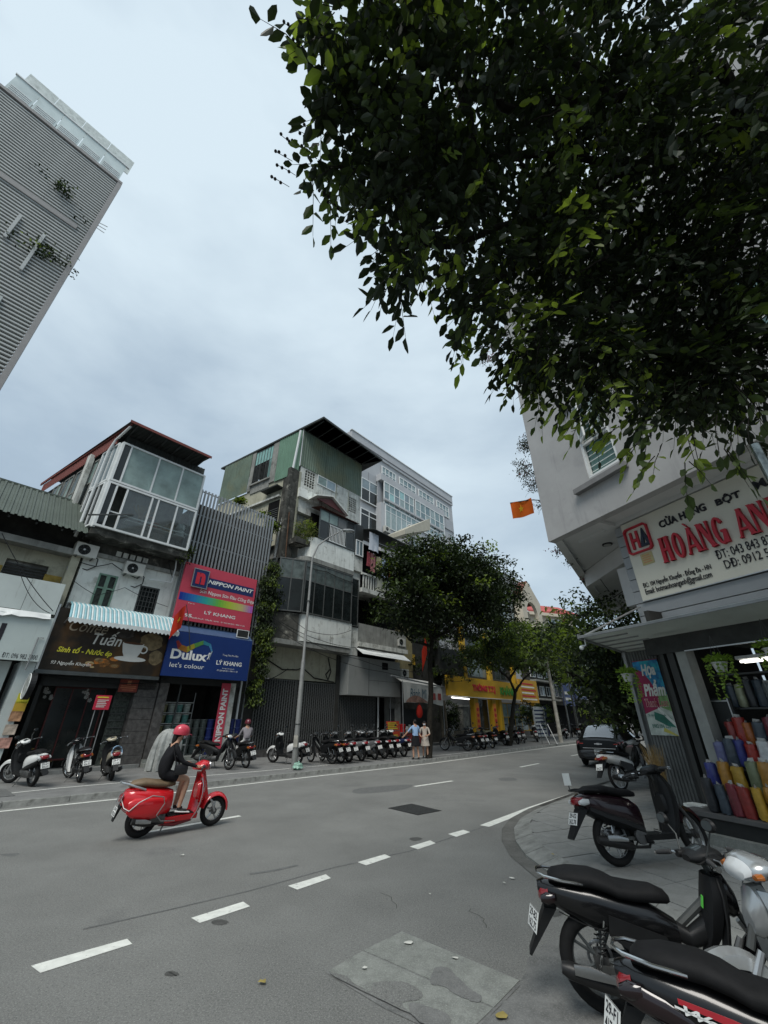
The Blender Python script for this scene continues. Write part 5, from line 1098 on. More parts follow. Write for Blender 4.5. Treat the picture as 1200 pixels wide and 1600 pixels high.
window(Ys,35.1,37.55,.2,yz0 - .1,T0 + .3,nx=2,fm=darkalu,pm=glassdk); window(Ys,39.7,47.2,.6,yz0 - .3,T0 + .1,nx=5,ny=2,fm=ylw,pm=[glassbl,gpan[0],glassdk],fw=.08)
window(Ys,33.9,38.05,yz1 + .3,9.3,T0 + .3,nx=3,ny=2,fm=darkalu,pm=[glassbl,glassdk],fw=.08); window(Ys,38.65,43.4,yz1 + .3,9.3,T0 + .3,nx=4,ny=2,fm=darkalu,pm=[dkgrey,glassdk,glassdk],fw=.08)
Ys.b('upper_wall',dkgrey,29.5,33.3,T0 - .05,T0 + .4,yz1 + .2,7.2)
tl = Bld('tube_lamp','lit white fluorescent tube under the left end of the yellow sign','lamp',F,31,T0 - .6,3.3); m = MB(); m.tube([(30.3,T0 - .55,yz0 - .15),(33.0,T0 - .55,yz0 - .2)],.05,6); tl.p('tube',m,M('tube_glow',(1,.97,.9),.5,var=0,emit=1.6))
# dark passage and old wall left of the yellow shop
Pw = Bld('old_gate_house','dark overgrown gateway with a grey stone pier between bread stall and yellow shop','house',F,24.5,T0)
Pw.b('wall',pl_dark,24.6,31,T0 + .8,T0 + 5,.1,9.5); Pw.b('stone_pier',M('grey_stone_pier',(.2,.2,.18),.9,var=.35,scale=4,bump=.6,bscale=20),30.1,31.0,T0 - 1.6,T0 - 1.0,.1,2.6); Pw.b('pier_cap',pl_grey,30.0,31.1,T0 - 1.7,T0 - .9,2.602,2.75)
Pw.b('yellow_door_panel',ylw,26.4,27.2,T0 + .7,T0 + .79,5.6,6.4); Pw.b('flag_wall',M('ochre_wall',(.25,.22,.12),.8,var=.2),24.8,26.6,T0 + .5,T0 + .79,4.6,8.6)
# ------------------------------------------------------------------ far street
def simple(name,lab,s_a,s_b,h_,mat,t=T0,storeys=3,nx=3,fm=whitealu,pm=None,z0=3.6):
    b_ = Bld(name,lab,'house',F,s_a,t); b_.b('wall',mat,s_a,s_b,t + .3,t + 9,0,h_); b_.b('roof_slab',pl_grey,s_a - .05,s_b + .05,t - .3,t + 9,h_ + .003,h_ + .25)
    fh = (h_ - z0) / storeys
    for i in range(storeys):
        b_.b('balcony_slab',pl_grey,s_a,s_b,t - .5,t + .29,z0 + i * fh,z0 + i * fh + .18)
        for k in range(nx): a = s_a + (s_b - s_a) * (k + .15) / nx; c = s_a + (s_b - s_a) * (k + .85) / nx; window(b_,a,c,z0 + i * fh + .5,z0 + (i + 1) * fh - .4,t + .29,nx=2,ny=1,fm=fm,pm=pm or [glassdk,glassbl],fw=.08)
    b_.b('shop_opening',black,s_a + .3,s_b - .3,t + .26,t + .29,.15,z0 - .4); return b_
h1 = simple('grey_row_house','grey row house with balconies right of the yellow shop',48.4,54.5,9.5,pl_dark)
h2 = simple('row_house','narrow row house carrying two blue shop signs',54.8,62,12,pl_grey,nx=2); h3 = simple('row_house','dark row house beyond the blue signs',62.3,70,14,pl_dark,nx=3)
h4 = simple('row_house','pale house far down the street with white awning',70.5,82,13,pl_white,nx=4); h5 = simple('row_house','farthest grey house where the street bends',83,100,16,office,t=17,nx=5)
def sgn(lab,a,c,z0,z1,mat,t=T0 - .9,lines=3):
    b_ = Bld('shop_sign',lab,'sign',F,a,t,z0); b_.b('panel',mat,a,c,t,t + .15,z0,z1)
    for k in range(lines): b_.b('print_line',wp,a + (c - a) * .15,a + (c - a) * (.8 - .12 * k),t - .008,t - .001,z0 + (z1 - z0) * (.2 + .22 * k),z0 + (z1 - z0) * (.3 + .22 * k))
sgn('tall blue shop sign with a white leaf-like mark far down the street',55.0,58.6,3.1,6.2,blue,lines=2); sgn('smaller wide blue sign right of the tall blue one',59.5,64,4.0,5.6,navy,lines=2)
sgn('small turquoise and white sign between the far tree trunks',71,74,2.4,4.6,M('turquoise_sign',(.12,.35,.36),.6),lines=2)
mbd = Bld('price_board','tall white price panel with dark lines standing before the grey row house','sign',F,47.6,T0 - 2.4,.12)
ma,mz1 = F.T(832,1104,T0 - 2.4); mc,mz0 = F.T(857,1152,T0 - 2.4)
mbd.b('panel',M('sign_white'),ma,mc,T0 - 2.4,T0 - 2.3,mz0 + .1,mz1); mbd.b('side',navy,mc + .002,mc + .5,T0 - 2.4,T0 - 2.3,mz0 + .1,mz1 + .1)
for k in range(7): mbd.b('print_line',navy,ma + .2,mc - .2,T0 - 2.41,T0 - 2.402,mz0 + .3 + k * .33,mz0 + .42 + k * .33)
# near-side buildings further along (right of the street, behind the trees)
def nearside(lab,a,c,h_,mat):
    b_ = Bld('row_house',lab,'house',F,a,-3); b_.b('wall',mat,a,c,-12,-3,0,h_); b_.b('roof_slab',pl_grey,a - .1,c + .1,-12,-2.7,h_ + .003,h_ + .2)
    k = 0; x = a + .6
    while x + 1.6 < c:
        for z in (4.5,7.8,11):
            if z + 2 < h_: m = MB(); f_ = b_.b('window',whitealu,x,x + 1.5,-3,-2.95,z,z + 1.9); b_.b('pane',glassdk,x + .08,x + .7,-2.949,-2.94,z + .08,z + 1.82,f_); b_.b('pane',glassdk,x + .8,x + 1.42,-2.949,-2.94,z + .08,z + 1.82,f_)
        x += 2.4
    b_.b('shop_opening',black,a + .3,c - .3,-2.99,-2.96,.1,3.4); b_.b('awning',M('faded_awning',(.3,.31,.29),.8,var=.2),a + .2,c - .2,-2.95,-1.2,3.5,3.6)
nearside('dark house on the near side just past the colour shop',31,41,10,pl_dark); nearside('grey house second along the near side pavement',41.5,55,9,pl_grey); nearside('pale house third along the near side pavement',55.5,75,12,pl_white)
# ------------------------------------------------------------------ tower, upper left
TT = 34
tw0,tz = F.T(185,287,TT); _,tzl = F.T(25,155,TT); tz = (tz + tzl) / 2
TWb = Bld('slatted_tower','tall tower clad in horizontal pale slats with a glass parapet, upper left','tower',F,tw0,TT)
tl_ = tw0 - 10.3; towdk = M('tower_wall',(.05,.055,.05),.8,var=.3,scale=.4,patch=.35,pcol=(.2,.21,.2),pscale=.25)
m = MB(); m.hull8([(tl_ - 6,TT + 16,0),(tw0 - 4.5,TT + 16,0),(tw0 - .2,TT + .8,0),(tl_ + .05,TT + .8,0)],[(tl_ - 6,TT + 16,tz - .3),(tw0 - 4.5,TT + 16,tz - .3),(tw0 - .2,TT + .8,tz - .3),(tl_ + .05,TT + .8,tz - .3)]); TWb.p('core',m,towdk)
wsl = M('tower_slat',(.42,.435,.42),.6,var=.08,scale=.6,streak=.1,scol=(.3,.3,.28)); me = MB().box(tl_,tw0 - .12,0,.22,0,.15).mesh('slat',wsl)
me.transform(Matrix.Translation((-tw0,0,0)))
z = tz - .35; k = 0
while z > 14 and k < 130: TWb.rep('slat',me,tw0,TT,z); z -= .365; k += 1
TWb.b('corner_post',M('tower_edge',(.28,.27,.26),.7,var=.06),tw0 - .1,tw0 + .25,TT - .1,TT + .5,8,tz)
TWb.b('top_beam',M('tower_edge'),tl_ - .2,tw0 + .25,TT - .12,TT + .6,tz + .003,tz + .35); 
glp = M('parapet_glass',(.58,.65,.63),.15,var=.15,scale=.5,trans=.0); glp2 = M('parapet_glass_stained',(.62,.66,.62),.25,var=.2,patch=.4,pcol=(.33,.36,.33),pscale=1.5)
ph0,ph1 = tz + .36,tz + 4.3
n = 5
for k in range(n):
    a = tl_ + 1.0 + (tw0 - tl_ - 1.1) * k / n; c = a + (tw0 - tl_ - 1.1) / n - .06
    pp_ = TWb.b('parapet_panel',glp,a,c,TT + .4,TT + .46,ph0,ph1 - .6)
    for j in range(6): TWb.b('louvre',whitealu,a + .15,c - .15,TT + .35,TT + .39,ph0 + .25 + j * .26,ph0 + .33 + j * .26,pp_)
TWb.b('parapet_rail',whitealu,tl_ + .9,tw0 + .1,TT + .3,TT + .5,ph1 - .59,ph1 - .45)
for k in range(4): a = tl_ + 1.2 + (tw0 - tl_ - 1.0) * k / 4; TWb.b('upper_glass',glp2,a,a + (tw0 - tl_ - 1.0) / 4 - .05,TT + 1.2,TT + 1.26,ph1 - .3,ph1 + 2.3)
TWb.b('roof_room',office2,tl_ + .5,tw0 - 4.5,TT + 2,TT + 12,tz,ph1 - .3)
for px in ((66,372),(30,342),(104,336)): pass
for (pa,pb) in (((70,366),(34,422)),((32,337),(8,370)),((2,463),(-8,480))):
    x0,zt = F.T(*pa,TT - .15); x1,zb = F.T(*pb,TT - .15); TWb.b('vertical_fin',wsl,x0 - .1,x0 + .1,TT - .2,TT - .01,zb,zt)
x0,zt = F.T(0,274,TT - .1); x1,_ = F.T(120,355,TT - .1); TWb.b('broad_slat',M('tower_edge'),tl_,x1,TT - .12,TT - .01,zt - .1,zt + .45)
# small balcony hardware on the tower edge
m = MB(); xx,zz = F.T(155,345,TT - .2)
for k in range(3): m.tube([(tw0 + .2,TT,zz - .4 * k),(tw0 + .9,TT - .2,zz - .5 * k)],.04,5)
TWb.p('edge_bracket',m,whitealu)
# ------------------------------------------------------------------ corner shop on the near side
Q = Frame(6.12,9.27,-66.7)                          # x to the right along the shop front, y into the shop
RB = Bld('corner_shop_house','grey corner house overhanging a colour powder shop on the right','house',Q,0,0)
tO = -.9; zO = 6.3
# overhanging upper body: polygon in plan
plan = [(-1.6,tO),(9.5,tO),(9.5,9),(-8.0,9)]
h0,h1,hz0,hz1 = .12,1.04,7.42,9.75
RBw = wall_holes(RB,-1.6,9.5,zO,17,tO,.25,[(h0,h1,hz0,hz1),(4.2,5.2,hz0,hz1)],greybld)
m = MB(); m.prism([(a,b_,zO + .25) for a,b_ in [(-1.5,tO + .26),(9.5,tO + .26),(9.5,9),(-7.6,9)]],(0,0,10.7)); RB.p('body',m,greybld)
m = MB(); m.prism([(a,b_,zO) for a,b_ in [(-1.6,tO + .251),(-1.35,tO + .251),(-7.6,9),(-8,9)]],(0,0,.3)); RB.p('edge_beam',m,soffitm)
m = MB(); m.prism([(a,b_,zO + .1) for a,b_ in [(-1.35,tO + .252),(9.4,tO + .252),(9.4,9),(-7.6,9)]],(0,0,.12)); RB.p('soffit',m,soffitm)
RB.b('beam',soffitm,-1.3,9.4,-.06,.2,zO - .0,zO + .099); RB.b('beam',soffitm,-.35,-.1,tO + .26,-.062,zO,zO + .098)
m = MB(); m.prism([(a,b_,zO - .42) for a,b_ in [(-3.4,2.4),(-.2,1.0),(-.2,1.3),(-3.5,2.75)]],(0,0,.5)); RB.p('beam',m,soffitm)
lamp = Bld('ceiling_lamp','round dark rimmed lamp set in the soffit left of the shop sign','lamp',Q,0,0,zO)
lx,ly = Q.Z(949,851,zO + .08); m = MB(); m.disc((lx,ly,zO + .085),Z_,.14,.03,20); lamp.p('rim',m,plastic); m = MB(); m.disc((lx,ly,zO + .066),Z_,.1,.012,20); lamp.p('diffuser',m,M('lamp_diffuser',(.35,.35,.33),.4))
# window with casement ajar and bars
wf = whitealu
m = MB(); f = .07; ty = tO + .02
m.box(h0,h0 + f,ty,ty + .1,hz0,hz1); m.box(h1 - f,h1,ty,ty + .1,hz0,hz1); m.box(h0 + f,h1 - f,ty,ty + .1,hz0,hz0 + f); m.box(h0 + f,h1 - f,ty,ty + .1,hz1 - f,hz1); zm = hz0 + 1.0; m.box(h0 + f,h1 - f,ty,ty + .1,zm,zm + f)
fr_ = RB.p('window',m,wf); RB.b('pane',glassgr,h0 + f,h1 - f,ty + .12,ty + .13,hz0,hz1,fr_)
for k in range(5): RB.b('window_bar',whitealu,h0 + f,h1 - f,ty + .08,ty + .095,hz0 + .17 + k * .16,hz0 + .185 + k * .16,fr_)
for k in range(8): RB.b('window_bar',whitealu,h0 + f,h1 - f,ty + .08,ty + .095,zm + .17 + k * .15,zm + .185 + k * .15,fr_)
for nm,xa,xb,op in (('l',h0 + f,(h0 + h1) / 2,.22),('r',(h0 + h1) / 2,h1 - f,.0)):
    m = MB(); c = MB(); wdt = xb - xa; fz0,fz1 = zm + f + .01,hz1 - f - .01; e = .05
    for (a,c_,z0,z1) in ((0,e,fz0,fz1),(wdt - e,wdt,fz0,fz1),(e,wdt - e,fz0,fz0 + e),(e,wdt - e,fz1 - e,fz1)): m.box(a,c_,-.045,0,z0,z1)
    c.box(e,wdt - e,-.025,-.015,fz0 + e,fz1 - e)
    ang = -math.asin(op / wdt) if op else 0
    for mm_ in (m,c): mm_.v = [(xa + x * math.cos(ang) - y * math.sin(ang),ty + x * math.sin(ang) + y * math.cos(ang),z) for x,y,z in mm_.v]
    s_ = RB.p('casement',m,wf,fr_); s_2 = RB.p('casement_glass',c,M('pale_window_glass',(.3,.36,.36),.15,var=.2),fr_)
RB.b('window_sill',M('sill_grey',(.2,.2,.2),.8,var=.15),-.3,1.2,tO - .16,tO - .002,7.13,7.27); RB.b('window_head',greybld,-.2,1.2,tO - .12,tO - .002,hz1 + .05,hz1 + .17)
window(RB,4.2,5.2,hz0,hz1,tO + .15,nx=2,ny=2,fm=wf,pm=glassgr)
# wall behind the sign and banded grey facing
RB.b('sign_wall',greybld,-.15,9.4,.12,.4,3.4,zO - .001)
bandm = M('facing_band',(.27,.285,.295),.65,var=.05,scale=2)
z = 3.72; k = 0
while z < zO - .1:
    zz = min(z + .29,zO - .02); RB.b('facing_band',bandm,-.22,9.4,.02,.119,z,zz - .02); z = zz; k += 1
RB.b('lower_box',soffitm,-1.15,-.4,1.0,3.0,4.55,5.6); RB.b('lower_box',greybld,-.39,-.2,.4,2.0,4.1,zO - .1)
# shop sign
S1 = Bld('shop_sign','large cream shop signboard with raised red name letters on the corner house','sign',Q,0,-.02,4.32)
signcream = M('sign_cream',(.60,.585,.50),.6,var=.04,scale=1.2); S1.b('panel',signcream,0,6.2,-.03,.018,4.32,6.27); S1.b('edge_trim',alloy,-.012,6.2,-.034,.015,4.3,4.318)
def ST(body,x0,x1,z0,z1,mt,depth=.0,name='lettering',eps=.004,**k):
    m = MB(); m.text(body,(x0,-.03 - eps - 0,z0),X_,Z_,x1 - x0 if x1 else None,z1 - z0,depth,**k); return S1.p(name,m,mt)
ST('CỬA HÀNG',.93,1.95,5.8,6.03,ink,.03,bold=.02); ST('BỘT',2.15,2.6,5.76,5.98,ink,.03,bold=.02); ST('MÀU',2.85,3.4,5.8,6.03,ink,.03,bold=.02)
# tall serif letters built from wedge strokes
def serif(word,x0,z0,h_,w_,gap):
    glyph = {'H': [((0,0),(.1,1),.3,.3),((.66,0),(.6,1),.3,.3),((.2,.48),(.75,.52),.09,.09)],'O': 'ring','A': [((0,0),(.42,1),.1,.22),((.8,0),(.42,1),.34,.2),((.22,.28),(.7,.28),.08,.08)],
             'N': [((.06,0),(.06,1),.13,.13),((.82,0),(.82,1),.13,.13),((.1,.98),(.78,.02),.34,.34)],'G': 'g'}
    for ch in word:
        if ch == ' ': x0 += w_ * .55; continue
        m = MB(); acc = False
        c = ch
        if ch == 'À': c = 'A'; acc = True
        g = glyph[c]; y1 = -.034; dp = (0,-.075,0)
        if g in ('ring','g'):
            n = 18; a0,a1 = (0,2 * math.pi) if g == 'ring' else (math.radians(35),math.radians(335)); cx,cz = x0 + .48 * w_,z0 + .5 * h_
            for i in range(n):
                t0,t1 = a0 + (a1 - a0) * i / n,a0 + (a1 - a0) * (i + 1) / n
                def P_(a,o): return (cx + math.cos(a) * w_ * (.46 if o else .2),y1,cz + math.sin(a) * h_ * (.51 if o else .42))
                m.prism([P_(t0,0),P_(t1,0),P_(t1,1),P_(t0,1)],dp)
            if g == 'g': m.prism([(x0 + .55 * w_,y1 - .002,z0 + .42 * h_),(x0 + .95 * w_,y1 - .002,z0 + .42 * h_),(x0 + .95 * w_,y1 - .002,z0 + .5 * h_),(x0 + .55 * w_,y1 - .002,z0 + .5 * h_)],dp); m.prism([(x0 + .68 * w_,y1 - .001,z0 + .02 * h_),(x0 + .95 * w_,y1 - .001,z0 + .02 * h_),(x0 + .95 * w_,y1 - .001,z0 + .43 * h_),(x0 + .68 * w_,y1 - .001,z0 + .43 * h_)],dp)
        else:
            for i,((ax,az),(bx,bz),wa,wb) in enumerate(g):
                e = -.0015 * i
                if abs(az - bz) < .1 and abs(ax - bx) > .3: q = [(ax,az - wa / 2),(bx,bz - wb / 2),(bx,bz + wb / 2),(ax,az + wa / 2)]
                else: q = [(ax,az),(ax + wa,az),(bx + wb,bz),(bx,bz)] if az < bz else [(bx,bz),(bx + wb,bz),(ax + wa,az),(ax,az)]
                m.prism([(x0 + a * w_,y1 + e,z0 + b_ * h_) for a,b_ in q],dp)
                if abs(az - bz) > .5:
                    for (qx,qz,ww) in ((ax,az,wa),(bx,bz,wb)):
                        m.prism([(x0 + (qx - .07) * w_,y1 + e - .0006,z0 + (qz - (.0 if qz < .5 else .05)) * h_),(x0 + (qx + ww + .07) * w_,y1 + e - .0006,z0 + (qz - (.0 if qz < .5 else .05)) * h_),(x0 + (qx + ww + .03) * w_,y1 + e - .0006,z0 + (qz + .05) * h_),(x0 + (qx - .03) * w_,y1 + e - .0006,z0 + (qz + .05) * h_)] if qz < .5 else
                                [(x0 + (qx - .03) * w_,y1 + e - .0006,z0 + (qz - .05) * h_),(x0 + (qx + ww + .03) * w_,y1 + e - .0006,z0 + (qz - .05) * h_),(x0 + (qx + ww + .07) * w_,y1 + e - .0006,z0 + qz * h_),(x0 + (qx - .07) * w_,y1 + e - .0006,z0 + qz * h_)],dp)
        if acc: m.prism([(x0 + .2 * w_,y1,z0 + 1.22 * h_),(x0 + .34 * w_,y1,z0 + 1.22 * h_),(x0 + .58 * w_,y1,z0 + 1.06 * h_),(x0 + .5 * w_,y1,z0 + 1.04 * h_)][::-1],dp)
        o = S1.p('letter',m,redsign); x0 += w_ + gap
    return x0
serif('HOÀNG ANH',.80,4.99,.58,.235,.045)
ST('ĐC: 104 Nguyễn Khuyến - Đống Đa - HN',.12,1.62,4.57,4.74,ink,.012); ST('Email: botmauhoanganh@gmail.com',.13,1.58,4.40,4.57,ink,.012)
ST('ĐT: 043 843 8315 / Fax: 043 843 8316',1.78,4.1,4.74,4.93,ink,.012); ST('DĐ: 0912 570 182 / 0904 570 182',1.86,4.1,4.52,4.70,ink,.012)
# emblem box
m = MB(); ex0,ex1,ez0_,ez1_ = .05,.66,5.42,6.1; f = .035
oc = [(ex0 + .06,ez0_),(ex1 - .06,ez0_),(ex1,ez0_ + .06),(ex1,ez1_ - .06),(ex1 - .06,ez1_),(ex0 + .06,ez1_),(ex0,ez1_ - .06),(ex0,ez0_ + .06)]; cxm,czm = (ex0 + ex1) / 2,(ez0_ + ez1_) / 2; ic = [(cxm + (a - cxm) * .88,czm + (b_ - czm) * .89) for a,b_ in oc]
for i in range(8): j = (i + 1) % 8; m.prism([(oc[i][0],-.034,oc[i][1]),(oc[j][0],-.034,oc[j][1]),(ic[j][0],-.034,ic[j][1]),(ic[i][0],-.034,ic[i][1])],(0,-.07,0))
S1.p('emblem_frame',m,redsign)
m = MB(); 
for q in ([(.12,0),(.18,0),(.18,.44),(.12,.44)],[(.27,0),(.33,0),(.33,.44),(.27,.44)],[(.181,.18),(.269,.18),(.269,.25),(.181,.25)]): m.prism([(ex0 + a,-.034,ez0_ + .12 + b_) for a,b_ in q],(0,-.04,0))
S1.p('emblem_letter',m,redsign)
m = MB(); 
for q in ([(.34,0),(.41,0),(.48,.3),(.45,.44)],[(.51,0),(.59,0),(.46,.46),(.44,.33)],[(.4,0),(.53,0),(.51,.06),(.42,.06)]): m.prism([(ex0 + a,-.036,ez0_ + .12 + b_) for a,b_ in q],(0,-.045,0))
S1.p('emblem_letter',m,M('emblem_navy',(.02,.03,.05),.5))
S1.b('small_plaque',M('plaque_yellow',(.42,.37,.19),.6),.27,.56,-.04,-.031,5.1,5.38)
for k in range(4): S1.b('print_line',M('notice_print'),.31,.52 - .03 * (k % 2),-.043,-.0405,5.15 + k * .055,5.17 + k * .055)
# canopy
cn = Bld('canopy','flat white glass canopy on stay rods over the colour shop entrance','canopy',Q,0,0,3.2)
cL = [(-.85,.1,3.18),(-.5,-1.75,3.5)]
m = MB(); m.hull8([(-.85,.1,3.28),(-.5,-1.75,3.46),(9,-1.75,3.46),(9,.1,3.28)],[(-.85,.1,3.31),(-.5,-1.75,3.49),(9,-1.75,3.49),(9,.1,3.31)]); cn.p('glass_sheet',m,M('frosted_canopy',(.5,.54,.52),.35,var=.15,scale=2,transl=.4,tcol=(.5,.53,.5)))
m = MB(); m.hull8([(-.88,.1,3.24),(-.84,.1,3.24),(-.5,-1.78,3.42),(-.54,-1.78,3.42)],[(-.88,.1,3.34),(-.84,.1,3.34),(-.5,-1.78,3.52),(-.54,-1.78,3.52)]); m.box(-.499,9,-1.79,-1.755,3.43,3.475); cn.p('frame',m,steel)
for k in range(1,6): u = k / 6; z = 3.25 + .18 * u; cn.b('rib',steel,-.8 + .3 * u,.4,.1 - 1.85 * u,.13 - 1.85 * u,z,z + .025)
m = MB(); m.tube([(-.5,-1.6,3.5),(-.1,-.05,4.2)],.022,7); m.tube([(-.48,-1.6,3.5),(.3,-.6,3.58),(.8,-.1,3.62)],.012,5); cn.p('stay_rod',m,alloy)
for a in (3.2,5.6): m = MB(); m.tube([(a,-1.6,3.5),(a + .2,-.05,4.2)],.022,7); cn.p('stay_rod',m,alloy)
cam_ = Bld('security_camera','small white dome camera hanging from the left tip of the canopy','camera',Q,-.5,-1.7,3.4); m = MB(); m.tube([(-.5,-1.62,3.42),(-.5,-1.62,3.3),(-.56,-1.66,3.28)],[.015,.015,.03],7); cam_.p('bracket',m,whitealu); m = MB(); m.ell((-.57,-1.68,3.25),(.05,.05,.05),10,8); cam_.p('housing',m,whitealu)
# fascia and front posts
tF = -.72
fx0,fz1 = Q.T(1000,991,tF); fx1,fz0 = Q.T(1010,1025,tF)
RB.b('fascia_board',M('fascia_dark',(.045,.047,.045),.75,var=.2,scale=6,bump=.2),fx0 + .02,9,tF,tF + .12,fz0,fz1 + .04); RB.b('fascia_trim',alloy,fx0 + .8,9,tF - .015,tF - .002,fz0 - .012,fz0 + .01)
tb = Bld('tube_lamp','unlit white fluorescent tube clipped under the canopy edge','lamp',Q,0,-1.0,3.3); a,z_ = Q.T(1019,985,tF - .25); c,z2_ = Q.T(1071,976,tF - .25)
m = MB(); m.tube([(a,tF - .25,z_),(c,tF - .25,z2_)],.022,7); tb.p('tube',m,whitep); tb.b('holder',whitealu,a - .02,c + .02,tF - .27,tF - .23,(z_ + z2_) / 2 + .02,(z_ + z2_) / 2 + .06)
# side wall piece with the poster and corrugated shutter, set back
px0,pz1 = Q.T(988,1033,-.02); px1,_ = Q.T(1034,1031,-.02)
m = MB(); m.sheet((-.78,-.0,.12),X_,Z_,.78,3.15,.07,.02); RB.p('side_shutter',m,M('shutter_grey',(.13,.135,.13),.6,var=.2,scale=3))
RB.b('side_backing',dkgrey,-.8,.3,.03,.1,.12,3.25); RB.b('corner_post',M('post_grey',(.24,.25,.245),.6,var=.15),-.86,-.78,-.08,.02,.12,3.3)
ps = Bld('poster','tall printed poster with white script letters over crimson and blue paint','poster',Q,-.7,-.05,1.6)
pa,pb,pza,pzb = -.68,-.07,1.55,3.05
ps.b('sheet',M('poster_crimson',(.26,.02,.07),.5,var=.2,scale=3),pa,pb,-.05,-.035,pza,pzb)
def pq(pts,mt,e,nm='paint_print'): m = MB(); m.add([(pa + (pb - pa) * a,-.05 - e,pza + (pzb - pza) * b_) for a,b_ in pts],[tuple(range(len(pts)))]); ps.p(nm,m,mt)
pq([(0,.99),(0,.86),(.12,.88),(.3,.84),(.5,.72),(.6,.62),(.8,.52),(1,.48),(1,.99)],M('poster_blue',(.02,.2,.42),.5,var=.5,scale=9,hue=(.03,.38,.45)),.0015)
pq([(0,.0),(0,.27),(.3,.31),(.6,.35),(.8,.5),(1,.52),(1,0)],M('poster_pale',(.45,.5,.45),.5,var=.3,scale=5),.002)
pq([(.62,.36),(.66,.52),(.8,.6),(.98,.6),(1,.3),(.8,.33)],M('poster_leaf',(.18,.32,.12),.5,var=.4,scale=9),.003); pq([(.3,.2),(.35,.3),(.9,.22),(1,.1),(.7,.12)],M('poster_teal',(.03,.16,.12),.5,var=.4),.003)
pq([(.5,.05),(.56,.1),(1,.0),(.9,.0)],M('poster_pencil',(.5,.45,.1),.5),.0035); pq([(.5,.33),(.55,.36),(1,.16),(1,.1)],M('poster_white',(.6,.62,.58),.5),.0036)
def pt(b_,x0,x1,z0,z1,mt,**k): m = MB(); m.text(b_,(pa + (pb - pa) * x0,-.055,pza + (pzb - pza) * z0),X_,Z_,(pb - pa) * (x1 - x0),(pzb - pza) * (z1 - z0),0,**k); ps.p('lettering',m,mt)
pt('Họa',.28,.82,.74,.94,M('poster_white'),shear=.2,bold=.04); pt('Phẩm',.18,.98,.50,.72,M('poster_white'),shear=.2,bold=.04); pt('Thanh Loan',.1,.95,.36,.47,M('poster_white'),shear=.15,bold=.02)
m = MB(); m.text('Thanh Loan',(pa + (pb - pa) * .115,-.058,pza + (pzb - pza) * .365),X_,Z_,(pb - pa) * .83,(pzb - pza) * .1,0,shear=.15,bold=-.005); ps.p('lettering',m,redsign); pt('0982 096 226',.14,.8,.09,.14,M('poster_teal'),bold=.02); pt('Số 104 Nguyễn Khuyến',.1,.75,.23,.275,M('poster_teal'),bold=.02)
# projecting display front
pd0,pdz = Q.T(1034,1022,tF); 
for (pxa,w_,mt,nm) in (((1031,1024),.09,M('post_dark',(.05,.052,.05),.5,metal=.3),'front_post'),((1042,1022),.14,MATS['post_dark'],'front_post'),((1056,1020),.2,M('post_light',(.30,.31,.29),.7,var=.15,scale=3),'front_column')):
    a,z_ = Q.T(pxa[0],pxa[1],tF + .05); RB.b(nm,mt,a,a + w_ - .01,tF + .03,tF + .3,.5 if nm == 'front_column' else .12,fz0 + .02)
tS = -1.42; sx0,sz = Q.T(1092,1264,tS); sx1,sz_ = Q.T(1200,1292,tS); sz = (sz + sz_) / 2
sxl = Q.T(1075,1256,tS)[0]
RB.b('display_ledge',M('ledge_grey',(.1,.1,.098),.6,var=.2),sxl - .15,9,tS,1.2,sz - .06,sz); RB.b('ledge_front',dkgrey,sxl - .05,9,tS + .05,tS + .1,.22,sz - .06)
RB.b('plinth',concrete,sxl - .2,9,tS - .08,tS + .045,.112,.27); RB.b('shop_floor',tilem,sxl,9,tS + .1,4,.112,.2)
RB.b('white_block',pl_white2,*[Q.T(1066,1240,-1.0)[0],Q.T(1066,1240,-1.0)[0] + .32],-1.05,-.8,.12,.55)
RB.b('inner_back',M('shop_inner',(.04,.04,.038),.8,var=.2),.35,9,3.0,3.1,.2,4); RB.b('inner_side',M('shop_inner'),.2,.3,tF + .3,3,.2,4); RB.b('shop_ceiling',M('shop_ceiling',(.35,.36,.34),.8),.3,9,tF + .13,3,fz0 + .35,fz0 + .4)
RB.b('display_case',dkgrey,.55,1.25,-.35,-.3,sz,2.2)
for z in (1.25,2.15): RB.b('case_frame',alloy,.56,1.2,-.36,-.352,z,z + .02)
for x in (.56,1.2): RB.b('case_frame',alloy,x,x + .02,-.36,-.352,sz,2.2)
for k,z in enumerate((1.35,2.02,2.6)): RB.b('shelf',gatem,.9,6,-.25 + k * .1,.55,z,z + .03)
lt = Bld('tube_lamp','pair of lit fluorescent tubes inside the colour shop','lamp',Q,1,.2,2.9); a,z_ = Q.T(1157,1034,.1)
for k in range(2): m = MB(); m.tube([(a,.1 + k * .12,z_ - .0),(a + 2.2,.1 + k * .12,z_ + .02)],.022,8); lt.p('tube',m,M('tube_glow'))
lt.b('holder',whitealu,a - .05,a + 2.25,.06,.26,z_ + .04,z_ + .1)
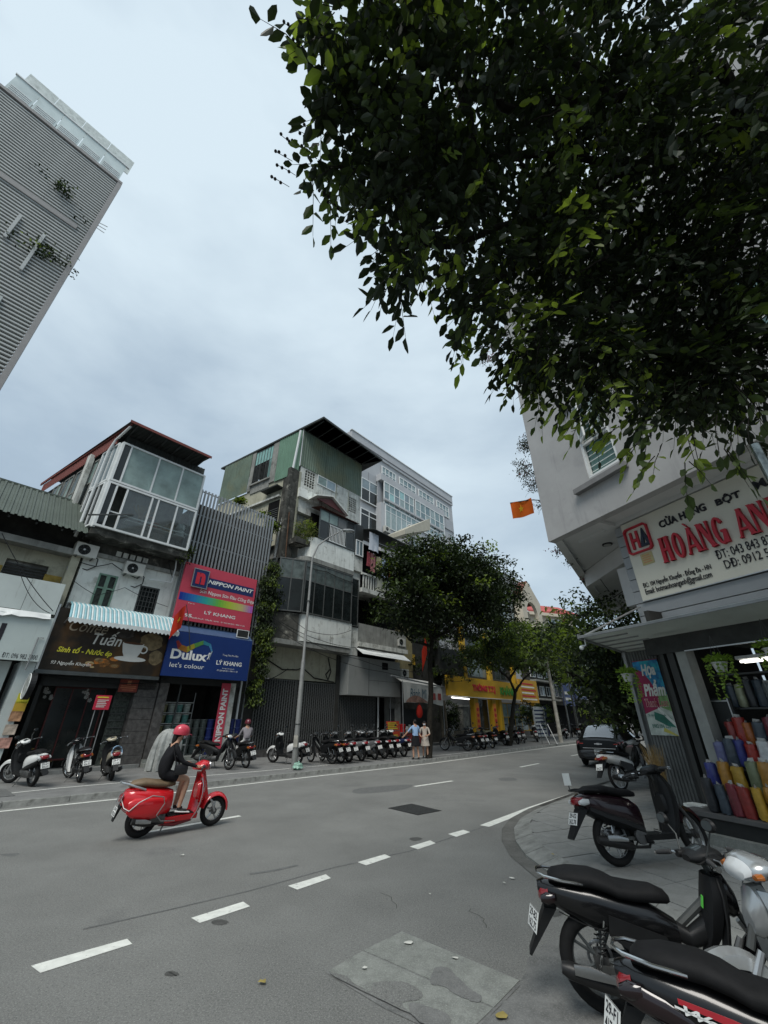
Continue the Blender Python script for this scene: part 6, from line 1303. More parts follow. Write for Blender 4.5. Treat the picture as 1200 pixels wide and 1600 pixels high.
# powder bags
def bag_mesh(h_,r_,mt,seed):
    m = MB(); rr_ = random.Random(seed); prof = [(0,0),(r_ * .93,.01),(r_,h_ * .12),(r_ * 1.04,h_ * .4),(r_ * .99,h_ * .7),(r_ * .97,h_ * .9),(r_ * .9,h_ * .98),(r_ * .5,h_ * 1.0),(0,h_ * .985)]
    m.lathe((0,0,0),prof,14); m.v = [(x * (1 + .1 * math.sin(4 * math.atan2(y,x) + z * 19 + seed)) + rr_.uniform(-.006,.006),y * (1 + .1 * math.sin(5 * math.atan2(y,x) + z * 23)) + rr_.uniform(-.006,.006),z + rr_.uniform(-.01,.01)) for x,y,z in m.v]
    return m.mesh('bag_body',mt)
def pw(n_,c): return M('powder_' + n_,c,.28,var=.22,scale=6,coat=.35,bump=1,bscale=26)
PC = dict(black=pw('black',(.025,.028,.032)),maroon=pw('maroon',(.16,.03,.04)),brick=pw('brick',(.24,.035,.03)),yellow=pw('yellow',(.42,.26,.035)),amber=pw('amber',(.38,.19,.03)),blue=pw('blue',(.03,.04,.19)),olive=pw('olive',(.15,.18,.1)),white=pw('white',(.6,.62,.62)),
          red=pw('red',(.33,.03,.02)),orange=pw('orange',(.38,.11,.02)),lilac=pw('lilac',(.12,.13,.26)),cream=pw('cream',(.4,.42,.27)),slate=pw('slate',(.05,.07,.09)),grey=pw('grey',(.16,.18,.18)))
_bg = {}
ROWN = {'front': 'front row on the ledge','second': 'second row of bags','third': 'third row of bags','fourth': 'top display row','shelf': 'dark back shelf'}
def bags(row,px_list,py,t,hh,rad,base):
    for i,(px,c) in enumerate(px_list):
        s_,_ = Q.T(px,py + (px - 1100) * .2,t); key = (c,hh)
        if key not in _bg: _bg[key] = bag_mesh(hh,rad,PC[c],len(_bg))
        nmb = ['first','second','third','fourth','fifth','sixth','seventh','eighth','ninth','tenth'][i]
        r = thing('powder_bag','%s powder bag, %s from left in the %s' % (c,nmb,ROWN[row]),'bag',Q.w(s_,t,base),random.uniform(0,6),'bags of colour powder in the shop window')
        bo = reuse('bag_body',_bg[key],r,(0,0,0)); r.scale = (random.uniform(.92,1.12),random.uniform(.8,1.0),random.uniform(.84,1.08)); r.rotation_euler = (random.uniform(-.04,.04),random.uniform(-.04,.04),random.uniform(0,6)); 
        if ('k',hh) not in _bg: m = MB(); m.v = [(-.05,-.02,hh * .97),(.06,-.015,hh * .98),(.05,.0,hh * 1.12),(-.04,.01,hh * 1.09),(.0,.03,hh * .98)]; m.f = [(0,1,2,3),(3,2,4),(0,3,4),(1,4,2)]; m.mi = [0] * 4; m.sm = [False] * 4; _bg[('k',hh)] = m.mesh('tied_neck',M('plastic_neck',(.4,.4,.38),.3,coat=.3))
        reuse('tied_neck',_bg[('k',hh)],r,(0,0,0))
bags('front',[(1113,'black'),(1133,'slate'),(1153,'maroon'),(1171,'brick'),(1194,'yellow'),(1218,'amber'),(1242,'yellow')],1250,-1.25,.46,.085,sz)
bags('second',[(1113,'blue'),(1134,'amber'),(1156,'yellow'),(1182,'olive'),(1206,'amber'),(1232,'yellow')],1205,-.98,.44,.09,sz + .28)
bags('third',[(1128,'lilac'),(1146,'slate'),(1162,'blue'),(1180,'red'),(1204,'white'),(1226,'red')],1170,-.68,.4,.09,sz + .62)
bags('fourth',[(1148,'brick'),(1163,'red'),(1176,'orange'),(1194,'slate'),(1214,'maroon')],1140,-.4,.42,.09,sz + .92)
bags('shelf',[(1148,'slate'),(1164,'cream'),(1182,'black'),(1200,'slate'),(1218,'grey')],1090,.1,.46,.085,2.05)
RB.b('step_shelf',gatem,sxl + .3,6,-1.1,-.84,sz + .24,sz + .27); RB.b('step_shelf',gatem,sxl + .5,6,-.83,-.55,sz + .58,sz + .61); RB.b('step_shelf',gatem,sxl + .6,6,-.54,-.26,sz + .88,sz + .91)
# broom
bx,by = Q.Z(1036,1232,.3); bx,bz_ = Q.T(1040,1200,-.45)
br = thing('straw_broom','bundle of straw brooms standing against the grey shutter by the shop','broom',Q.w(bx - .02,-.62,.12),Q.a)
m = MB(); rr = random.Random(4)
for k in range(150):
    a = rr.uniform(-1,1); b_ = rr.uniform(-1,1); m.tube([(a * .05,b_ * .05,.45),(a * .09 - .02,b_ * .07,.75),(a * .19 - .05 + rr.uniform(-.03,.03),b_ * .13,rr.uniform(1.05,1.3))],[.004,.004,.0015],3)
o = part('bristles',m,M('broom_straw',(.46,.32,.14),.9,var=.4,scale=20),br); o['kind'] = 'stuff'
m = MB(); m.sup([(0,0,.05,.05,2),(.25,0,.065,.06,2),(.35,0,.06,.06,2)],12); m.v = [(-z,y,x + .12) for x,y,z in m.v]; part('bound_stems',m,M('broom_stem',(.42,.32,.12),.8,var=.3,scale=14),br)
for z in (.2,.3,.4): m = MB(); m.torus((0,0,z),Z_,.067,.008,16,5); part('binding',m,M('binding_rope',(.5,.42,.25),.8),br)
# hanging planters
potm = M('pot_white',(.5,.5,.48),.5,var=.08); lfl = M('vine_leaf_lime',(.22,.33,.06),.5,var=.25,scale=9,transl=.3)
def leafv(m,c,d,n,L,W_,fold=.25):
    """one leaf: pointed oval of six points, folded along its rib"""
    d = d.normalized(); s_ = d.cross(n); s_ = s_.normalized() if s_.length > 1e-4 else d.orthogonal().normalized(); n = s_.cross(d)
    q = [c,c + d * L * .35 + s_ * W_ * .5 + n * W_ * fold,c + d * L * .75 + s_ * W_ * .36 + n * W_ * fold * .6,c + d * L,c + d * L * .75 - s_ * W_ * .36 + n * W_ * fold * .6,c + d * L * .35 - s_ * W_ * .5 + n * W_ * fold]
    m.add(q,[(0,1,2,3),(0,3,4,5)])
def rv(rr): 
    while True:
        v = Vector((rr.uniform(-1,1),rr.uniform(-1,1),rr.uniform(-1,1)))
        if .05 < v.length < 1: return v
def planter(px,py,t,lab,sc_=1.0):
    s_,z_ = Q.T(px,py,t); r = thing('hanging_planter',lab,'planter',Q.w(s_,t,z_),Q.a,'planters hanging from the canopy')
    m = MB(); m.lathe((0,0,-.1 * sc_),[(0,0),(.075,0),(.11,.13),(.125,.14),(.12,.155),(.1,.15),(0,.12)],18); m.v = [(x * sc_,y * sc_,z) for x,y,z in m.v]; part('pot',m,potm,r)
    m = MB()
    for a in (0,2.1,4.2): m.tube([(.11 * sc_ * math.cos(a),.11 * sc_ * math.sin(a),.05),(0,0,.5)],.003,4)
    part('hanger',m,gatem,r); rr = random.Random(int(px)); m = MB(); st_ = MB()
    for k in range(190): v = rv(rr); p_ = Vector((v.x * .2,v.y * .17,.08 + abs(v.z) * .1)) * sc_; leafv(m,p_,Vector((v.x,v.y,rr.uniform(-.6,.5))),Z_,rr.uniform(.05,.08),.04)
    for k in range(11):
        a = rr.uniform(0,6.28); L = rr.uniform(.12,.5); p0 = Vector((.12 * math.cos(a),.12 * math.sin(a),.05)) * sc_; pts = [p0,p0 + Vector((.05 * math.cos(a),.05 * math.sin(a),-.03))]
        while L > 0: pts.append(pts[-1] + Vector((rr.uniform(-.01,.01),rr.uniform(-.01,.01),-.05))); L -= .05
        st_.tube(pts,.002,3)
        for p_ in pts[1:]:
            for _ in range(2): leafv(m,p_,Vector((rr.uniform(-1,1),rr.uniform(-1,1),rr.uniform(-.9,.1))),rv(rr),rr.uniform(.045,.065),.035)
    o = part('trailing_leaves',m,lfl,r); o['kind'] = 'stuff'; part('stems',st_,MATS['vine_leaf_lime'],r)
planter(981,1057,-1.0,'white hanging pot with trailing lime leaves left of the poster'); planter(1125,1040,-1.15,'white hanging pot with trailing lime leaves before the shop window'); planter(1208,1018,-1.2,'white hanging pot cut by the right edge of the view')
# steel pole close to the sign
pole = thing('steel_pole','shiny steel pole standing close by, partly hidden by leaves before the sign','pole',(2.99,2.6,0)); m = MB(); m.tube([(0,0,0),(0,0,3.85)],.034,14); part('shaft',m,M('polished_steel',(.28,.3,.28),.12,metal=1,var=.5,scale=9,bump=.3,bscale=4),pole); m = MB(); m.disc((0,0,.02),Z_,.12,.04,16); part('base_plate',m,steel,pole)
# flag on the corner and on the cafe
def star(m,c,ex,ez,r_,e):
    pts = [c + (ex * math.sin(k * math.pi / 5) + ez * math.cos(k * math.pi / 5)) * (r_ if k % 2 == 0 else r_ * .4) + e for k in range(10)]; n = len(m.v); m.add(pts,[(k,(k + 1) % 10,10) for k in range(0)]); m.v = m.v[:n]; m.add([c + e] + pts,[(0,1 + k,1 + (k + 1) % 10) for k in range(10)])
flagm = M('flag_red',(.6,.11,.02),.8,var=.1,transl=.35); starm = M('flag_star',(.7,.5,.03),.7,transl=.3)
def flag(P0,dirx,L,H,lab,pole_pts,droop=.12,starr=.26,mat=None):
    r = thing('flag',lab,'flag',P0,0); m = MB(); n = 8; ring = []; dx = Vector(dirx).normalized(); nr = dx.cross(Z_)
    P = lambda u,v: dx * L * u + Z_ * (-H * v - droop * u * u) + nr * .06 * math.sin(u * 7 + v * 1.5) * (.3 + u)
    for i in range(n + 1): ring.append([P(i / n,j / 5) for j in range(6)])
    m.loft(ring,closed=False); c = part('cloth',m,mat or flagm,r)
    for sd_ in (-.012,.012):
        m = MB(); cpt = P(.5,.48); ex = (P(.6,.48) - P(.4,.48)).normalized(); ez = (P(.5,.4) - P(.5,.6)).normalized(); star(m,cpt,ex,ez,H * starr,nr * sd_); part('star',m,starm,r)
    m = MB(); m.tube([Vector(q) for q in pole_pts],.018,6); part('flagpole',m,gatem,r)
d = sight(797,786); P0 = EYE + d * (12.2 / d.y); d2 = sight(829,781); P1 = EYE + d2 * (12.35 / d2.y)
flag(P0,P1 - P0,(P1 - P0).length,.62,'orange red flag with yellow star hanging off the corner house',[P0 - P0,(P1 - P0),(P1 - P0) * 1.9 + Vector((0,.3,.02))],droop=-.06)
fs_,fz_ = F.T(270,962,T0 - 1.35); P0 = F.w(fs_ + .45,T0 - 1.4,F.T(285,945,T0 - 1.4)[1]); flag(P0,-F.u + Vector((0,0,-.5)),.42,1.0,'red flag with yellow star drooping at the right end of the striped awning',[(0,0,.05),(.1,.4,-.7),(.2,1.0,-2)],droop=.35,starr=.13,mat=M('flag_deep_red',(.4,.03,.015),.8,var=.1,transl=.2))
fs_,fz_ = F.T(666,992,T0 - 1); P0 = F.w(fs_,T0 - 1,fz_); flag(P0,-F.u + Vector((0,0,-.8)),.8,1.5,'red flag hanging limp under the big street tree',[(0,0,.1),(.3,.6,-1.5)],droop=.8,starr=.02,mat=M('flag_deep_red'))
# ------------------------------------------------------------------ foliage
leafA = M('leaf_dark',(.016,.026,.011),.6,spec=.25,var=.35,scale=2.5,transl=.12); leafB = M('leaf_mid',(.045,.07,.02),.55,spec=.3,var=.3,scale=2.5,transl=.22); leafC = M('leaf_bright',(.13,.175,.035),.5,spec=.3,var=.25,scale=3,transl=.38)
barkd = M('dark_bark',(.022,.02,.016),.9,var=.4,scale=9,bump=1,bscale=30)
def limb(m,pts,r0,r1,n=8,wig=.0,rr=None):
    k = len(pts); out = []
    for i in range(k - 1):
        a,b_ = Vector(pts[i]),Vector(pts[i + 1])
        for j in range(4):
            v = a.lerp(b_,j / 4)
            if rr and (i or j): v = v + rv(rr) * wig
            out.append(v)
    out.append(Vector(pts[-1])); N_ = len(out)
    m.tube(out,[r0 + (r1 - r0) * (i / (N_ - 1)) ** .8 for i in range(N_)],n)
def crown(parent,blobs,clumps,per,L,seed,mats=(leafA,leafB,leafC),mix=(.5,.85),origin=Vector((0,0,0)),spread=.28,down=.25,name='crown'):
    """leaves in clumps spread through ellipsoids: light and dark clumps, gaps between them"""
    rr = random.Random(seed); ms = [MB(),MB(),MB()]; tot = sum(b_[1].x * b_[1].y * b_[1].z for b_ in blobs) ** 1
    ws = [b_[1].x * b_[1].y * b_[1].z for b_ in blobs]
    for _ in range(clumps):
        c,rd = rr.choices(blobs,ws)[0]; v = rv(rr).normalized() * (rr.random() ** .38); p_ = c + Vector((v.x * rd.x,v.y * rd.y,v.z * rd.z)); q = rr.random(); k = 0 if q < mix[0] else 1 if q < mix[1] else 2
        for _ in range(per):
            o = p_ + Vector((rr.gauss(0,spread),rr.gauss(0,spread),rr.gauss(0,spread * .6))); d = Vector((rr.uniform(-1,1),rr.uniform(-1,1),rr.uniform(-.8,.5) - down)); leafv(ms[k],o - origin,d,Vector((rr.uniform(-.5,.5),rr.uniform(-.5,.5),1)),L * rr.uniform(.7,1.25),L * .5)
    for k,m in enumerate(ms):
        if m.v: o = part(name,m,mats[k],parent); o['kind'] = 'stuff'
def street_tree(lab,base,trunk,branches,blobs,clumps,per,L,seed,r0=.16,mix=(.5,.85),fr=F,t=None,sp=.33):
    """trunk and branches as sight points in the plane t of the street frame, blobs likewise (px, py, radius px, depth offset)"""
    B0 = fr.w(base[0],base[1],.1); r = thing('street_tree',lab,'tree',B0)
    def W3(px,py,dt=0): a,z = fr.T(px,py,t + dt); return fr.w(a,t + dt,z)
    rr = random.Random(seed); m = MB(); tp = [B0 - B0] + [W3(*q) - B0 for q in trunk]; limb(m,tp,r0,r0 * .6,9,.03,rr); part('trunk',m,barkd,r)
    for b_ in branches: m = MB(); pts = [W3(*q) - B0 for q in b_]; limb(m,pts,r0 * .55,r0 * .14,7,.06,rr); part('branch',m,barkd,r)
    bl = []
    for (px,py,rx,ry,dt) in blobs:
        c = W3(px,py,dt); a = W3(px + 10,py,dt); sc_ = (a - c).length / 10 * .72; bl.append((c,Vector((rx * sc_,rx * sc_,ry * sc_ * 1.15))))
    crown(r,bl,clumps,per,L,seed,origin=B0,mix=mix,spread=sp); return r
street_tree('big dark round crowned street tree in front of the bread stall',(18.3,13.3),[(673,1100),(672,1030),(676,1000)],[[(676,1003),(660,960),(640,930,1)],[(676,1000),(700,985,-.5),(730,960,-1),(770,940)],[(676,1000),(690,950,.5),(700,900)],[(675,1010),(640,1000,1),(610,960,1)]],
            [(630,915,38,42,0),(668,885,50,30,.5),(720,895,45,32,0),(762,922,34,30,-.3),(700,935,60,40,0),(750,962,32,20,0),(645,955,40,32,.3),(620,880,28,22,.5)],950,36,.25,31,r0=.17,mix=(.72,.96),t=13.5)
street_tree('forked street tree in front of the yellow shop',(29.6,14.6),[(800,1120),(805,1082)],[[(805,1082),(795,1060),(770,1040),(745,1020)],[(806,1080),(815,1065),(835,1045),(850,1015)],[(796,1062),(810,1040),(818,1010)]],
            [(765,1012,34,16,0),(800,1003,34,18,0),(840,1012,34,18,0),(742,1022,22,12,0),(868,1028,22,16,0),(780,1030,24,8,.5)],620,30,.26,32,r0=.2,mix=(.25,.75),t=14.6,sp=.28)
NT_ = street_tree('leaning street tree beside the black car on the near pavement',(22.3,4.3),[(978,1150),(962,1120),(945,1095)],[[(945,1095),(925,1075),(905,1060),(885,1050)],[(950,1100),(957,1070),(958,1030)],[(945,1096),(935,1060),(930,1010)]],
            [(885,990,28,18,0),(925,975,30,18,0),(905,1012,34,20,0),(955,995,28,24,0),(955,1030,28,14,0),(868,1018,22,18,0),(1000,1005,24,26,.5)],620,26,.17,33,r0=.16,mix=(.3,.74),t=4.3,sp=.2)
street_tree('slim street tree on the far pavement left of the black car',(48,14.6),[(921,1110),(926,1075)],[[(926,1075),(915,1055),(905,1040)],[(926,1075),(935,1055),(950,1045)]],[(905,1045,22,16,0),(935,1050,26,16,0)],160,22,.25,34,r0=.22,t=14.6)
street_tree('distant street tree beyond the parked car',(70,13.5),[(946,1110),(946,1085)],[[(946,1085),(940,1070),(932,1060)]],[(930,1075,18,14,0),(950,1070,20,14,0),(965,1080,20,16,0),(940,1128,12,10,0)],200,20,.35,35,r0=.2,t=13.5)
street_tree('distant near side street tree behind the poster',(40,3.2),[(984,1110),(988,1070)],[[(988,1070),(980,1050),(975,1040)]],[(975,1050,20,18,0),(1000,1050,22,18,0),(975,1085,18,16,0),(990,1110,12,10,0)],240,22,.22,36,r0=.16,t=3.2,mix=(.8,.97))
def bush(name,lab,cat,px,py,rx,ry,t,clumps,per,L,seed,mix=(.5,.85),base=None,sp=.12,fr=F,mats=(leafA,leafB,leafC),down=.2,more=()):
    a,z = fr.T(px,py,t); c = fr.w(a,t,z); r = thing(name,lab,cat,c if base is None else fr.w(a,t,base)); bl = []
    for (qx,qy,ex,ey) in [(px,py,rx,ry)] + list(more):
        a,z = fr.T(qx,qy,t); c = fr.w(a,t,z); a2,z2 = fr.T(qx + 10,qy,t); sc_ = abs(a2 - a) / 10; sz_ = abs(fr.T(qx,qy + 10,t)[1] - z) / 10; bl.append((c,Vector((ex * sc_ * .8,ex * sc_ * .5,ey * sz_))))
    crown(r,bl,clumps,per,L,seed,origin=r.location.copy(),mix=mix,spread=sp,mats=mats,down=down,name='foliage')
    m = MB(); rr = random.Random(seed)
    for b_,q in bl[:4]:
        for k in range(3): limb(m,[(b_ - r.location) - Vector((0,0,q.z)) + rv(rr) * .1,(b_ - r.location) + rv(rr) * q.z * .5],.02,.008,5,.03,rr)
    part('stems',m,barkd,r); return r
bush('climbing_plant','long hanging green creeper between the paint shop and the folding gates','climbing plant',420,915,16,20,T0 - .55,330,22,.14,41,mix=(.3,.8),sp=.12,down=.9,more=[(428,890,12,14),(415,950,17,22),(412,985,15,18),(412,1015,14,18),(408,1045,12,16),(400,1075,12,16),(398,1095,10,10),(436,935,6,12)])
bush('roof_plant','small green plants growing on the roof edge beside the slat screen','plant',425,822,14,8,T0 + .5,60,18,.14,42,mix=(.2,.6),more=[(410,805,8,6)])
bush('balcony_plant','wispy pale green plants on the ledge of the tall tenement','plant',478,832,15,22,T0 - .5,90,20,.12,43,mix=(.2,.7),mats=(leafB,leafC,M('leaf_pale_dry',(.2,.2,.11),.7,transl=.3)),sp=.14,more=[(492,850,8,14),(466,822,8,10)])
bush('ledge_weed','tuft of weeds where the glass box meets the slat screen','plant',292,860,9,7,T0 - .7,30,16,.12,44,mix=(.3,.8),more=[(286,872,6,8)])
bush('roof_weed','yellowish weeds behind the slat screen beneath the green side wall','plant',375,783,9,7,T0 + 4,34,16,.16,45,mix=(.1,.5))
bush('courtyard_shrub','dark shrubs over the gateway right of the bread stall','shrub',700,1045,30,26,T0 - .2,200,22,.18,46,mix=(.7,.97),more=[(660,1040,18,18),(720,1020,20,22),(690,1000,26,18)])
bush('potted_shrub','leafy shrub beside the yellow shop doorway near its lit tube','shrub',703,1125,11,32,T0 - 1.2,110,20,.17,47,mix=(.75,.97)); bush('potted_shrub','bushy green shrub between the forked tree and the price board','shrub',838,1118,16,20,T0 - 1.8,130,20,.2,48,mix=(.5,.9),more=[(822,1110,8,16)])
bush('tenement_shrub','dark foliage in the recess behind the laundry house balcony','shrub',582,955,14,30,T0 - .3,90,18,.18,49,mix=(.6,.92),more=[(600,935,10,22)])
bush('tower_plants','sparse plants growing through the slats in the middle of the tower','plant',60,395,45,16,TT + .35,80,8,.28,50,mix=(.75,.95),sp=.4,more=[(100,415,20,14),(20,375,22,9)])
bush('tower_plants','thin line of plants on the tower below its roof beam','plant',90,300,50,7,TT + .35,60,7,.28,51,mix=(.75,.95),sp=.35,more=[(128,345,14,16),(55,270,16,6),(122,372,6,12)])
# bougainvillea on the street side of the corner house
boug = (M('boug_leaf',(.035,.045,.025),.6,transl=.2),M('boug_leaf_b',(.07,.075,.045),.6,transl=.2),M('boug_flower',(.22,.06,.11),.6,transl=.3))
def vine(lab,pts,r_,clumps,seed,mix):
    rr = random.Random(seed); bl = []
    for (px,py,yy,rx) in pts: d = sight(px,py); c = EYE + d * (yy / d.y); bl.append((c,Vector((rx,rx * .7,rx * 1.15))))
    r = thing('climbing_plant',lab,'climbing plant',bl[0][0]); crown(r,bl,clumps,11,.075,seed,origin=bl[0][0],mix=mix,spread=.11,mats=boug,name='foliage',down=.6)
    m = MB()
    for c,q in bl:
        for k in range(7): limb(m,[c - bl[0][0] + Vector((q.x * .8,0,q.z * .3)),c - bl[0][0] + rv(rr) * q.x * .6,c - bl[0][0] + Vector((-q.x * rr.uniform(.5,1.3),0,rr.uniform(-1.5,.9) * q.z))],.008,.003,4,.04,rr)
    part('stems',m,barkd,r)
vine('straggling bougainvillea hanging from the street side balcony above the flag',[(828,695,12.5,.42),(818,730,12.6,.36),(834,752,12.4,.4),(845,790,12.4,.22)],.4,150,61,(.55,.93))
vine('pinkish bougainvillea sprays high on the corner house below the leaves',[(772,530,12.6,.5),(760,560,12.6,.32),(800,520,12.8,.5)],.4,110,62,(.3,.55))
vine('thin creeper trailing under the edge of the corner house soffit',[(872,862,11.4,.1),(890,880,12.2,.09),(915,905,13.4,.1)],.1,16,63,(.6,.8))
# ------------------------------------------------------------------ the overhanging tree
TB = Vector((5.3,2.0,.11)); OT_ = thing('overhanging_tree','large dark tree whose leafy boughs hang over the upper right','tree',TB)
def up(px,py,fw): d = sight(px,py); return EYE + d * (fw / 620.0)          # at perpendicular distance fw
BL = [(592,30,4.2,88,8),(704,70,4.6,111,12),(632,146,4.4,79,8),(577,221,4.2,39,3.2),(512,248,4.1,31,1.8),(634,246,4.5,79,8),(754,186,5.0,120,13),(632,296,4.2,57,5),(714,316,4.8,88,10),(636,378,4.0,35,2.2),
      (850,116,5.4,158,20),(860,296,5.4,148,21),(760,416,4.8,57,5.5),(1010,126,5.6,176,26),(1010,316,5.6,176,28),(880,466,5.2,97,12),(1040,486,5.4,130,18),(815,556,4.8,40,3),(900,571,4.8,48,4.5),(1000,576,5.0,74,8),
      (1150,286,5.2,148,21),(1160,486,5.0,111,16),(1080,601,4.6,37,3.6),(1150,576,4.6,57,7),(940,598,4.4,31,2.2),(1190,120,5.4,139,14),(1045,646,4.2,26,1.4),(754,496,4.6,24,1.2),(532,60,4.0,51,3.4),(1000,30,5.6,167,14)]
rr = random.Random(77); tw = [MB(),MB(),MB()]; st_ = MB(); near = []
forks = {}
def twig(P,D,nl,L,k,keep=False):
    """a leafy twig: thin stem with leaves set alternately and drooping"""
    D = D.normalized(); side = D.cross(Z_); side = side.normalized() if side.length > .1 else X_
    step = L * .38; pts = [P + D * step * i + Vector((0,0,-.012 * i * i * .5)) for i in range(nl + 1)]; st_.tube([p_ - TB for p_ in (pts[0],pts[len(pts) // 2],pts[-1])],[.006,.004,.002],3,cap=False)
    for i in range(nl):
        sd_ = 1 if i % 2 else -1; d = D * .55 + side * sd_ * rr.uniform(.6,1.1) + Vector((0,0,rr.uniform(-1.0,.1))) + rv(rr) * .35
        if i == nl - 1: d = D + Vector((0,0,-.5))
        n = Vector((rr.uniform(-.7,.7),rr.uniform(-.7,.7),1)); l = L * rr.uniform(.75,1.15)
        if keep: near.append((pts[i + 1],d,n,l,k))
        else: leafv(tw[k],pts[i + 1] - TB,d,n,l,l * rr.uniform(.42,.52),.18)
for (px,py,fw,rp,wt) in BL:
    if py > 380: py -= 14
    if px > 880 and py > 540: rp *= .88
    c = up(px,py,fw); rm = rp * fw / 620.0; nt_ = int(wt * (10 if px < 660 else 14 if px < 800 else 19))
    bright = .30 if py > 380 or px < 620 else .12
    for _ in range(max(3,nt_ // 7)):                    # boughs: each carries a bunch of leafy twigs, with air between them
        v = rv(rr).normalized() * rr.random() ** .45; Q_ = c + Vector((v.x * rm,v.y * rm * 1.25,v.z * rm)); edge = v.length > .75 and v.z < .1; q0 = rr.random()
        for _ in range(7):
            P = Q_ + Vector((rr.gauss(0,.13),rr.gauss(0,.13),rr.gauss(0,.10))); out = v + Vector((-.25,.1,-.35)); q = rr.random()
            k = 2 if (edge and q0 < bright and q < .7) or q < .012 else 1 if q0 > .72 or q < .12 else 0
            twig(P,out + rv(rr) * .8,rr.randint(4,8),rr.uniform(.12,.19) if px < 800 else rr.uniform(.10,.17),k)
# sprays at the lower rim, leaf by leaf
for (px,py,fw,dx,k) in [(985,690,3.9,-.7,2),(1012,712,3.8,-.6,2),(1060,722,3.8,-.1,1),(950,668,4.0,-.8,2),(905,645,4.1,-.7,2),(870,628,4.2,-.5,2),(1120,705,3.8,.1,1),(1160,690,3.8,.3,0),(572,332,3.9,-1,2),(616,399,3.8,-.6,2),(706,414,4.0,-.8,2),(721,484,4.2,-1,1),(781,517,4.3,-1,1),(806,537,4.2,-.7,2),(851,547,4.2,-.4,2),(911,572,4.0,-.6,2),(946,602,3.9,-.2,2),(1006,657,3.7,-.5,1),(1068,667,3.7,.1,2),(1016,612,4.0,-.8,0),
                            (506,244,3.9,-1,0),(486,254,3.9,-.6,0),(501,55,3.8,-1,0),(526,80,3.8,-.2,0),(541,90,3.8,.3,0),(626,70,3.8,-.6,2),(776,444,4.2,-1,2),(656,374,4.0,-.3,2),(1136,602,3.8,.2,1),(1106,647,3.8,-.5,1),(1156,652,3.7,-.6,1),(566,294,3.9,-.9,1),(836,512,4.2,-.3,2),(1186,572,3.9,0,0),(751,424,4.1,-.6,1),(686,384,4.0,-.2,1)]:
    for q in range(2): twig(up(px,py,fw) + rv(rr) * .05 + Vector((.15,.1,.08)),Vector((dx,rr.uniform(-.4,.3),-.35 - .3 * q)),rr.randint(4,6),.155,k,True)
lm = [leafA,leafB,leafC]
base_leaf = {}
for k in range(3):
    m = MB(); leafv(m,Vector((0,0,0)),X_,Z_,1,.47,.16); base_leaf[k] = m.mesh('leaf',lm[k])
for (P,d,n,l,k) in near[:290]:
    d = d.normalized(); s_ = d.cross(n).normalized(); n2 = s_.cross(d); mt = Matrix((d,-s_,n2)).transposed().to_4x4(); o = bpy.data.objects.new('leaf',base_leaf[k]); link(o,OT_); o.matrix_local = Matrix.Translation(P - TB) @ mt @ Matrix.Scale(l,4)
for k,nm in enumerate(('foliage','foliage','foliage')): o = part(nm,tw[k],lm[k],OT_); o['kind'] = 'stuff'
o = part('twigs',st_,barkd,OT_); o['kind'] = 'stuff'
# trunk, limbs
m = MB(); fork = Vector((5.0,2.6,4.3)); limb(m,[(0,0,0),(.05,.1,2),fork - TB],.22,.17,12,.03,rr); part('trunk',m,barkd,OT_)
hub = up(1180,200,5.4)
for dest in ([(1100,420,5.4),(960,470,5.2),(820,520,5)],[(1130,200,5.4),(1000,250,5.4),(860,330,5.2),(700,380,4.8),(620,400,4.2)],[(1120,110,5.4),(960,150,5.4),(800,170,5.2),(730,130,4.8),(640,90,4.5),(540,50,4.1)],[(1150,360,5.3),(1130,520,5.1),(1090,640,4.7)],
             [(1000,260,5.4),(900,240,5.3),(740,240,5),(620,270,4.5),(500,265,4.1)],[(960,160,5.4),(860,60,5.3),(800,-60,5.3)],[(860,330,5.2),(800,420,5),(740,470,4.6)],[(740,240,5),(718,115,4.9),(720,20,4.9)]):
    m = MB(); pts = [up(*q) - TB for q in dest]
    if dest[0][0] > 1090: pts = [fork - TB,hub - TB] + pts
    limb(m,pts,.13 if dest[0][0] > 1090 else .055,.016,8,.05,rr); part('limb',m,barkd,OT_)
for (px,py) in ((735,95),(700,180),(660,210),(820,260),(905,180),(760,330),(650,320),(950,400),(1060,300),(590,120)):
    m = MB(); a = up(px,py,4.8); b_ = a + Vector((rr.uniform(-.8,-.2),rr.uniform(-.3,.3),rr.uniform(-.5,.4))); limb(m,[a - TB,(a + b_) / 2 - TB + rv(rr) * .1,b_ - TB],.022,.006,6,.03,rr); part('twig_branch',m,barkd,OT_)
# berries on bare stalks at the left tips
bm1 = MB(); bm1.ell((0,0,0),(1,1,1),8,6); bme = bm1.mesh('berry',barkd)
for (px,py,L) in ((455,62,.16),(450,40,.15),(470,48,.1),(510,195,.16),(520,180,.1),(500,130,.12),(445,215,.15),(435,240,.14),(465,205,.12),(430,280,.16),(480,200,.1),(505,300,.12),(520,320,.1),(530,340,.2),(460,225,.1),(440,262,.12)):
    P = up(px + 22,py + 12,4.05); E2 = up(px - 6,py - 4,4.0); m = MB(); m.tube([P - TB,(P + E2) / 2 - TB + rv(rr) * .02,E2 - TB],.003,4); sk = part('berry_stalk',m,barkd,OT_)
    for u in (1,.72,.45):
        q = P.lerp(E2,u) + rv(rr) * .018; o = reuse('berry',bme,sk,q - TB); o.scale = (.016,) * 3
BX2 = (1.62,4.16,-17); BX3 = (1.58,2.84,-30); BX4 = (3.36,3.58,184)
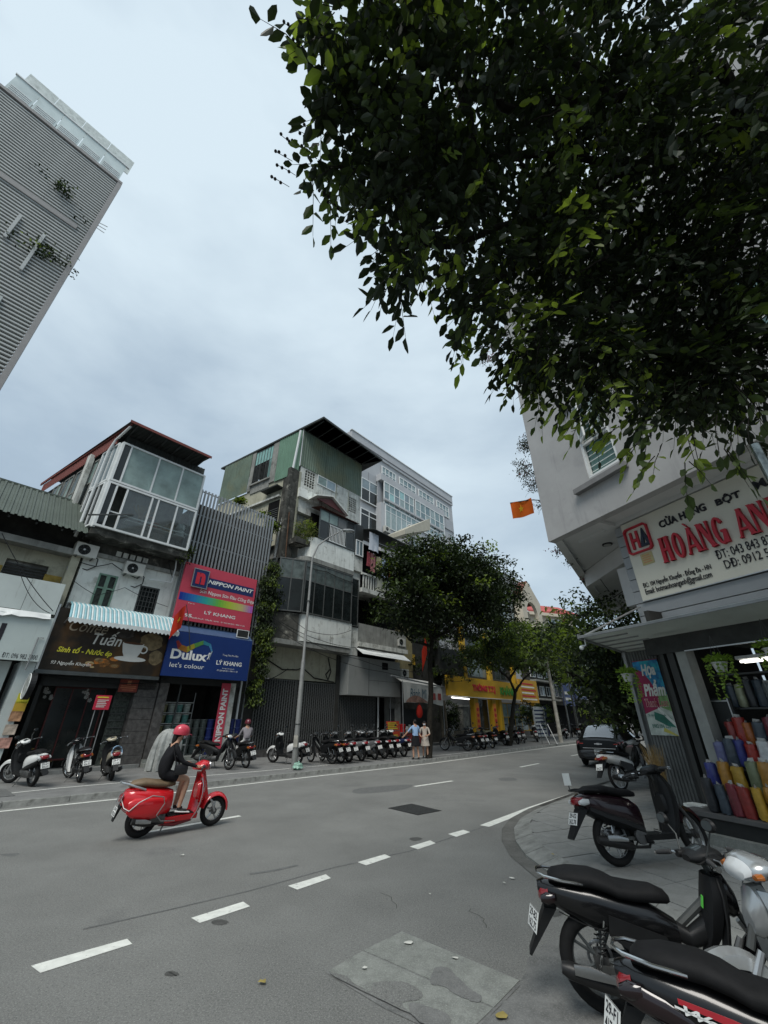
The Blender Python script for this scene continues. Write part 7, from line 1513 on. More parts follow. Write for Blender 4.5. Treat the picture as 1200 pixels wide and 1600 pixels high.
# ------------------------------------------------------------------ motorbikes (x forward, y left, z up; origin under the rear wheel)
seatb = M('brown_leather',(.16,.115,.07),.5,var=.2,scale=8,bump=.2,bscale=120)
exh = M('muffler_black',(.03,.03,.03),.4,metal=.4,var=.2); shieldm = M('heat_shield',(.4,.41,.41),.3,metal=.9,var=.1)
grip = M('grip_rubber',(.05,.05,.05),.7,bump=.5,bscale=300,var=.1); mirr = M('mirror_glass',(.10,.12,.13),.04,metal=.6,var=.1)
tanp = M('beige_paint',(.42,.38,.28),.3,coat=.5); greyp = M('grey_paint',(.2,.205,.21),.25,coat=.7,metal=.3); purp = M('dark_plum_paint',(.014,.006,.009),.22,coat=.5,var=.15); silverp = M('silver_paint',(.45,.47,.47),.25,metal=.6,coat=.6)
bluep = M('dark_blue_paint',(.02,.03,.08),.25,coat=.7)
def wheel(m_t,R_,r_,w_,spokes,rimm,parent,x,steer=None):
    tp = bpy.data.objects.new('wheel',None)
    t = MB(); t.torus((x,0,R_ + r_),(0,1,0),R_,r_,36,10,sq=w_ / r_); root = part('wheel',t,rubber,parent)
    m = MB(); m.torus((x,0,R_ + r_),(0,1,0),R_ - r_ * .75,.016,32,6,sq=1.6); part('rim',m,rimm,root)
    m = MB()
    if spokes > 12:
        for k in range(spokes): a = 2 * math.pi * k / spokes; sd = .03 * (1 if k % 2 else -1); m.tube([(x + .03 * math.cos(a + .5),sd,R_ + r_ + .03 * math.sin(a + .5)),(x + (R_ - r_ * .75) * math.cos(a),0,R_ + r_ + (R_ - r_ * .75) * math.sin(a))],.0022,4)
    else:
        for k in range(spokes):
            a = 2 * math.pi * k / spokes
            for da in (-.16,.16): m.tube([(x + .045 * math.cos(a),0,R_ + r_ + .045 * math.sin(a)),(x + (R_ - r_ * .8) * math.cos(a + da),0,R_ + r_ + (R_ - r_ * .8) * math.sin(a + da))],[.014,.010],5)
    part('spokes',m,rimm if spokes <= 12 else chrome,root)
    m = MB(); m.disc((x,0,R_ + r_),(0,1,0),.05 if spokes > 12 else .055,.12,16); part('hub',m,enginem,root)
    m = MB(); m.torus((x,.055,R_ + r_),(0,1,0),.085,.012,22,5,sq=.25); part('brake_disc',m,alloy,root); return root
def fender(R_,w_,a0,a1,x,zc,mt,parent,name='fender',th=.006,tip=None):
    m = MB(); n = 12; rings = []
    for i in range(n + 1):
        a = R(a0 + (a1 - a0) * i / n); c,s_ = math.cos(a),math.sin(a); ring = []
        for (dy,dr) in ((-1,-.035),(-.7,0),(0,.018),(.7,0),(1,-.035)): ring.append((x + c * (R_ + dr),dy * w_,zc + s_ * (R_ + dr)))
        for (dy,dr) in ((1,-.045),(.7,-.012),(0,.006),(-.7,-.012),(-1,-.045)): ring.append((x + c * (R_ + dr),dy * w_ * .96,zc + s_ * (R_ + dr)))
        rings.append(ring)
    m.loft(rings); return part(name,m,mt,parent)
PYAW = 0
def plate_on(parent,x,z,tilt,l1,l2,w_=.19,h_=.14,yaw=0):
    yaw = yaw or PYAW
    """number plate facing backwards with two lines of figures"""
    e = Vector((-math.cos(tilt),0,math.sin(tilt))); upv = Vector((math.sin(tilt),0,math.cos(tilt))); c = Vector((x,0,z)); ex = -Y_
    if yaw: q = Matrix.Rotation(yaw,3,'Z'); e,upv,ex = q @ e,q @ upv,q @ ex
    m = MB(); A = [c + ex * a * w_ / 2 + upv * b_ * h_ / 2 for a,b_ in ((-1,-1),(1,-1),(1,1),(-1,1))]; m.hull8([a - e * .004 for a in A],[a for a in A]); p_ = part('license_plate',m,platem,parent)
    m = MB(); O = c - ex * w_ * .4 + e * .002
    if l1: m.text(l1,O + upv * .008,ex,upv,w_ * .8,h_ * .36,0,bold=.02)
    if l1: part('plate_figures',m,ink,p_)
    m = MB(); m.text(l2 or '123.45',O - upv * h_ * .42,ex,upv,w_ * .8,h_ * .38,0,bold=.02); part('plate_figures',m,ink,p_)
    m = MB(); 
    for s_ in ((-1,1,.96,1.0),(-1,1,-1.0,-.96)): m.add([c + ex * a * w_ / 2 + upv * b_ * h_ / 2 + e * .001 for a,b_ in ((s_[0] * .98,s_[2]),(s_[1] * .98,s_[2]),(s_[1] * .98,s_[3] - .0),(s_[0] * .98,s_[3]))],[(0,1,2,3)])
    part('plate_border',m,ink,p_); return p_
def front_end(r,style,body,x0=.93,wb=1.25,zr=.28,steer=0.0,headlight=True,mirrors=True,bar=.33,hz=1.0,cover=None):
    """steered assembly: fork, front wheel, fender, handlebar"""
    piv = Vector((x0,0,.8)); f = bpy.data.objects.new('steering_assembly',None)
    cover = cover or plastic
    q = Matrix.Translation(piv) @ Matrix.Rotation(steer,4,Vector((-.42,0,1)).normalized()) @ Matrix.Translation(-piv)
    made = []
    def P_(name,m,mt,par=None): m.xf(q); return part(name,m,mt,par or r)
    # wheel
    big = style == 'underbone'; Rr = .245 if big else .232; rt = .034 if big else .047
    if big: Rr = zr - rt
    t = MB(); t.torus((wb,0,zr),(0,1,0),Rr,rt,36,10,sq=1.0); wl_ = P_('front_wheel',t,rubber)
    rm = alloy if not big else chrome
    m = MB(); m.torus((wb,0,zr),(0,1,0),Rr - rt * .75,.015,32,6,sq=1.6); P_('rim',m,rm,wl_)
    m = MB()
    if big and style == 'underbone':
        for k in range(28): a = 2 * math.pi * k / 28; m.tube([(wb + .03 * math.cos(a + .5),.03 * (1 if k % 2 else -1),zr + .03 * math.sin(a + .5)),(wb + (Rr - .03) * math.cos(a),0,zr + (Rr - .03) * math.sin(a))],.0022,4)
    else:
        for k in range(5):
            a = 2 * math.pi * k / 5 + .3
            for da in (-.16,.16): m.tube([(wb + .04 * math.cos(a),0,zr + .04 * math.sin(a)),(wb + (Rr - .03) * math.cos(a + da),0,zr + (Rr - .03) * math.sin(a + da))],[.014,.01],5)
    P_('spokes',m,rm,wl_); m = MB(); m.disc((wb,0,zr),(0,1,0),.05,.13,16); P_('hub',m,enginem,wl_); m = MB(); m.torus((wb,.06,zr),(0,1,0),.085,.012,22,5,sq=.25); P_('brake_disc',m,alloy,wl_)
    for s_ in (-1,1): m = MB(); m.tube([(wb,s_ * .075,zr),(wb - .02,s_ * .075,zr + .12),(x0 + .13,s_ * .072,.62)],[.022,.026,.019],8); P_('fork_leg',m,alloy if s_ > 0 else enginem)
    m = MB(); n = 12; rings = []
    for i in range(n + 1):
        a = R(12 + 140 * i / n); ring = [(wb + math.cos(a) * (zr + .02 + dr),dy * .062,zr + math.sin(a) * (zr + .02 + dr)) for dy,dr in ((-1,-.05),(-.8,0),(0,.02),(.8,0),(1,-.05),(1,-.06),(.7,-.012),(0,.008),(-.7,-.012),(-1,-.06))]; rings.append(ring)
    m.loft(rings); P_('front_fender',m,body)
    m = MB(); m.tube([(x0 + .14,0,.6),(x0 - .06,0,hz - .02)],.022,8); P_('steering_stem',m,gatem)
    m = MB(); m.tube([(x0 - .18,bar,hz - .02),(x0 - .14,bar * .7,hz),(x0 - .07,.08,hz - .01),(x0 - .07,-.08,hz - .01),(x0 - .14,-bar * .7,hz),(x0 - .18,-bar,hz - .02)],.011,8); P_('handlebar',m,chrome)
    m = MB(); m.sup([(x0 - .17,hz - .01,.05,.02),(x0 - .12,hz,.11,.045),(x0 - .03,hz + .015,.15,.062),(x0 + .05,hz,.13,.06),(x0 + .10,hz - .02,.06,.035)],16,2.4); P_('handlebar_cover',m,cover)
    for s_ in (-1,1):
        m = MB(); m.sup([(x0 - .10,hz - .005,.03,.025),(x0 - .02,hz - .0,.04,.035),(x0 + .05,hz - .01,.02,.02)],10,2.2); m.v = [(x - .03,y + s_ * .17,z) for x,y,z in m.v]; P_('switch_housing',m,plastic)
        m = MB(); m.tube([(x0 - .145,s_ * bar * .68,hz),(x0 - .185,s_ * (bar + .03),hz - .022)],.0175,10); P_('grip',m,grip)
        m = MB(); m.tube([(x0 - .185,s_ * (bar + .03),hz - .022),(x0 - .19,s_ * (bar + .05),hz - .024)],.02,10); P_('bar_end',m,chrome)
        m = MB(); m.tube([(x0 - .09,s_ * .16,hz + .01),(x0 - .075,s_ * bar * .75,hz - .0),(x0 - .12,s_ * (bar + .02),hz - .03)],.006,6); P_('brake_lever',m,alloy)
        m = MB(); m.sup([(x0 + .04,hz - .01,.035,.022),(x0 + .08,hz - .015,.02,.014)],10,2); m.v = [(x,y + s_ * .12,z) for x,y,z in m.v]; P_('indicator',m,lens_amb)
        if mirrors:
            m = MB(); m.tube([(x0 - .1,s_ * .16,hz + .02),(x0 - .07,s_ * .2,hz + .12),(x0 - .08,s_ * .27,hz + .19)],.006,6); P_('mirror_stalk',m,gatem)
            m = MB(); m.sup([(x0 - .11,hz + .22,.062,.038),(x0 - .09,hz + .22,.07,.045),(x0 - .065,hz + .22,.04,.025)],14,2.2); m.v = [(x,y + s_ * .29,z) for x,y,z in m.v]; mo = P_('mirror',m,plastic)
            m = MB(); m.sup([(x0 - .1125,hz + .22,.056,.033),(x0 - .1105,hz + .22,.056,.033)],14,2.2); m.v = [(x,y + s_ * .29,z) for x,y,z in m.v]; P_('mirror_glass',m,mirr,mo)
    if headlight:
        m = MB(); m.sup([(x0 + .07,hz - .0,.10,.05),(x0 + .115,hz - .02,.08,.038),(x0 + .125,hz - .02,.03,.015)],14,2.2); P_('headlight',m,lens_clr)
    m = MB(); m.sup([(x0 - .12,hz + .035,.07,.02),(x0 - .05,hz + .062,.06,.01)],12,2.2); P_('instrument_panel',m,lens_clr if False else mirr)
def rear_bits(r,style,body,plates,tail=lens_red,zs=.0,zr=.28,wide=.0):
    m = MB(); m.sup([(-.46,.67 + zs,.06,.025),(-.43,.68 + zs,.10,.05),(-.36,.69 + zs,.11,.055)],14,2.4); tl = part('tail_light',m,tail,r)
    for s_ in (-1,1): m = MB(); m.sup([(-.44,.67 + zs,.022,.022),(-.38,.675 + zs,.035,.04),(-.30,.68 + zs,.02,.03)],10,2.2); m.v = [(x,y + s_ * .115,z) for x,y,z in m.v]; part('indicator',m,lens_amb if style == 'underbone' else lens_clr,r)
    m = MB(); m.hull8([(-.42,-.055,.60),(-.30,-.055,.60),(-.30,.055,.60),(-.42,.055,.60)],[(-.42,-.06,.63 + zs),(-.28,-.06,.63 + zs),(-.28,.06,.63 + zs),(-.42,.06,.63 + zs)]); m.hull8([(-.62,-.06,.30),(-.60,-.06,.29),(-.60,.06,.29),(-.62,.06,.30)],[(-.42,-.07,.599),(-.30,-.07,.599),(-.30,.07,.599),(-.42,.07,.599)]); part('rear_mudguard',m,plastic,r)
    plate_on(r,-.515 - (.03 if PYAW else 0),.50,R(22),*plates)
def chassis(r,style,zr=.28):
    m = MB(); m.sup([(.22,.30,.09,.075),(.34,.30,.12,.10),(.52,.31,.12,.09),(.62,.34,.07,.06)] if style == 'underbone' else [(-.06,.29,.04,.07),(.08,.30,.055,.09),(.3,.31,.06,.10),(.42,.33,.05,.07)],14,2.8)
    if style != 'underbone': m.v = [(x,y + .11,z) for x,y,z in m.v]
    part('engine',m,enginem,r)
    m = MB()
    for k in range(6): m.box(.62 - .03 * k - .008,.62 - .03 * k,-.075,.075,.27,.41)
    if style == 'underbone': part('cooling_fins',m,enginem,r)
    m = MB(); m.tube([(.48,-.08,.24),(.40,-.13,.19),(.15,-.14,.20)],.016,8); m.tube([(.18,-.145,.20),(.12,-.15,.215),(-.05,-.155,.245),(-.27,-.16,.285),(-.33,-.16,.295)],[.02,.046,.052,.052,.035],14); part('exhaust',m,exh,r)
    m = MB(); m.sup([(-.22,.30,.012,.03),(-.1,.295,.014,.036),(.06,.27,.01,.02)],10,3); m.v = [(x,y - .21,z + .01) for x,y,z in m.v]; part('heat_shield',m,shieldm,r)
    for s_ in ((1,-1) if style == 'underbone' else (1,)): m = MB(); m.tube([(-.02,s_ * .10,zr),(.06,s_ * .12,.58)],.009,6); part('shock_absorber',m,chrome,r); sp = MB(); n = 26; sp.tube([(-.02 + .08 * (.25 + .6 * i / n) + .026 * math.cos(i * 1.5),s_ * (.105 + .012 * i / n) + .026 * math.sin(i * 1.5),zr + .30 * (.25 + .6 * i / n)) for i in range(n)],.005,4); part('spring',sp,plastic,r)
    m = MB(); m.hull8([(-.03,.085,zr - .03),(.35,.09,.26),(.35,.11,.26),(-.03,.105,zr - .03)],[(-.03,.085,zr + .03),(.35,.09,.31),(.35,.11,.31),(-.03,.105,zr + .03)]); m.hull8([(-.03,-.105,zr - .02),(.35,-.11,.27),(.35,-.09,.27),(-.03,-.085,zr - .02)],[(-.03,-.105,zr + .02),(.35,-.11,.30),(.35,-.09,.30),(-.03,-.085,zr + .02)]); part('swingarm',m,gatem,r)
    m = MB(); m.tube([(.42,.10,.22),(.38,.24,.05),(.36,.29,.012)],.010,6); part('side_stand',m,gatem,r)
    m = MB(); m.tube([(.38,-.16,.24),(.38,.16,.24)],.01,6); part('footrest_bar',m,gatem,r)
    for s_ in (-1,1): m = MB(); m.tube([(.38,s_ * .14,.245),(.38,s_ * .25,.25)],.016,8); part('footrest',m,rubber,r)
def scooter_bike(name,label,body,trim=None,seat=None,plates=('29-B1','123.45'),group=None,mirrors=True,steer=0.2,inner=None,cover=None,headl=True):
    r = thing(name,label,'scooter',(0,0,0),0,group); trim = trim or plastic; seat = seat or seatm; inner = inner or plastic
    wheel(None,.232,.047,.05,5,alloy,r,0)
    chassis(r,'scooter')
    m = MB(); m.sup([(-.43,.70,.045,.035),(-.36,.69,.10,.075),(-.2,.65,.145,.12),(0,.60,.16,.155),(.18,.56,.165,.18),(.34,.51,.15,.19),(.44,.47,.11,.17)],18,2.6); part('body_panel',m,body,r)
    m = MB(); m.sup([(-.3,.60,.12,.06),(-.1,.52,.166,.07),(.15,.45,.172,.08),(.4,.36,.158,.07)],14,2.6); part('lower_panel',m,trim,r)
    m = MB(); m.sup([(-.30,.79,.075,.03),(-.22,.805,.115,.045),(-.02,.81,.135,.05),(.10,.785,.14,.05),(.22,.765,.135,.05),(.38,.755,.11,.045),(.47,.74,.06,.03)],18,2.5); part('seat',m,seat,r)
    m = MB(); m.tube([(-.12,.12,.80),(-.3,.135,.81),(-.42,.09,.80),(-.44,0,.80),(-.42,-.09,.80),(-.3,-.135,.81),(-.12,-.12,.80)],.013,8); part('grab_rail',m,trim if body is not whitep else plastic,r)
    m = MB(); m.hull8([(.36,-.16,.255),(.86,-.15,.255),(.86,.15,.255),(.36,.16,.255)],[(.36,-.175,.315),(.86,-.165,.315),(.86,.165,.315),(.36,.175,.315)]); part('floorboard',m,plastic,r)
    def shield(off,mt,nm,wk=1.0,front=False):
        m = MB(); rings = []
        for (z,x,hw) in ((.27,.84,.15),(.40,.89,.175),(.55,.925,.20),(.70,.945,.21),(.82,.945,.19),(.92,.925,.13),(.965,.91,.08)):
            ring = []; hw *= wk
            for k in range(9): y = -hw + 2 * hw * k / 8; u = abs(y / hw); bow = (.07 * (1 - u * u)) if front else .02 * (u * u); ring.append((x + off + (bow + (.02 if front else -.035 + .045 * u * u)),y,z))
            for k in range(8,-1,-1): y = -hw + 2 * hw * k / 8; ring.append((x + off,y,z))
            rings.append(ring)
        m.loft(rings); part(nm,m,mt,r)
    shield(0,inner,'leg_shield'); shield(.012,body,'front_apron',.98,True)
    m = MB(); m.sup([(.86,.62,.07,.10),(.90,.62,.09,.13),(.93,.62,.05,.08)],12,3); part('inner_glovebox',m,inner,r)
    m = MB(); m.sup([(1.0,.72,.10,.07),(1.03,.72,.07,.05),(1.04,.72,.02,.015)],12,2.4); part('front_emblem_panel',m,trim,r)
    front_end(r,'scooter',body,mirrors=mirrors,steer=steer,cover=cover or body,headlight=headl); rear_bits(r,'scooter',body,plates); return r
def underbone(name,label,body,trim=None,seat=None,plates=('29-B1','123.45'),group=None,mirrors=True,steer=.25,shieldc=None,cast=False,cover=None,rail=True,headl=True,bulk=1.0):
    r = thing(name,label,'motorbike',(0,0,0),0,group); trim = trim or plastic; seat = seat or seatm
    wheel(None,.252 if bulk > 1 else .255,.052 if bulk > 1 else .036,.05 if bulk > 1 else .038,5 if cast else 28,(darkalu if bulk > 1 else alloy) if cast else chrome,r,0); chassis(r,'underbone',.29)
    m = MB(); m.sup([(-.46,.72,.045,.03),(-.38,.71 - .01 * (bulk > 1),.09,.06 * bulk),(-.2,.69 - .02 * (bulk > 1),.115,.09 * bulk),(0,.65 - .02 * (bulk > 1),.125,.115 * bulk),(.2,.61 - .02 * (bulk > 1),.125,.12 * bulk),(.4,.57,.11,.10 * bulk),(.58,.53,.07,.07)],18,2.6); part('body_panel',m,body,r)
    for s_ in (-1,1):
        m = MB(); m.prism([(.1,s_ * .128,.62),(.48,s_ * .118,.53),(.50,s_ * .115,.42),(.25,s_ * .12,.40),(.08,s_ * .125,.5)],(0,s_ * .008,0)); part('side_cover',m,trim,r)
    m = MB(); m.sup([(-.34,.785,.07,.025),(-.29,.80,.105,.042),(-.15,.81,.13,.055),(.02,.805,.14,.058),(.12,.785,.142,.056),(.2,.755,.14,.052),(.32,.745,.125,.055),(.46,.745,.095,.055),(.55,.73,.06,.04),(.575,.72,.03,.02)],20,2.4); part('seat',m,seat,r)
    m = MB(); m.sup([(.54,.55,.06,.06),(.66,.50,.055,.055),(.78,.56,.06,.08),(.86,.68,.065,.13),(.90,.80,.06,.13)],14,2.6); part('centre_cover',m,trim,r)
    sm_ = shieldc or body
    for s_ in (-1,1):
        m = MB(); rings = []
        for (z,x,y0,y1) in ((.22,.76,.10,.16),(.34,.80,.10,.20),(.50,.86,.08,.215),(.66,.91,.06,.20),(.80,.945,.04,.15),(.90,.955,.02,.09)):
            rings.append([(x - .012,s_ * y0,z),(x + .01,s_ * (y0 + y1) / 2,z),(x - .03,s_ * y1,z),(x - .04,s_ * y1,z),(x + .0,s_ * (y0 + y1) / 2,z),(x - .024,s_ * y0,z)])
        m.loft(rings,sm=True); part('leg_shield',m,sm_,r)
    m = MB(); m.sup([(.90,.80,.07,.12),(.98,.78,.075,.13),(1.03,.74,.04,.07)],12,2.4); part('front_cowl',m,body,r)
    m = MB(); m.tube([(.0,.08,.62),(.5,.05,.46),(.92,.02,.80)],.03,8); part('frame',m,gatem,r)
    if rail: m = MB(); m.tube([(-.05,.125,.79),(-.2,.135,.80),(-.38,.115,.815),(-.45,.05,.82),(-.45,-.05,.82),(-.38,-.115,.815),(-.2,-.135,.80),(-.05,-.125,.79)],.011,8); part('grab_rail',m,chrome,r)
    m = MB(); m.hull8([(-.04,.10,.25),(.42,.11,.25),(.42,.125,.25),(-.04,.115,.25)],[(-.04,.10,.33),(.42,.11,.34),(.42,.125,.34),(-.04,.115,.33)]); part('chain_guard',m,trim,r)
    front_end(r,'underbone' if not cast else 'cast',body,wb=1.23,zr=.29,mirrors=mirrors,steer=steer,cover=cover or body,headlight=headl); rear_bits(r,'underbone',body,plates,zr=.29); return r
def place(r,x,y,deg,z=0,lean=-7): r.location = (x,y,z); r.rotation_mode = 'XYZ'; r.rotation_euler = (R(lean),0,R(deg)); return r
def dup(r,x,y,deg,z,label,recol=None,lean=-7):
    c = copy_tree(r); c['label'] = label; jr = random.Random(int(abs(x * 77 + y * 31))); place(c,x,y,deg + (jr.uniform(-9,9) if z else 0),z,lean + (jr.uniform(-3,3) if z else 0))
    if recol:
        for o in c.children_recursive:
            for nm,mt in recol.items():
                if o.name.split('.')[0] == nm and o.type == 'MESH': o.material_slots[0].link = 'OBJECT'; o.material_slots[0].material = mt
    return c
ZS = .12; GRP = 'motorbikes parked along the far pavement'
# far pavement, left group
a = scooter_bike('scooter','white scooter parked leftmost before the cafe, black leg shield',whitep,plates=('29-D1','305.81'),group=GRP,steer=.5); place(a,-10.14,13.74,150,ZS)
b_ = underbone('motorbike','white shielded motorbike with amber tail lamps, second from left before the cafe',gloss,plates=('29-L5','004.93'),group=GRP,shieldc=whitep,steer=.4,mirrors=False); place(b_,-9.32,14.55,136,ZS)
c_ = scooter_bike('scooter','beige scooter with a light blue towel over its rail before the cafe',tanp,plates=('29-P1','212.60'),group=GRP,steer=.3,mirrors=False); place(c_,-8.58,14.94,128,ZS)
def place_l(r): return r
tw_ = thing('towel','light blue towel draped over the rail of the beige scooter','towel',(0,0,0)); m = MB(); rings = []
for i in range(13):
    a_ = math.pi * i / 12; y = -.15 * math.cos(a_); z = .80 + .16 * math.sin(a_) if 2 < i < 10 else .80 + .16 * math.sin(a_) - .1 * (1 if i in (0,12) else .3); rings.append([(-.46,y,z),(-.42,y * .8,z - .03),(-.34,y * .8,z - .03),(-.34,y,z)])
m.loft(rings); part('cloth',m,M('towel_blue',(.33,.50,.68),.9,var=.1,bump=.4,bscale=80),tw_); place(tw_,-8.58,14.94,128,ZS + .02)
U0 = underbone('motorbike','black motorbike with white rimmed front wheel facing the street by the paint shop',plastic,plates=('29-X3','551.07'),group=GRP,steer=-.15,mirrors=False); place(U0,-5.99 - 1.23 * math.cos(R(-25)),17.76 + .55,-25,ZS)
dup(U0,-5.4,18.35,128,ZS,'dark motorbike with blank white plate beside the seated man in grey')
wl = scooter_bike('scooter','white and black scooter parked behind the foot of the street lamp',whitep,plates=('29-H1','728.15'),group=GRP,steer=.1,mirrors=True,inner=plastic); place(wl,-3.66,19.75,150,ZS)
dk = scooter_bike('scooter','dark grey scooter, first in the row right of the lamp post',greyp,plates=('29-K1','640.22'),group=GRP,steer=.4); place(dk,-1.54,20.5,132,ZS)
dup(U0,-2.2,19.85,140,ZS,'black motorbike nearest the lamp post on its right, wheel turned'); dup(U0,-1.85,20.15,134,ZS,'black motorbike second from the lamp post on its right')
dup(dk,-1.0,21.0,130,ZS,'silver tailed scooter third before the dark folding gate',{'body_panel': silverp,'front_apron': greyp}); dup(dk,-.42,21.7,131,ZS,'grey scooter with long silver seat side before the dark gate',{'body_panel': greyp,'lower_panel': silverp})
dup(dk,.02,22.2,128,ZS,'black scooter between the silver tailed ones and the orange signs',{'body_panel': gloss,'front_apron': gloss,'front_fender': gloss}); dup(dk,.5,22.8,124,ZS,'black scooter just left of the two standing people',{'body_panel': gloss,'front_apron': gloss,'front_fender': gloss}); dup(wl,1.0,23.25,118,ZS,'dark scooter with white plate touched by the man in blue',{'body_panel': bluep,'front_apron': bluep,'front_fender': gloss})
dup(dk,-.7,23.2,118,ZS,'dark scooter parked in the second line near the dark gate',{'body_panel': gloss}); dup(U0,.4,24.2,112,ZS,'black motorbike in the second line under the orange signs')
# right group by the yellow shop
for k,(x,y,dg,src,lb,rc) in enumerate(((4.9,27.0,150,U0,'dark motorbike leaning left of the stone pier by the big tree',None),(5.7,27.9,118,U0,'black motorbike with plate before the yellow shop door',None),(6.15,28.3,112,dk,'dark scooter second before the yellow shop door',{'body_panel': gloss}),(6.9,29.2,105,U0,'tall wheeled motorbike beside the crate before the yellow shop',None),
        (8.46,31.98,96,dk,'dark scooter at the left of the forked tree',{'body_panel': gloss}),(9.78,33.43,90,dk,'dark scooter just right of the forked tree trunk',{'body_panel': bluep}),(10.7,34.9,88,U0,'motorbike right of the forked tree, second one',None),(12.2,36.3,70,wl,'pale grey scooter standing alone right of the yellow shop',{'body_panel': silverp,'front_apron': silverp}),
        (16.6,41.5,80,wl,'white scooter near the far utility pole',None),(18.6,43.6,88,U0,'dark motorbike beyond the far utility pole',None),(20.3,45.2,88,dk,'grey scooter farthest along the far pavement',None))): dup(src,x,y,dg,ZS,lb,rc)
cr = thing('wooden_crate','pale slatted crate carried behind the motorbikes at the yellow shop','crate',(6.6,29.9,ZS),F.a)
for k in range(3): part('slat',MB().box(-.45,.45,-.3,-.28,.62 + k * .13,.72 + k * .13),M('crate_wood',(.33,.3,.2),.8,var=.2),cr); part('slat',MB().box(-.45,.45,.28,.3,.62 + k * .13,.72 + k * .13),M('crate_wood'),cr)
for s_ in (-1,1):
    for t_ in (-1,1): part('corner_post',MB().box(s_ * .42 - .03,s_ * .42 + .03,t_ * .27 - .03,t_ * .27 + .03,.0,1.02),M('crate_wood'),cr)
part('base_board',MB().box(-.44,.44,-.27,.27,.58,.61),M('crate_wood'),cr)
# covered bike
cv = thing('covered_motorbike','motorbike shrouded in a wrinkled silver grey cover before the paint shop','motorbike',(-8.3,17.5,ZS),R(8)); m = MB(); rings = []; rr = random.Random(5)
for i in range(14):
    u = i / 13; z = 1.34 * math.sin(u * 1.57) ** 1.0; hw = .30 * (1 - .75 * u ** 3); hl = .50 * (1 - .68 * u ** 3); xo = .16 * u ** 1.4
    rings.append([(xo + hl * math.cos(2 * math.pi * k / 72) * (1 + (.15 - .1 * u) * math.sin(k * 1.05 + u * 2.5)),hw * math.sin(2 * math.pi * k / 72) * (1 + (.3 - .18 * u) * math.sin(k * .87 + u * 3.5)),z + .03 * math.sin(k * .6)) for k in range(72)])
m.loft(rings); part('cover',m,M('silver_tarpaulin',(.34,.355,.34),.5,var=.25,scale=6,bump=.8,bscale=14),cv)
m = MB(); m.torus((.42,0,.22),(0,1,0),.2,.04,24,8); part('wheel',m,rubber,cv); m = MB(); m.ell((.28,.1,1.2),(.09,.06,.11),10,8); part('helmet_bulge',m,MATS['silver_tarpaulin'],cv)
# near side: white and black motorbike by the car
wb_ = underbone('motorbike','white and black motorbike on the near pavement in front of the black car',whitep,plates=('','29-Z7'),group='motorbikes on the near corner pavement',steer=.3,cast=True,mirrors=False,shieldc=gloss,trim=plastic); place(wb_,6.4,12.9,22,.125); wb_.scale = (1.12,) * 3
dup(wl,11.4,17.8,60,.125,'small white scooter beyond the broom near the tree trunk')
# bike one
B1_ = scooter_bike('scooter','dark plum black scooter with silver muffler shield parked before the powder shop',purp,plates=('29-E2','362.78'),group='motorbikes on the near corner pavement',steer=.35,mirrors=False,inner=plastic,cover=plastic,headl=False); place(B1_,3.15,6.85,11,.127); B1_.scale = (1.05,) * 3
m = MB(); m.hull8([(-.47,-.07,.86),(-.465,-.07,.86),(-.465,.09,.86),(-.47,.09,.86)],[(-.47,-.07,1.0),(-.465,-.07,1.0),(-.465,.09,1.0),(-.47,.09,1.0)]); part('paper_tag',m,platem,B1_); m = MB(); m.tube([(-.455,.01,.8),(-.46,.01,.95)],.008,5); part('tag_wire',m,gatem,B1_)
# bikes two and three, close to the camera; their number plates hang from bent brackets
PYAW = R(24)
B2_ = underbone('motorbike','black motorbike with chrome rail and cracked tail lamp at the lower right',gloss,plates=('29-B2','162.75'),group='motorbikes on the near corner pavement',steer=.35,cast=True,bulk=1.18,mirrors=True,shieldc=plastic,cover=plastic,headl=True); place(B2_,BX2[0],BX2[1],BX2[2],.006,2)
m = MB(); rings = []
for (z,x,hw,th) in ((.46,.74,.05,.06),(.56,.77,.10,.08),(.68,.80,.125,.09),(.80,.835,.12,.09),(.90,.86,.08,.07)): rings.append([(x - (.012 if abs(y) < hw * .9 else -.02),y,z) for y in (-hw,-hw * .5,0,hw * .5,hw)] + [(x + th,y,z) for y in (hw,hw * .5,0,-hw * .5,-hw)])
m.loft(rings); ish = part('inner_shield',m,plastic,B2_); m = MB(); m.hull8([(.786,-.02,.70),(.786,.02,.70),(.789,.02,.70),(.789,-.02,.70)],[(.806,-.02,.77),(.806,.02,.77),(.809,.02,.77),(.809,-.02,.77)]); m.v = [(x - .004,y - .04,z) for x,y,z in m.v]; part('green_sticker',m,M('sticker_green',(.12,.6,.08),.6,var=0),ish)
PYAW = R(34)
B3_ = underbone('motorbike','nearest black motorbike with red and white side stripe at the lower right corner',gloss,plates=('29-F1','417.36'),group='motorbikes on the near corner pavement',steer=-.1,cast=True,bulk=1.18,mirrors=False,shieldc=gloss,headl=True); place(B3_,BX3[0],BX3[1],BX3[2],.006,-3)
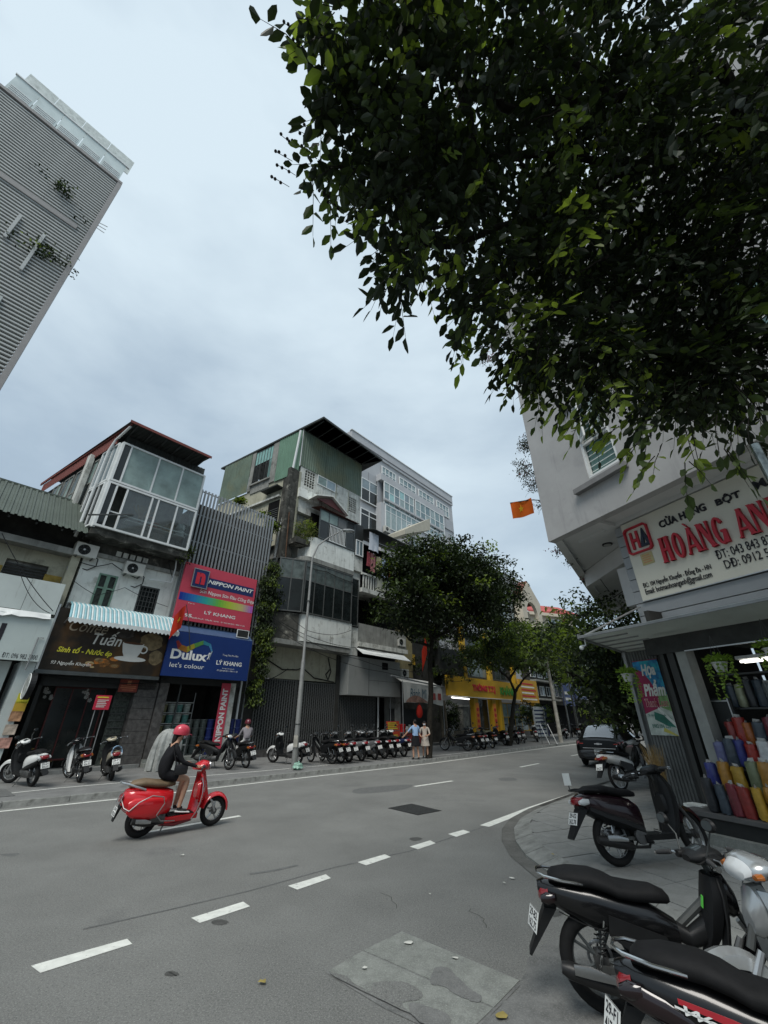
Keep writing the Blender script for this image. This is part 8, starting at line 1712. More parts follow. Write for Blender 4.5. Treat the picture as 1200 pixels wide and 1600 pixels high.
for s_ in (-1,1):
    def bp(x,z,e=.0):                                    # point on the body flank
        return (x,s_ * (.134 + e - .06 * max(0,x - .25)),z)
    m = MB(); q = [bp(-.12,.70),bp(.1,.675),bp(.35,.63),bp(.52,.585),bp(.5,.565),bp(.33,.60),bp(.1,.645),bp(-.12,.68)]; m.prism(q if s_ < 0 else q[::-1],(0,s_ * .003,0)); part('red_stripe',m,M('stripe_red',(.35,.02,.03),.35,coat=.5),B3_)
    m = MB(); q = [bp(-.14,.672,.001),bp(.1,.632,.001),bp(.35,.58,.001),bp(.56,.52,.001),bp(.56,.512,.001),bp(.35,.57,.001),bp(.1,.622,.001),bp(-.14,.664,.001)]; m.prism(q if s_ < 0 else q[::-1],(0,s_ * .003,0)); part('white_stripe',m,whitep,B3_)
    m = MB(); ex = Vector((.38,0,-.065)).normalized() * -s_ if s_ > 0 else Vector((.38,0,-.065)).normalized(); O = Vector(bp(-.1,.645,.004)) if s_ < 0 else Vector(bp(.24,.59,.006)); m.text('Wave',O,ex,Z_,.24,.036,0,bold=.02,shear=.4); part('lettering',m,whitep,B3_)
    m = MB(); m.sup([(-.44,.66,.012,.02),(-.32,.655,.02,.05),(-.18,.63,.018,.045),(-.02,.59,.006,.01)],12,2.2); m.v = [(x,y + s_ * .115,z) for x,y,z in m.v]; part('side_reflector',m,M('smoked_lens',(.010,.004,.005),.12,coat=.6,spec=.4,var=.3),B3_)
for o in list(B2_.children_recursive) + list(B3_.children_recursive):
    if o.name.startswith('indicator'): o.material_slots[0].link = 'OBJECT'; o.material_slots[0].material = M('smoked_lens')
PYAW = 0
B4_ = underbone('motorbike','silver fronted motorbike cut off by the right edge of the view',silverp,plates=('29-C1','233.90'),group='motorbikes on the near corner pavement',steer=0,cast=True,mirrors=False,shieldc=silverp,cover=silverp); place(B4_,*BX4,.01,-4)
# ------------------------------------------------------------------ red scooter
V = thing('red_scooter','glossy red scooter with chrome piping riding along the road','scooter',(0,0,0))
wheel(None,.213,.056,.062,5,alloy,V,0)
m = MB(); m.sup([(-.50,.60,.05,.07),(-.44,.60,.13,.15),(-.28,.58,.20,.20),(-.05,.55,.235,.215),(.15,.52,.235,.215),(.32,.50,.19,.215),(.42,.50,.13,.18)],20,2.4); part('rear_body',m,redp,V)
for s_ in (-1,1):
    m = MB(); m.sup([(-.40,.50,.02,.08),(-.28,.49,.05,.14),(-.05,.46,.06,.17),(.15,.46,.05,.16),(.28,.48,.02,.1)],14,2.4); m.v = [(x,y + s_ * .2,z) for x,y,z in m.v]; part('side_cowl',m,redp,V)
    m = MB(); m.tube([(-.52,s_ * .06,.62),(-.46,s_ * .17,.50),(-.36,s_ * .24,.46),(-.2,s_ * .28,.58),(0,s_ * .29,.66),(.2,s_ * .275,.62),(.24,s_ * .27,.52),(.14,s_ * .28,.36),(.24,s_ * .26,.26),(.5,s_ * .2,.22)],.009,7); part('chrome_guard',m,M('satin_chrome',(.33,.33,.33),.5,metal=.8,var=.1),V)
m = MB(); m.tube([(-.50,-.1,.70),(-.56,-.1,.55),(-.56,.1,.55),(-.50,.1,.70)],.009,7); part('chrome_guard',m,M('satin_chrome',(.33,.33,.33),.5,metal=.8,var=.1),V)
m = MB(); m.sup([(-.40,.80,.06,.03),(-.32,.82,.12,.055),(-.1,.83,.15,.065),(.08,.80,.155,.065),(.24,.785,.15,.06),(.38,.78,.10,.05),(.44,.77,.05,.03)],18,2.3); part('seat',m,seatb,V)
m = MB(); m.tube([(-.1,.16,.74),(-.32,.15,.80),(-.46,.12,.84),(-.58,.06,.86),(-.58,-.06,.86),(-.46,-.12,.84),(-.32,-.15,.80),(-.1,-.16,.74)],.018,8); part('rear_rack',m,alloy,V)
m = MB(); m.sup([(-.54,.62,.06,.05),(-.50,.62,.09,.07),(-.44,.62,.08,.06)],12,2.2); part('tail_light',m,lens_red,V); fender(.27,.07,95,175,0,.25,plastic,V,'rear_mudguard'); m = MB(); m.hull8([(-.58,-.05,.30),(-.56,-.05,.30),(-.56,.05,.30),(-.58,.05,.30)],[(-.50,-.07,.52),(-.46,-.07,.52),(-.46,.07,.52),(-.50,.07,.52)]); part('plate_holder',m,plastic,V)
plate_on(V,-.575,.44,R(15),'29-N1','875.20')
m = MB(); m.hull8([(.34,-.2,.20),(.92,-.14,.20),(.92,.14,.20),(.34,.2,.20)],[(.34,-.22,.28),(.92,-.16,.28),(.92,.16,.28),(.34,.22,.28)]); part('floorboard',m,redp,V); m = MB(); m.hull8([(.38,-.16,.283),(.86,-.13,.283),(.86,.13,.283),(.38,.16,.283)],[(.38,-.16,.292),(.86,-.13,.292),(.86,.13,.292),(.38,.16,.292)]); part('rubber_mat',m,rubber,V)
m = MB(); m.sup([(.3,.16,.07,.03),(.55,.15,.12,.05),(.85,.19,.10,.05)],12,2.5); part('underside',m,M('deep_red_paint',(.22,.01,.02),.3,coat=.7),V)
for off,mt,nm,wk,fr_ in ((0,redp,'leg_shield',1,False),):
    m = MB(); rings = []
    for (z,x,hw) in ((.22,.88,.17),(.32,.93,.215),(.45,.955,.245),(.60,.97,.25),(.74,.97,.22),(.85,.95,.15),(.92,.93,.09)):
        ring = [(x + .05 - .11 * (k / 10 - .5) ** 2 * 4,-hw + 2 * hw * k / 10,z) for k in range(11)] + [(x + .035 - .11 * (k / 10 - .5) ** 2 * 4,-hw + 2 * hw * k / 10,z) for k in range(10,-1,-1)]; rings.append(ring)
    m.loft(rings); part(nm,m,mt,V)
for s_ in (-1,1): m = MB(); m.tube([(x - .065,s_ * hw,z) for (z,x,hw) in ((.20,.87,.17),(.32,.93,.217),(.45,.955,.247),(.60,.97,.252),(.74,.97,.222),(.85,.95,.152))],.009,7); part('chrome_edge',m,chrome,V)
m = MB(); m.sup([(.93,.62,.07,.2),(1.0,.62,.085,.22),(1.05,.60,.05,.16)],14,2.3); part('horn_cover',m,redp,V); m = MB(); m.sup([(.86,.62,.09,.12),(.91,.62,.11,.16)],12,3); part('glovebox',m,redp,V)
def VF(name,m,mt): return part(name,m,mt,V)
m = MB(); m.torus((1.28,0,.25),(0,1,0),.20,.05,34,10); fw_ = VF('front_wheel',m,rubber); m = MB(); m.torus((1.28,0,.25),(0,1,0),.165,.015,28,6,sq=1.8); part('rim',m,alloy,fw_); m = MB()
for k in range(5): a_ = 2 * math.pi * k / 5 + .2; m.tube([(1.28 + .04 * math.cos(a_),0,.25 + .04 * math.sin(a_)),(1.28 + .155 * math.cos(a_),0,.25 + .155 * math.sin(a_))],[.022,.014],6)
part('spokes',m,alloy,fw_); m = MB(); m.disc((1.28,0,.25),(0,1,0),.055,.12,16); part('hub',m,enginem,fw_)
fender(.275,.085,-8,168,1.28,.27,redp,V,'front_fender')
m = MB(); m.tube([(1.28,-.07,.25),(1.2,-.07,.42),(1.12,-.04,.5)],.02,7); VF('fork_arm',m,alloy)
m = MB(); m.tube([(1.1,0,.45),(.93,0,.98)],[.05,.04],10); VF('steering_column',m,redp)
m = MB(); m.sup([(.74,1.0,.09,.03),(.80,1.02,.15,.06),(.90,1.04,.18,.085),(.98,1.03,.14,.09),(1.03,1.02,.07,.06)],18,2.2); VF('handlebar_cover',m,redp); m = MB(); m.disc((1.035,0,1.02),(1,.0,.05),.07,.02,20); VF('headlight',m,lens_clr); m = MB(); m.torus((1.035,0,1.02),(1,0,.05),.072,.01,20,6); VF('headlight_rim',m,chrome)
for s_ in (-1,1):
    m = MB(); m.tube([(.88,s_ * .15,1.03),(.80,s_ * .27,1.03),(.76,s_ * .37,1.02)],[.035,.018,.018],9); VF('grip',m,grip if s_ > 0 else grip)
    m = MB(); m.tube([(.92,s_ * .17,1.03),(.88,s_ * .28,1.0),(.82,s_ * .38,1.0)],.007,6); VF('brake_lever',m,chrome)
    m = MB(); m.tube([(.88,s_ * .16,1.08),(.90,s_ * .22,1.2)],.006,6); VF('mirror_stalk',m,chrome) if s_ > 0 else None
m = MB(); m.sup([(-.06,.27,.04,.06),(.1,.28,.06,.09),(.34,.26,.06,.08)],12,2.6); m.v = [(x,y - .1,z) for x,y,z in m.v]; part('engine',m,enginem,V); m = MB(); m.tube([(.3,-.12,.2),(.1,-.17,.2),(.05,-.19,.24),(-.08,-.2,.27),(-.24,-.2,.30)],[.02,.02,.055,.06,.05],12); part('exhaust',m,exh,V); m = MB(); m.sup([(-.18,.30,.008,.03),(-.02,.28,.01,.035),(.08,.26,.006,.02)],10,3); m.v = [(x,y - .262,z) for x,y,z in m.v]; part('heat_shield',m,shieldm,V)
m = MB(); m.tube([(.35,-.1,.15),(.3,-.14,.06)],.012,6); part('stand',m,gatem,V)
V.location = (-4.34,8.84,.005); V.rotation_euler = (R(3),0,R(43))
# ------------------------------------------------------------------ black car
C_ = thing('black_car','glossy black hatchback seen from behind, stopped at the near kerb','car',(0,0,0))
carp = M('car_black',(.003,.003,.0035),.28,coat=.08,spec=.18,var=.1); cargl = M('car_glass',(.03,.035,.04),.05,spec=1,coat=1,var=.1)
def section(x,w_,zl,belt,rw,roof):
    hlf = [(w_ * .80,zl),(w_ * .95,zl + .06),(w_ * 1.0,zl + .25),(w_ * .995,(zl + belt) / 2 + .12),(w_ * .965,belt - .04),(w_ * .93,belt),(rw * 1.02,roof - .10),(rw * .93,roof - .035),(rw * .6,roof),(0,roof + .012)]
    return [(x,y,z) for y,z in hlf] + [(x,-y,z) for y,z in hlf[-2::-1]] + [(x,-w_ * .4,zl),(x,w_ * .4,zl)]
ST_ = [(-2.16,.70,.34,.70,.60,.84),(-2.14,.80,.28,.82,.70,.95),(-2.05,.87,.24,.93,.72,1.0),(-1.78,.89,.22,.95,.64,1.10),(-1.35,.90,.20,.95,.60,1.36),(-.9,.90,.18,.94,.61,1.465),(-.2,.90,.18,.93,.62,1.49),(.35,.90,.18,.93,.60,1.44),(.85,.90,.18,.94,.60,1.2),(1.25,.89,.2,.93,.70,.99),(1.8,.86,.2,.82,.62,.90),(2.12,.78,.24,.66,.5,.74),(2.2,.62,.34,.56,.4,.62)]
m = MB(); m.loft([section(*q) for q in ST_]); part('body',m,carp,C_)
def on(i,j,u,v,e=.006):                              # point on the body skin between stations i, i+1 and profile rows j, j+1
    a,b2 = section(*ST_[i]),section(*ST_[i + 1]); A_,B_ = Vector(a[j]).lerp(Vector(a[j + 1]),v),Vector(b2[j]).lerp(Vector(b2[j + 1]),v); p_ = A_.lerp(B_,u); return p_
m = MB(); g_ = []
for x,zz,hw in ((-1.97,1.055,.56),(-1.78,1.128,.57),(-1.35,1.385,.53),(-1.02,1.468,.50)): g_.append([(x - .006,-hw,zz - .02),(x - .012,-hw * .5,zz + .006),(x - .014,0,zz + .012),(x - .012,hw * .5,zz + .006),(x - .006,hw,zz - .02)])
m.loft(g_,closed=False); part('rear_window',m,cargl,C_)
for s_ in (-1,1):
    m = MB(); m.add([(-1.25,s_ * .915,.975),(.95,s_ * .915,.965),(.35,s_ * .655,1.37),(-.2,s_ * .665,1.41),(-.95,s_ * .66,1.38)],[(0,1,2,3,4)] if s_ < 0 else [(4,3,2,1,0)]); part('side_window',m,cargl,C_)
    m = MB(); m.hull8([(-2.15,s_ * .50,.77),(-2.135,s_ * .80,.79),(-1.95,s_ * .885,.83),(-1.95,s_ * .5,.77)],[(-2.12,s_ * .46,.90),(-2.09,s_ * .80,.92),(-1.85,s_ * .88,.93),(-1.95,s_ * .46,.90)]); tl_ = part('tail_light',m,lens_red,C_); m = MB(); m.box(-2.158,-2.15,s_ * .56,s_ * .70,.82,.85); part('lamp_bar',m,M('lamp_glow_red',(.6,.06,.04),.4),tl_)
    for x in (-1.38,1.35):
        m = MB(); m.torus((x,s_ * .80,.315),(0,1,0),.225,.09,30,8,sq=1.1); w__ = part('wheel',m,rubber,C_); m = MB(); m.disc((x,s_ * .84,.315),(0,1,0),.19,.1,20); part('rim',m,alloy,w__)
    m = MB(); m.sup([(.72,1.0,.09,.06),(.82,1.0,.10,.07),(.88,1.0,.05,.04)],12,2.4); m.v = [(x,y + s_ * 1.0,z) for x,y,z in m.v]; part('side_mirror',m,carp,C_)
m = MB(); m.sup([(-2.24,.45,.70,.12),(-2.19,.46,.82,.16),(-2.0,.46,.885,.17)],20,4); part('bumper',m,M('bumper_black',(.015,.015,.016),.35,coat=.5),C_); m = MB(); m.box(-2.252,-2.24,-.5,.5,.30,.40); part('bumper_insert',m,plastic,C_)
m = MB(); m.box(-2.165,-2.15,-.6,.6,.67,.69); part('chrome_strip',m,chrome,C_)
m = MB(); m.box(-2.265,-2.255,-.17,.17,.46,.64); pl_ = part('license_plate',m,platem,C_); m = MB(); m.text('30E',(-2.268,.12,.56),-Y_,Z_,.2,.06,0,bold=.02); m2 = MB(); m2.text('562.18',(-2.268,.14,.475),-Y_,Z_,.27,.06,0,bold=.02); part('plate_figures',m,ink,pl_); part('plate_figures',m2,ink,pl_)
m = MB(); m.prism([(-2.165,.14,.815),(-2.165,.05,.815),(-2.165,.05,.80),(-2.165,-.05,.80),(-2.165,-.05,.815),(-2.165,-.14,.815),(-2.165,-.15,.85),(-2.165,-.05,.85),(-2.165,-.05,.865),(-2.165,.05,.865),(-2.165,.05,.85),(-2.165,.13,.85)][::-1],(-.012,0,0)); part('bow_tie_emblem',m,chrome,C_)
m = MB(); m.tube([(-1.05,0,1.49),(-1.2,0,1.56)],.008,5); part('antenna',m,plastic,C_)
C_.location = (10.45,21.2,0); C_.rotation_euler = (0,0,R(52))

for b_ in (B1_,B2_,B3_):
    for k,(y0,z0,x1) in enumerate(((-.2,1.0,.98),(.2,1.0,.96),(-.15,.99,.9),(.12,.99,.88))):
        m = MB(); m.tube([(.80,y0,z0),(.92,y0 * .6,z0 + .03 - .02 * k),(x1,y0 * .3,.86),(x1 - .02,y0 * .2,.7)],.005,5); part('control_cable',m,rubber,b_)
    m = MB(); m.tube([(.55,-.11,.36),(.62,-.15,.34),(.60,-.13,.30)],.012,6); m2 = MB(); m2.disc((.32,-.13,.30),(0,1,0),.085,.04,18); part('engine_cover',m2,enginem,b_); part('kick_lever',m,chrome,b_)
    m = MB(); m.tube([(-.28,.112,.60),(-.1,.128,.55),(.15,.132,.50),(.4,.122,.47)],.004,4); m.tube([(-.28,-.112,.60),(-.1,-.128,.55),(.15,-.132,.50),(.4,-.122,.47)],.004,4); part('panel_seam',m,rubber,b_,kind='stuff')

def tuck(r,x0,k):
    """shorter tail: draw everything behind x0 in by the factor k"""
    for o in r.children_recursive:
        if o.type == 'MESH' and o.data.users == 1 and not o.name.startswith(('wheel','rim','spokes','hub','brake','tyre')):
            for v in o.data.vertices:
                if v.co.x < x0: v.co.x = x0 + (v.co.x - x0) * k
tuck(V,-.15,.78)
for b_ in (B2_,B3_): b_.scale = (.95,) * 3; tuck(b_,-.2,.8)
C_.scale = (1.06,) * 3
# ------------------------------------------------------------------ people
blackcl = M('black_cloth',(.015,.015,.017),.85,var=.25,scale=9,bump=.4,bscale=60); hairm = M('black_hair',(.012,.01,.009),.6,var=.2)
def figure(name,label,J,E_l,mats,zones,loc,rz,group=None,head=None,level=2):
    """one continuous body: joints with radii, bones between them; zones give the material of each bone"""
    names = list(J); idx = {n: i for i,n in enumerate(names)}
    me = bpy.data.meshes.new('body'); me.from_pydata([J[n][0] for n in names],[(idx[a],idx[b_]) for a,b_ in E_l],[]); o = bpy.data.objects.new('tmp',me); col.objects.link(o)
    md = o.modifiers.new('s','SKIN'); sd_ = me.skin_vertices[0].data
    for n in names: rr_ = J[n][1]; sd_[idx[n]].radius = (rr_,rr_) if not isinstance(rr_,tuple) else rr_; sd_[idx[n]].use_root = (n == 'pelvis')
    md.use_smooth_shade = True; ss = o.modifiers.new('u','SUBSURF'); ss.levels = level; ss.render_levels = level
    dg = bpy.context.evaluated_depsgraph_get(); ev = bpy.data.meshes.new_from_object(o.evaluated_get(dg)); bpy.data.objects.remove(o); ev.name = 'body'
    ev.materials.clear()
    for m_ in mats: ev.materials.append(m_)
    segs = [(Vector(J[a][0]),Vector(J[b_][0]),zones.get(b_,zones.get(a,0))) for a,b_ in E_l]
    for p_ in ev.polygons:
        c = p_.center; best,bi = 1e9,0
        for a,b_,z in segs:
            ab = b_ - a; t = max(0,min(1,(c - a).dot(ab) / max(1e-9,ab.length_squared))); d_ = (c - a - ab * t).length
            if d_ < best: best,bi = d_,z
        p_.material_index = bi; p_.use_smooth = True
    r = thing(name,label,'person',loc,rz,group); b = bpy.data.objects.new('body',ev); link(b,r); return r
def hand(J,E_l,nm,p_,d,palm,thumb,zone,zones,curl=None,s_=1.0):
    """palm and five fingers leaving the wrist nm; d points along the hand, palm is the palm normal"""
    d = Vector(d).normalized(); n = Vector(palm).normalized(); sd = d.cross(n) * thumb; P = Vector(p_)
    J[nm + '_palm'] = (P + d * .05 * s_,.024); E_l.append((nm,nm + '_palm')); zones[nm + '_palm'] = zone
    for k,(o,L) in enumerate(((.028,.065),(.010,.075),(-.008,.07),(-.026,.055))):
        a = P + d * .085 * s_ + sd * o; b_ = a + (d * .7 + n * (.6 if curl else .2)).normalized() * L * .55; c = b_ + ((n * .9 - d * .2) if curl else (d + n * .3)).normalized() * L * .5
        q = '%s_f%d' % (nm,k); J[q + 'a'] = (a,.0105); J[q + 'b'] = (b_,.0095); J[q + 'c'] = (c,.008); E_l += [(nm + '_palm',q + 'a'),(q + 'a',q + 'b'),(q + 'b',q + 'c')]
        for w_ in 'abc': zones[q + w_] = zone
    a = P + d * .03 * s_ + sd * .035; b_ = a + (d * .5 + sd * .6 + n * .4).normalized() * .035; J[nm + '_t1'] = (a,.012); J[nm + '_t2'] = (b_,.01); E_l += [(nm + '_palm',nm + '_t1'),(nm + '_t1',nm + '_t2')]; zones[nm + '_t1'] = zone; zones[nm + '_t2'] = zone
def head_bits(r,c,fwd,skinm,hair=True,longh=False,mask=False,helmet=None,hs=1.0):
    """hair, ears, nose, eyes and mouth round a head centred at c and looking along fwd"""
    f = Vector(fwd).normalized(); s_ = Z_.cross(f).normalized(); u = f.cross(s_); c = Vector(c)
    def T(v): return c + f * v[0] * hs + s_ * v[1] * hs + u * v[2] * hs
    def el(name,p_,rad,mt): m = MB(); m.ell((0,0,0),(1,1,1),12,9); m.v = [tuple(T((p_[0] + v[0] * rad[0],p_[1] + v[1] * rad[1],p_[2] + v[2] * rad[2]))) for v in m.v]; return part(name,m,mt,r)
    el('nose',(.098,0,-.005),(.016,.011,.02),skinm if not mask else M('mask_cloth',(.5,.52,.55),.8))
    for q in (-1,1): el('ear',(-.005,q * .078,0),(.018,.01,.028),skinm); el('eye',(.088,q * .03,.022),(.008,.013,.007),ink)
    el('mouth',(.09,0,-.045),(.006,.022,.006),M('lips',(.3,.09,.08),.6)) if not mask else el('face_mask',(.055,0,-.035),(.052,.06,.045),M('mask_cloth'))
    if hair: el('hair',(-.02,0,.028),(.098,.084,.098),hairm)
    if longh: el('hair_tail',(-.09,0,-.07),(.045,.055,.13),hairm)
    if helmet:
        m = MB(); m.lathe((0,0,0),[(.128,-.03),(.133,.0),(.130,.05),(.112,.095),(.075,.128),(.03,.143),(0,.146)],20); m.v = [tuple(T((v[0] * 1.1 - .012,v[1] * .92,v[2] + .012))) for v in m.v]; h_ = part('helmet',m,helmet,r)
        m = MB(); m.loft([[(.105,-.07,.005),(.105,0,.02),(.105,.07,.005)],[(.185,-.055,-.015),(.20,0,-.005),(.185,.055,-.015)]],closed=False); m.v += [(a,b_,z - .006) for a,b_,z in m.v]; n = len(m.v) // 2; m.f += [tuple(i + n for i in reversed(q)) for q in m.f]; m.mi *= 2; m.sm *= 2; m.v = [tuple(T((v[0],v[1],v[2] + .01))) for v in m.v]; part('peak',m,helmet,h_)
        m = MB(); m.tube([T((.01,.095,0)),T((.03,.06,-.10)),T((.03,-.06,-.10)),T((.01,-.095,0))],.005,5); part('chin_strap',m,ink,h_)
def legs(J,E_l,zones,hip,side,knee,ankle,toe,zt,zc,zf,rt=.075,rk=.052,ra=.036):
    k = 'l' if side > 0 else 'r'; H = Vector(hip) + Vector((0,side * .085,-.02)); J['hip' + k] = (H,rt * 1.05); J['mid' + k] = (H.lerp(Vector(knee),.5),rt * .92); J['knee' + k] = (Vector(knee),rk); J['calf' + k] = (Vector(knee).lerp(Vector(ankle),.35),rk * .98); J['ankle' + k] = (Vector(ankle),ra); J['heel' + k] = (Vector(ankle) + Vector((0,0,-.05)),.036); J['toe' + k] = (Vector(toe),.028)
    E_l += [('pelvis','hip' + k),('hip' + k,'mid' + k),('mid' + k,'knee' + k),('knee' + k,'calf' + k),('calf' + k,'ankle' + k),('ankle' + k,'heel' + k),('heel' + k,'toe' + k)]
    zones.update({'hip' + k: zt,'mid' + k: zt,'knee' + k: zt if zc == zt else zc,'calf' + k: zc,'ankle' + k: zc,'heel' + k: zf,'toe' + k: zf})
def arm(J,E_l,zones,side,sh,el,wr,zu,zf_,zh,d,palm,curl=True,rs=.05):
    k = 'l' if side > 0 else 'r'; J['sh' + k] = (Vector(sh),rs * 1.1); J['el' + k] = (Vector(el),rs * .78); J['wr' + k] = (Vector(wr),.029); E_l += [('chest','sh' + k),('sh' + k,'el' + k),('el' + k,'wr' + k)]; zones.update({'sh' + k: zu,'el' + k: zu,'wr' + k: zf_}); hand(J,E_l,'wr' + k,wr,d,palm,side,zh,zones,curl)
def torso(J,E_l,zones,pel,waist,chest,neck,headc,r_=(.135,.115,.135),zt=1,zl=1,zh=0):
    J['pelvis'] = (Vector(pel),r_[0]); J['waist'] = (Vector(waist),r_[1]); J['chest'] = (Vector(chest),(r_[2] * 1.12,r_[2] * .92)); J['neck'] = (Vector(neck),.052); n = Vector(headc); J['jaw'] = (n + Vector((.01,0,-.055)),.066); J['head'] = (n + Vector((0,0,.01)),.088); J['crown'] = (n + Vector((-.005,0,.07)),.062)
    E_l += [('pelvis','waist'),('waist','chest'),('chest','neck'),('neck','jaw'),('jaw','head'),('head','crown')]; zones.update({'pelvis': zl,'waist': zt,'chest': zt,'neck': zh,'jaw': zh,'head': zh,'crown': zh})
# rider of the red scooter (in the scooter's axes)
J,El,Zn = {},[],{}
torso(J,El,Zn,(.20,0,.96),(.17,0,1.12),(.24,0,1.33),(.30,0,1.48),(.36,0,1.60),(.155,.14,.148),zt=1,zl=1,zh=0)
for s_ in (-1,1):
    legs(J,El,Zn,(.22,0,.95),s_,(.62,s_ * .12,.84),(.56,s_ * .11,.40),(.72,s_ * .12,.335),1,0,2,rt=.085,rk=.055); Zn['knee' + ('l' if s_ > 0 else 'r')] = 0
    arm(J,El,Zn,s_,(.27,s_ * .165,1.37),(.42,s_ * .23,1.14),(.68,s_ * .27,1.06),1,1,0,(.9,.12 * s_,-.1),(0,0,-1),True,.052)
rd = figure('person','rider in black with bare legs and a pink red cap helmet on the red scooter',J,El,[skin,blackcl,M('dark_shoe',(.03,.03,.03),.6)],Zn,V.location,0)
rd.rotation_euler = V.rotation_euler
head_bits(rd,(.36,0,1.60),(1,0,-.12),skin,hair=True,longh=True,mask=True,helmet=M('helmet_pink_red',(.55,.05,.08),.3,coat=.6,var=.1),hs=1.05)
for s_ in (-1,1): m = MB(); m.sup([(.50,.352,.045,.012),(.62,.335,.05,.014),(.76,.318,.045,.010)],12,2.4); m.v = [(x,y + s_ * .115,z - .008) for x,y,z in m.v]; part('shoe_sole',m,whitealu,rd)
sb = thing('shoulder_bag','black shoulder bag hanging at the side of the scooter rider','bag',V.location); sb.rotation_euler = V.rotation_euler
m = MB(); m.sup([(-.11,0,.035,.08),(0,0,.045,.09),(.11,0,.035,.08)],14,3.2); m.v = [(x + .42,y - .22,z + 1.02) for x,y,z in m.v]; part('bag_body',m,M('black_leather',(.02,.02,.022),.35,coat=.3),sb); m = MB(); m.tube([(.32,-.22,1.08),(.2,-.17,1.42),(.3,.0,1.46)],.01,5); part('strap',m,M('black_leather'),sb)
bluesh = M('light_blue_shirt',(.28,.42,.62),.85,var=.08,bump=.2,bscale=40); greysh = M('grey_shirt',(.24,.225,.24),.85,var=.1,bump=.2,bscale=40); beige = M('beige_dress',(.42,.38,.33),.85,var=.12,scale=8); whitetr = M('white_trousers',(.6,.6,.58),.85,var=.06)
# man in blue, back to the street
def standing(label,loc,rz,mats,H=1.66,arms=None,zc=0,zt=2,skirt=None,helmet=None,longh=False,mask=False,hair=True,rt=.085,sleeves=False):
    J,El,Zn = {},[],{}; k = H / 1.70
    torso(J,El,Zn,(0,0,.93 * k),(-.01,0,1.10 * k),(0,0,1.32 * k),(.015,0,1.47 * k),(.03,0,1.585 * k),(.135 * k,.12 * k,.135 * k),zt=1,zl=zt,zh=0)
    for s_ in (-1,1):
        legs(J,El,Zn,(0,0,.93 * k),s_,(.02 + .03 * s_,s_ * .10,.49 * k),(-.02 + .05 * s_,s_ * .11,.10),(.13 + .05 * s_,s_ * .13,.035),zt,zc,3,rt=rt * k); 
    (eL,wL,dL),(eR,wR,dR) = arms
    arm(J,El,Zn,1,(0,.175,1.38 * k),eL,wL,1,1 if sleeves else 0,0,dL,(0,-1,0),True); arm(J,El,Zn,-1,(0,-.175,1.38 * k),eR,wR,1,1 if sleeves else 0,0,dR,(0,1,0),True)
    r = figure('person',label,J,El,mats,Zn,loc,rz); head_bits(r,(.03,0,1.585 * k),(1,0,0),skin,hair=hair,longh=longh,mask=mask,helmet=helmet); return r
k = 1
man = standing('man in light blue shirt and black shorts standing with his back to the road',(1.5,21.75,ZS),R(115),[skin,bluesh,blackcl,M('dark_shoe')],arms=(((.1,.34,1.15),(.22,.52,.95),(.5,.6,-.4)),((.05,-.26,1.12),(.2,-.22,1.0),(.8,.3,0))),zc=0,zt=2)
wom = standing('woman in beige dress and white mask standing beside the man in blue',(2.02,22.5,ZS),R(-100),[skin,beige,beige,M('dark_shoe')],H=1.58,arms=(((.08,.25,1.02),(.22,.12,.95),(.8,-.5,0)),((.05,-.26,1.0),(.16,-.16,.9),(.8,.4,0))),zc=0,zt=2,mask=True,longh=True)
m = MB(); m.lathe((0,0,0),[(.14,.98),(.16,.9),(.19,.7),(.22,.52),(.215,.52),(.15,.9)],20); part('skirt',m,beige,wom)
m = MB(); m.lathe((0,0,0),[(.135,.98),(.165,.88),(.20,.70),(.215,.55),(.2,.55),(.13,.95)],20); m.v = [(x * .8,y * 1.1,z) for x,y,z in m.v]; part('shorts',m,blackcl,man)
# man seated on the motorbike by the paint shop, back to the road
J,El,Zn = {},[],{}
torso(J,El,Zn,(.1,0,.92),(.08,0,1.08),(.12,0,1.29),(.15,0,1.43),(.18,0,1.545),(.14,.125,.14),zt=1,zl=2,zh=0)
for s_ in (-1,1): legs(J,El,Zn,(.12,0,.92),s_,(.52,s_ * .17,.74),(.45,s_ * .20,.32),(.60,s_ * .22,.27),2,2,3); arm(J,El,Zn,s_,(.13,s_ * .185,1.34),(.25,s_ * .26,1.10),(.50,s_ * .28,1.03),1,0,0,(.9,0,-.1),(0,0,-1),True)
sm = figure('person','man in grey shirt and white trousers sitting on a motorbike by the red banner',J,El,[skin,greysh,whitetr,M('dark_shoe')],Zn,(-5.55,18.55,ZS),R(128))
head_bits(sm,(.18,0,1.545),(1,0,0),skin,helmet=M('helmet_maroon',(.13,.02,.03),.3,coat=.6)); m = MB(); m.torus((.12,0,1.0),Z_,.13,.02,20,5,sq=.8); part('belt',m,ink,sm)
# distant rider beyond the car
rd2 = underbone('motorbike','motorbike with lit red tail lamp riding away beyond the parked car',gloss,plates=('29-Y1','018.44'),steer=0,tail=None) if False else dup(U0,15.2,24.6,55,0,'motorbike riding away beyond the near tree, red tail lamp lit',{'tail_light': M('tail_glow',(1,.05,.02),.5,var=0,emit=2.0)},0)
J,El,Zn = {},[],{}
torso(J,El,Zn,(.1,0,.92),(.08,0,1.08),(.12,0,1.29),(.15,0,1.43),(.18,0,1.545),(.14,.125,.14),zt=1,zl=2,zh=0)
for s_ in (-1,1): legs(J,El,Zn,(.12,0,.92),s_,(.52,s_ * .17,.74),(.45,s_ * .20,.32),(.60,s_ * .22,.27),2,2,3); arm(J,El,Zn,s_,(.13,s_ * .185,1.34),(.25,s_ * .26,1.10),(.50,s_ * .28,1.03),1,0,0,(.9,0,-.1),(0,0,-1),True)
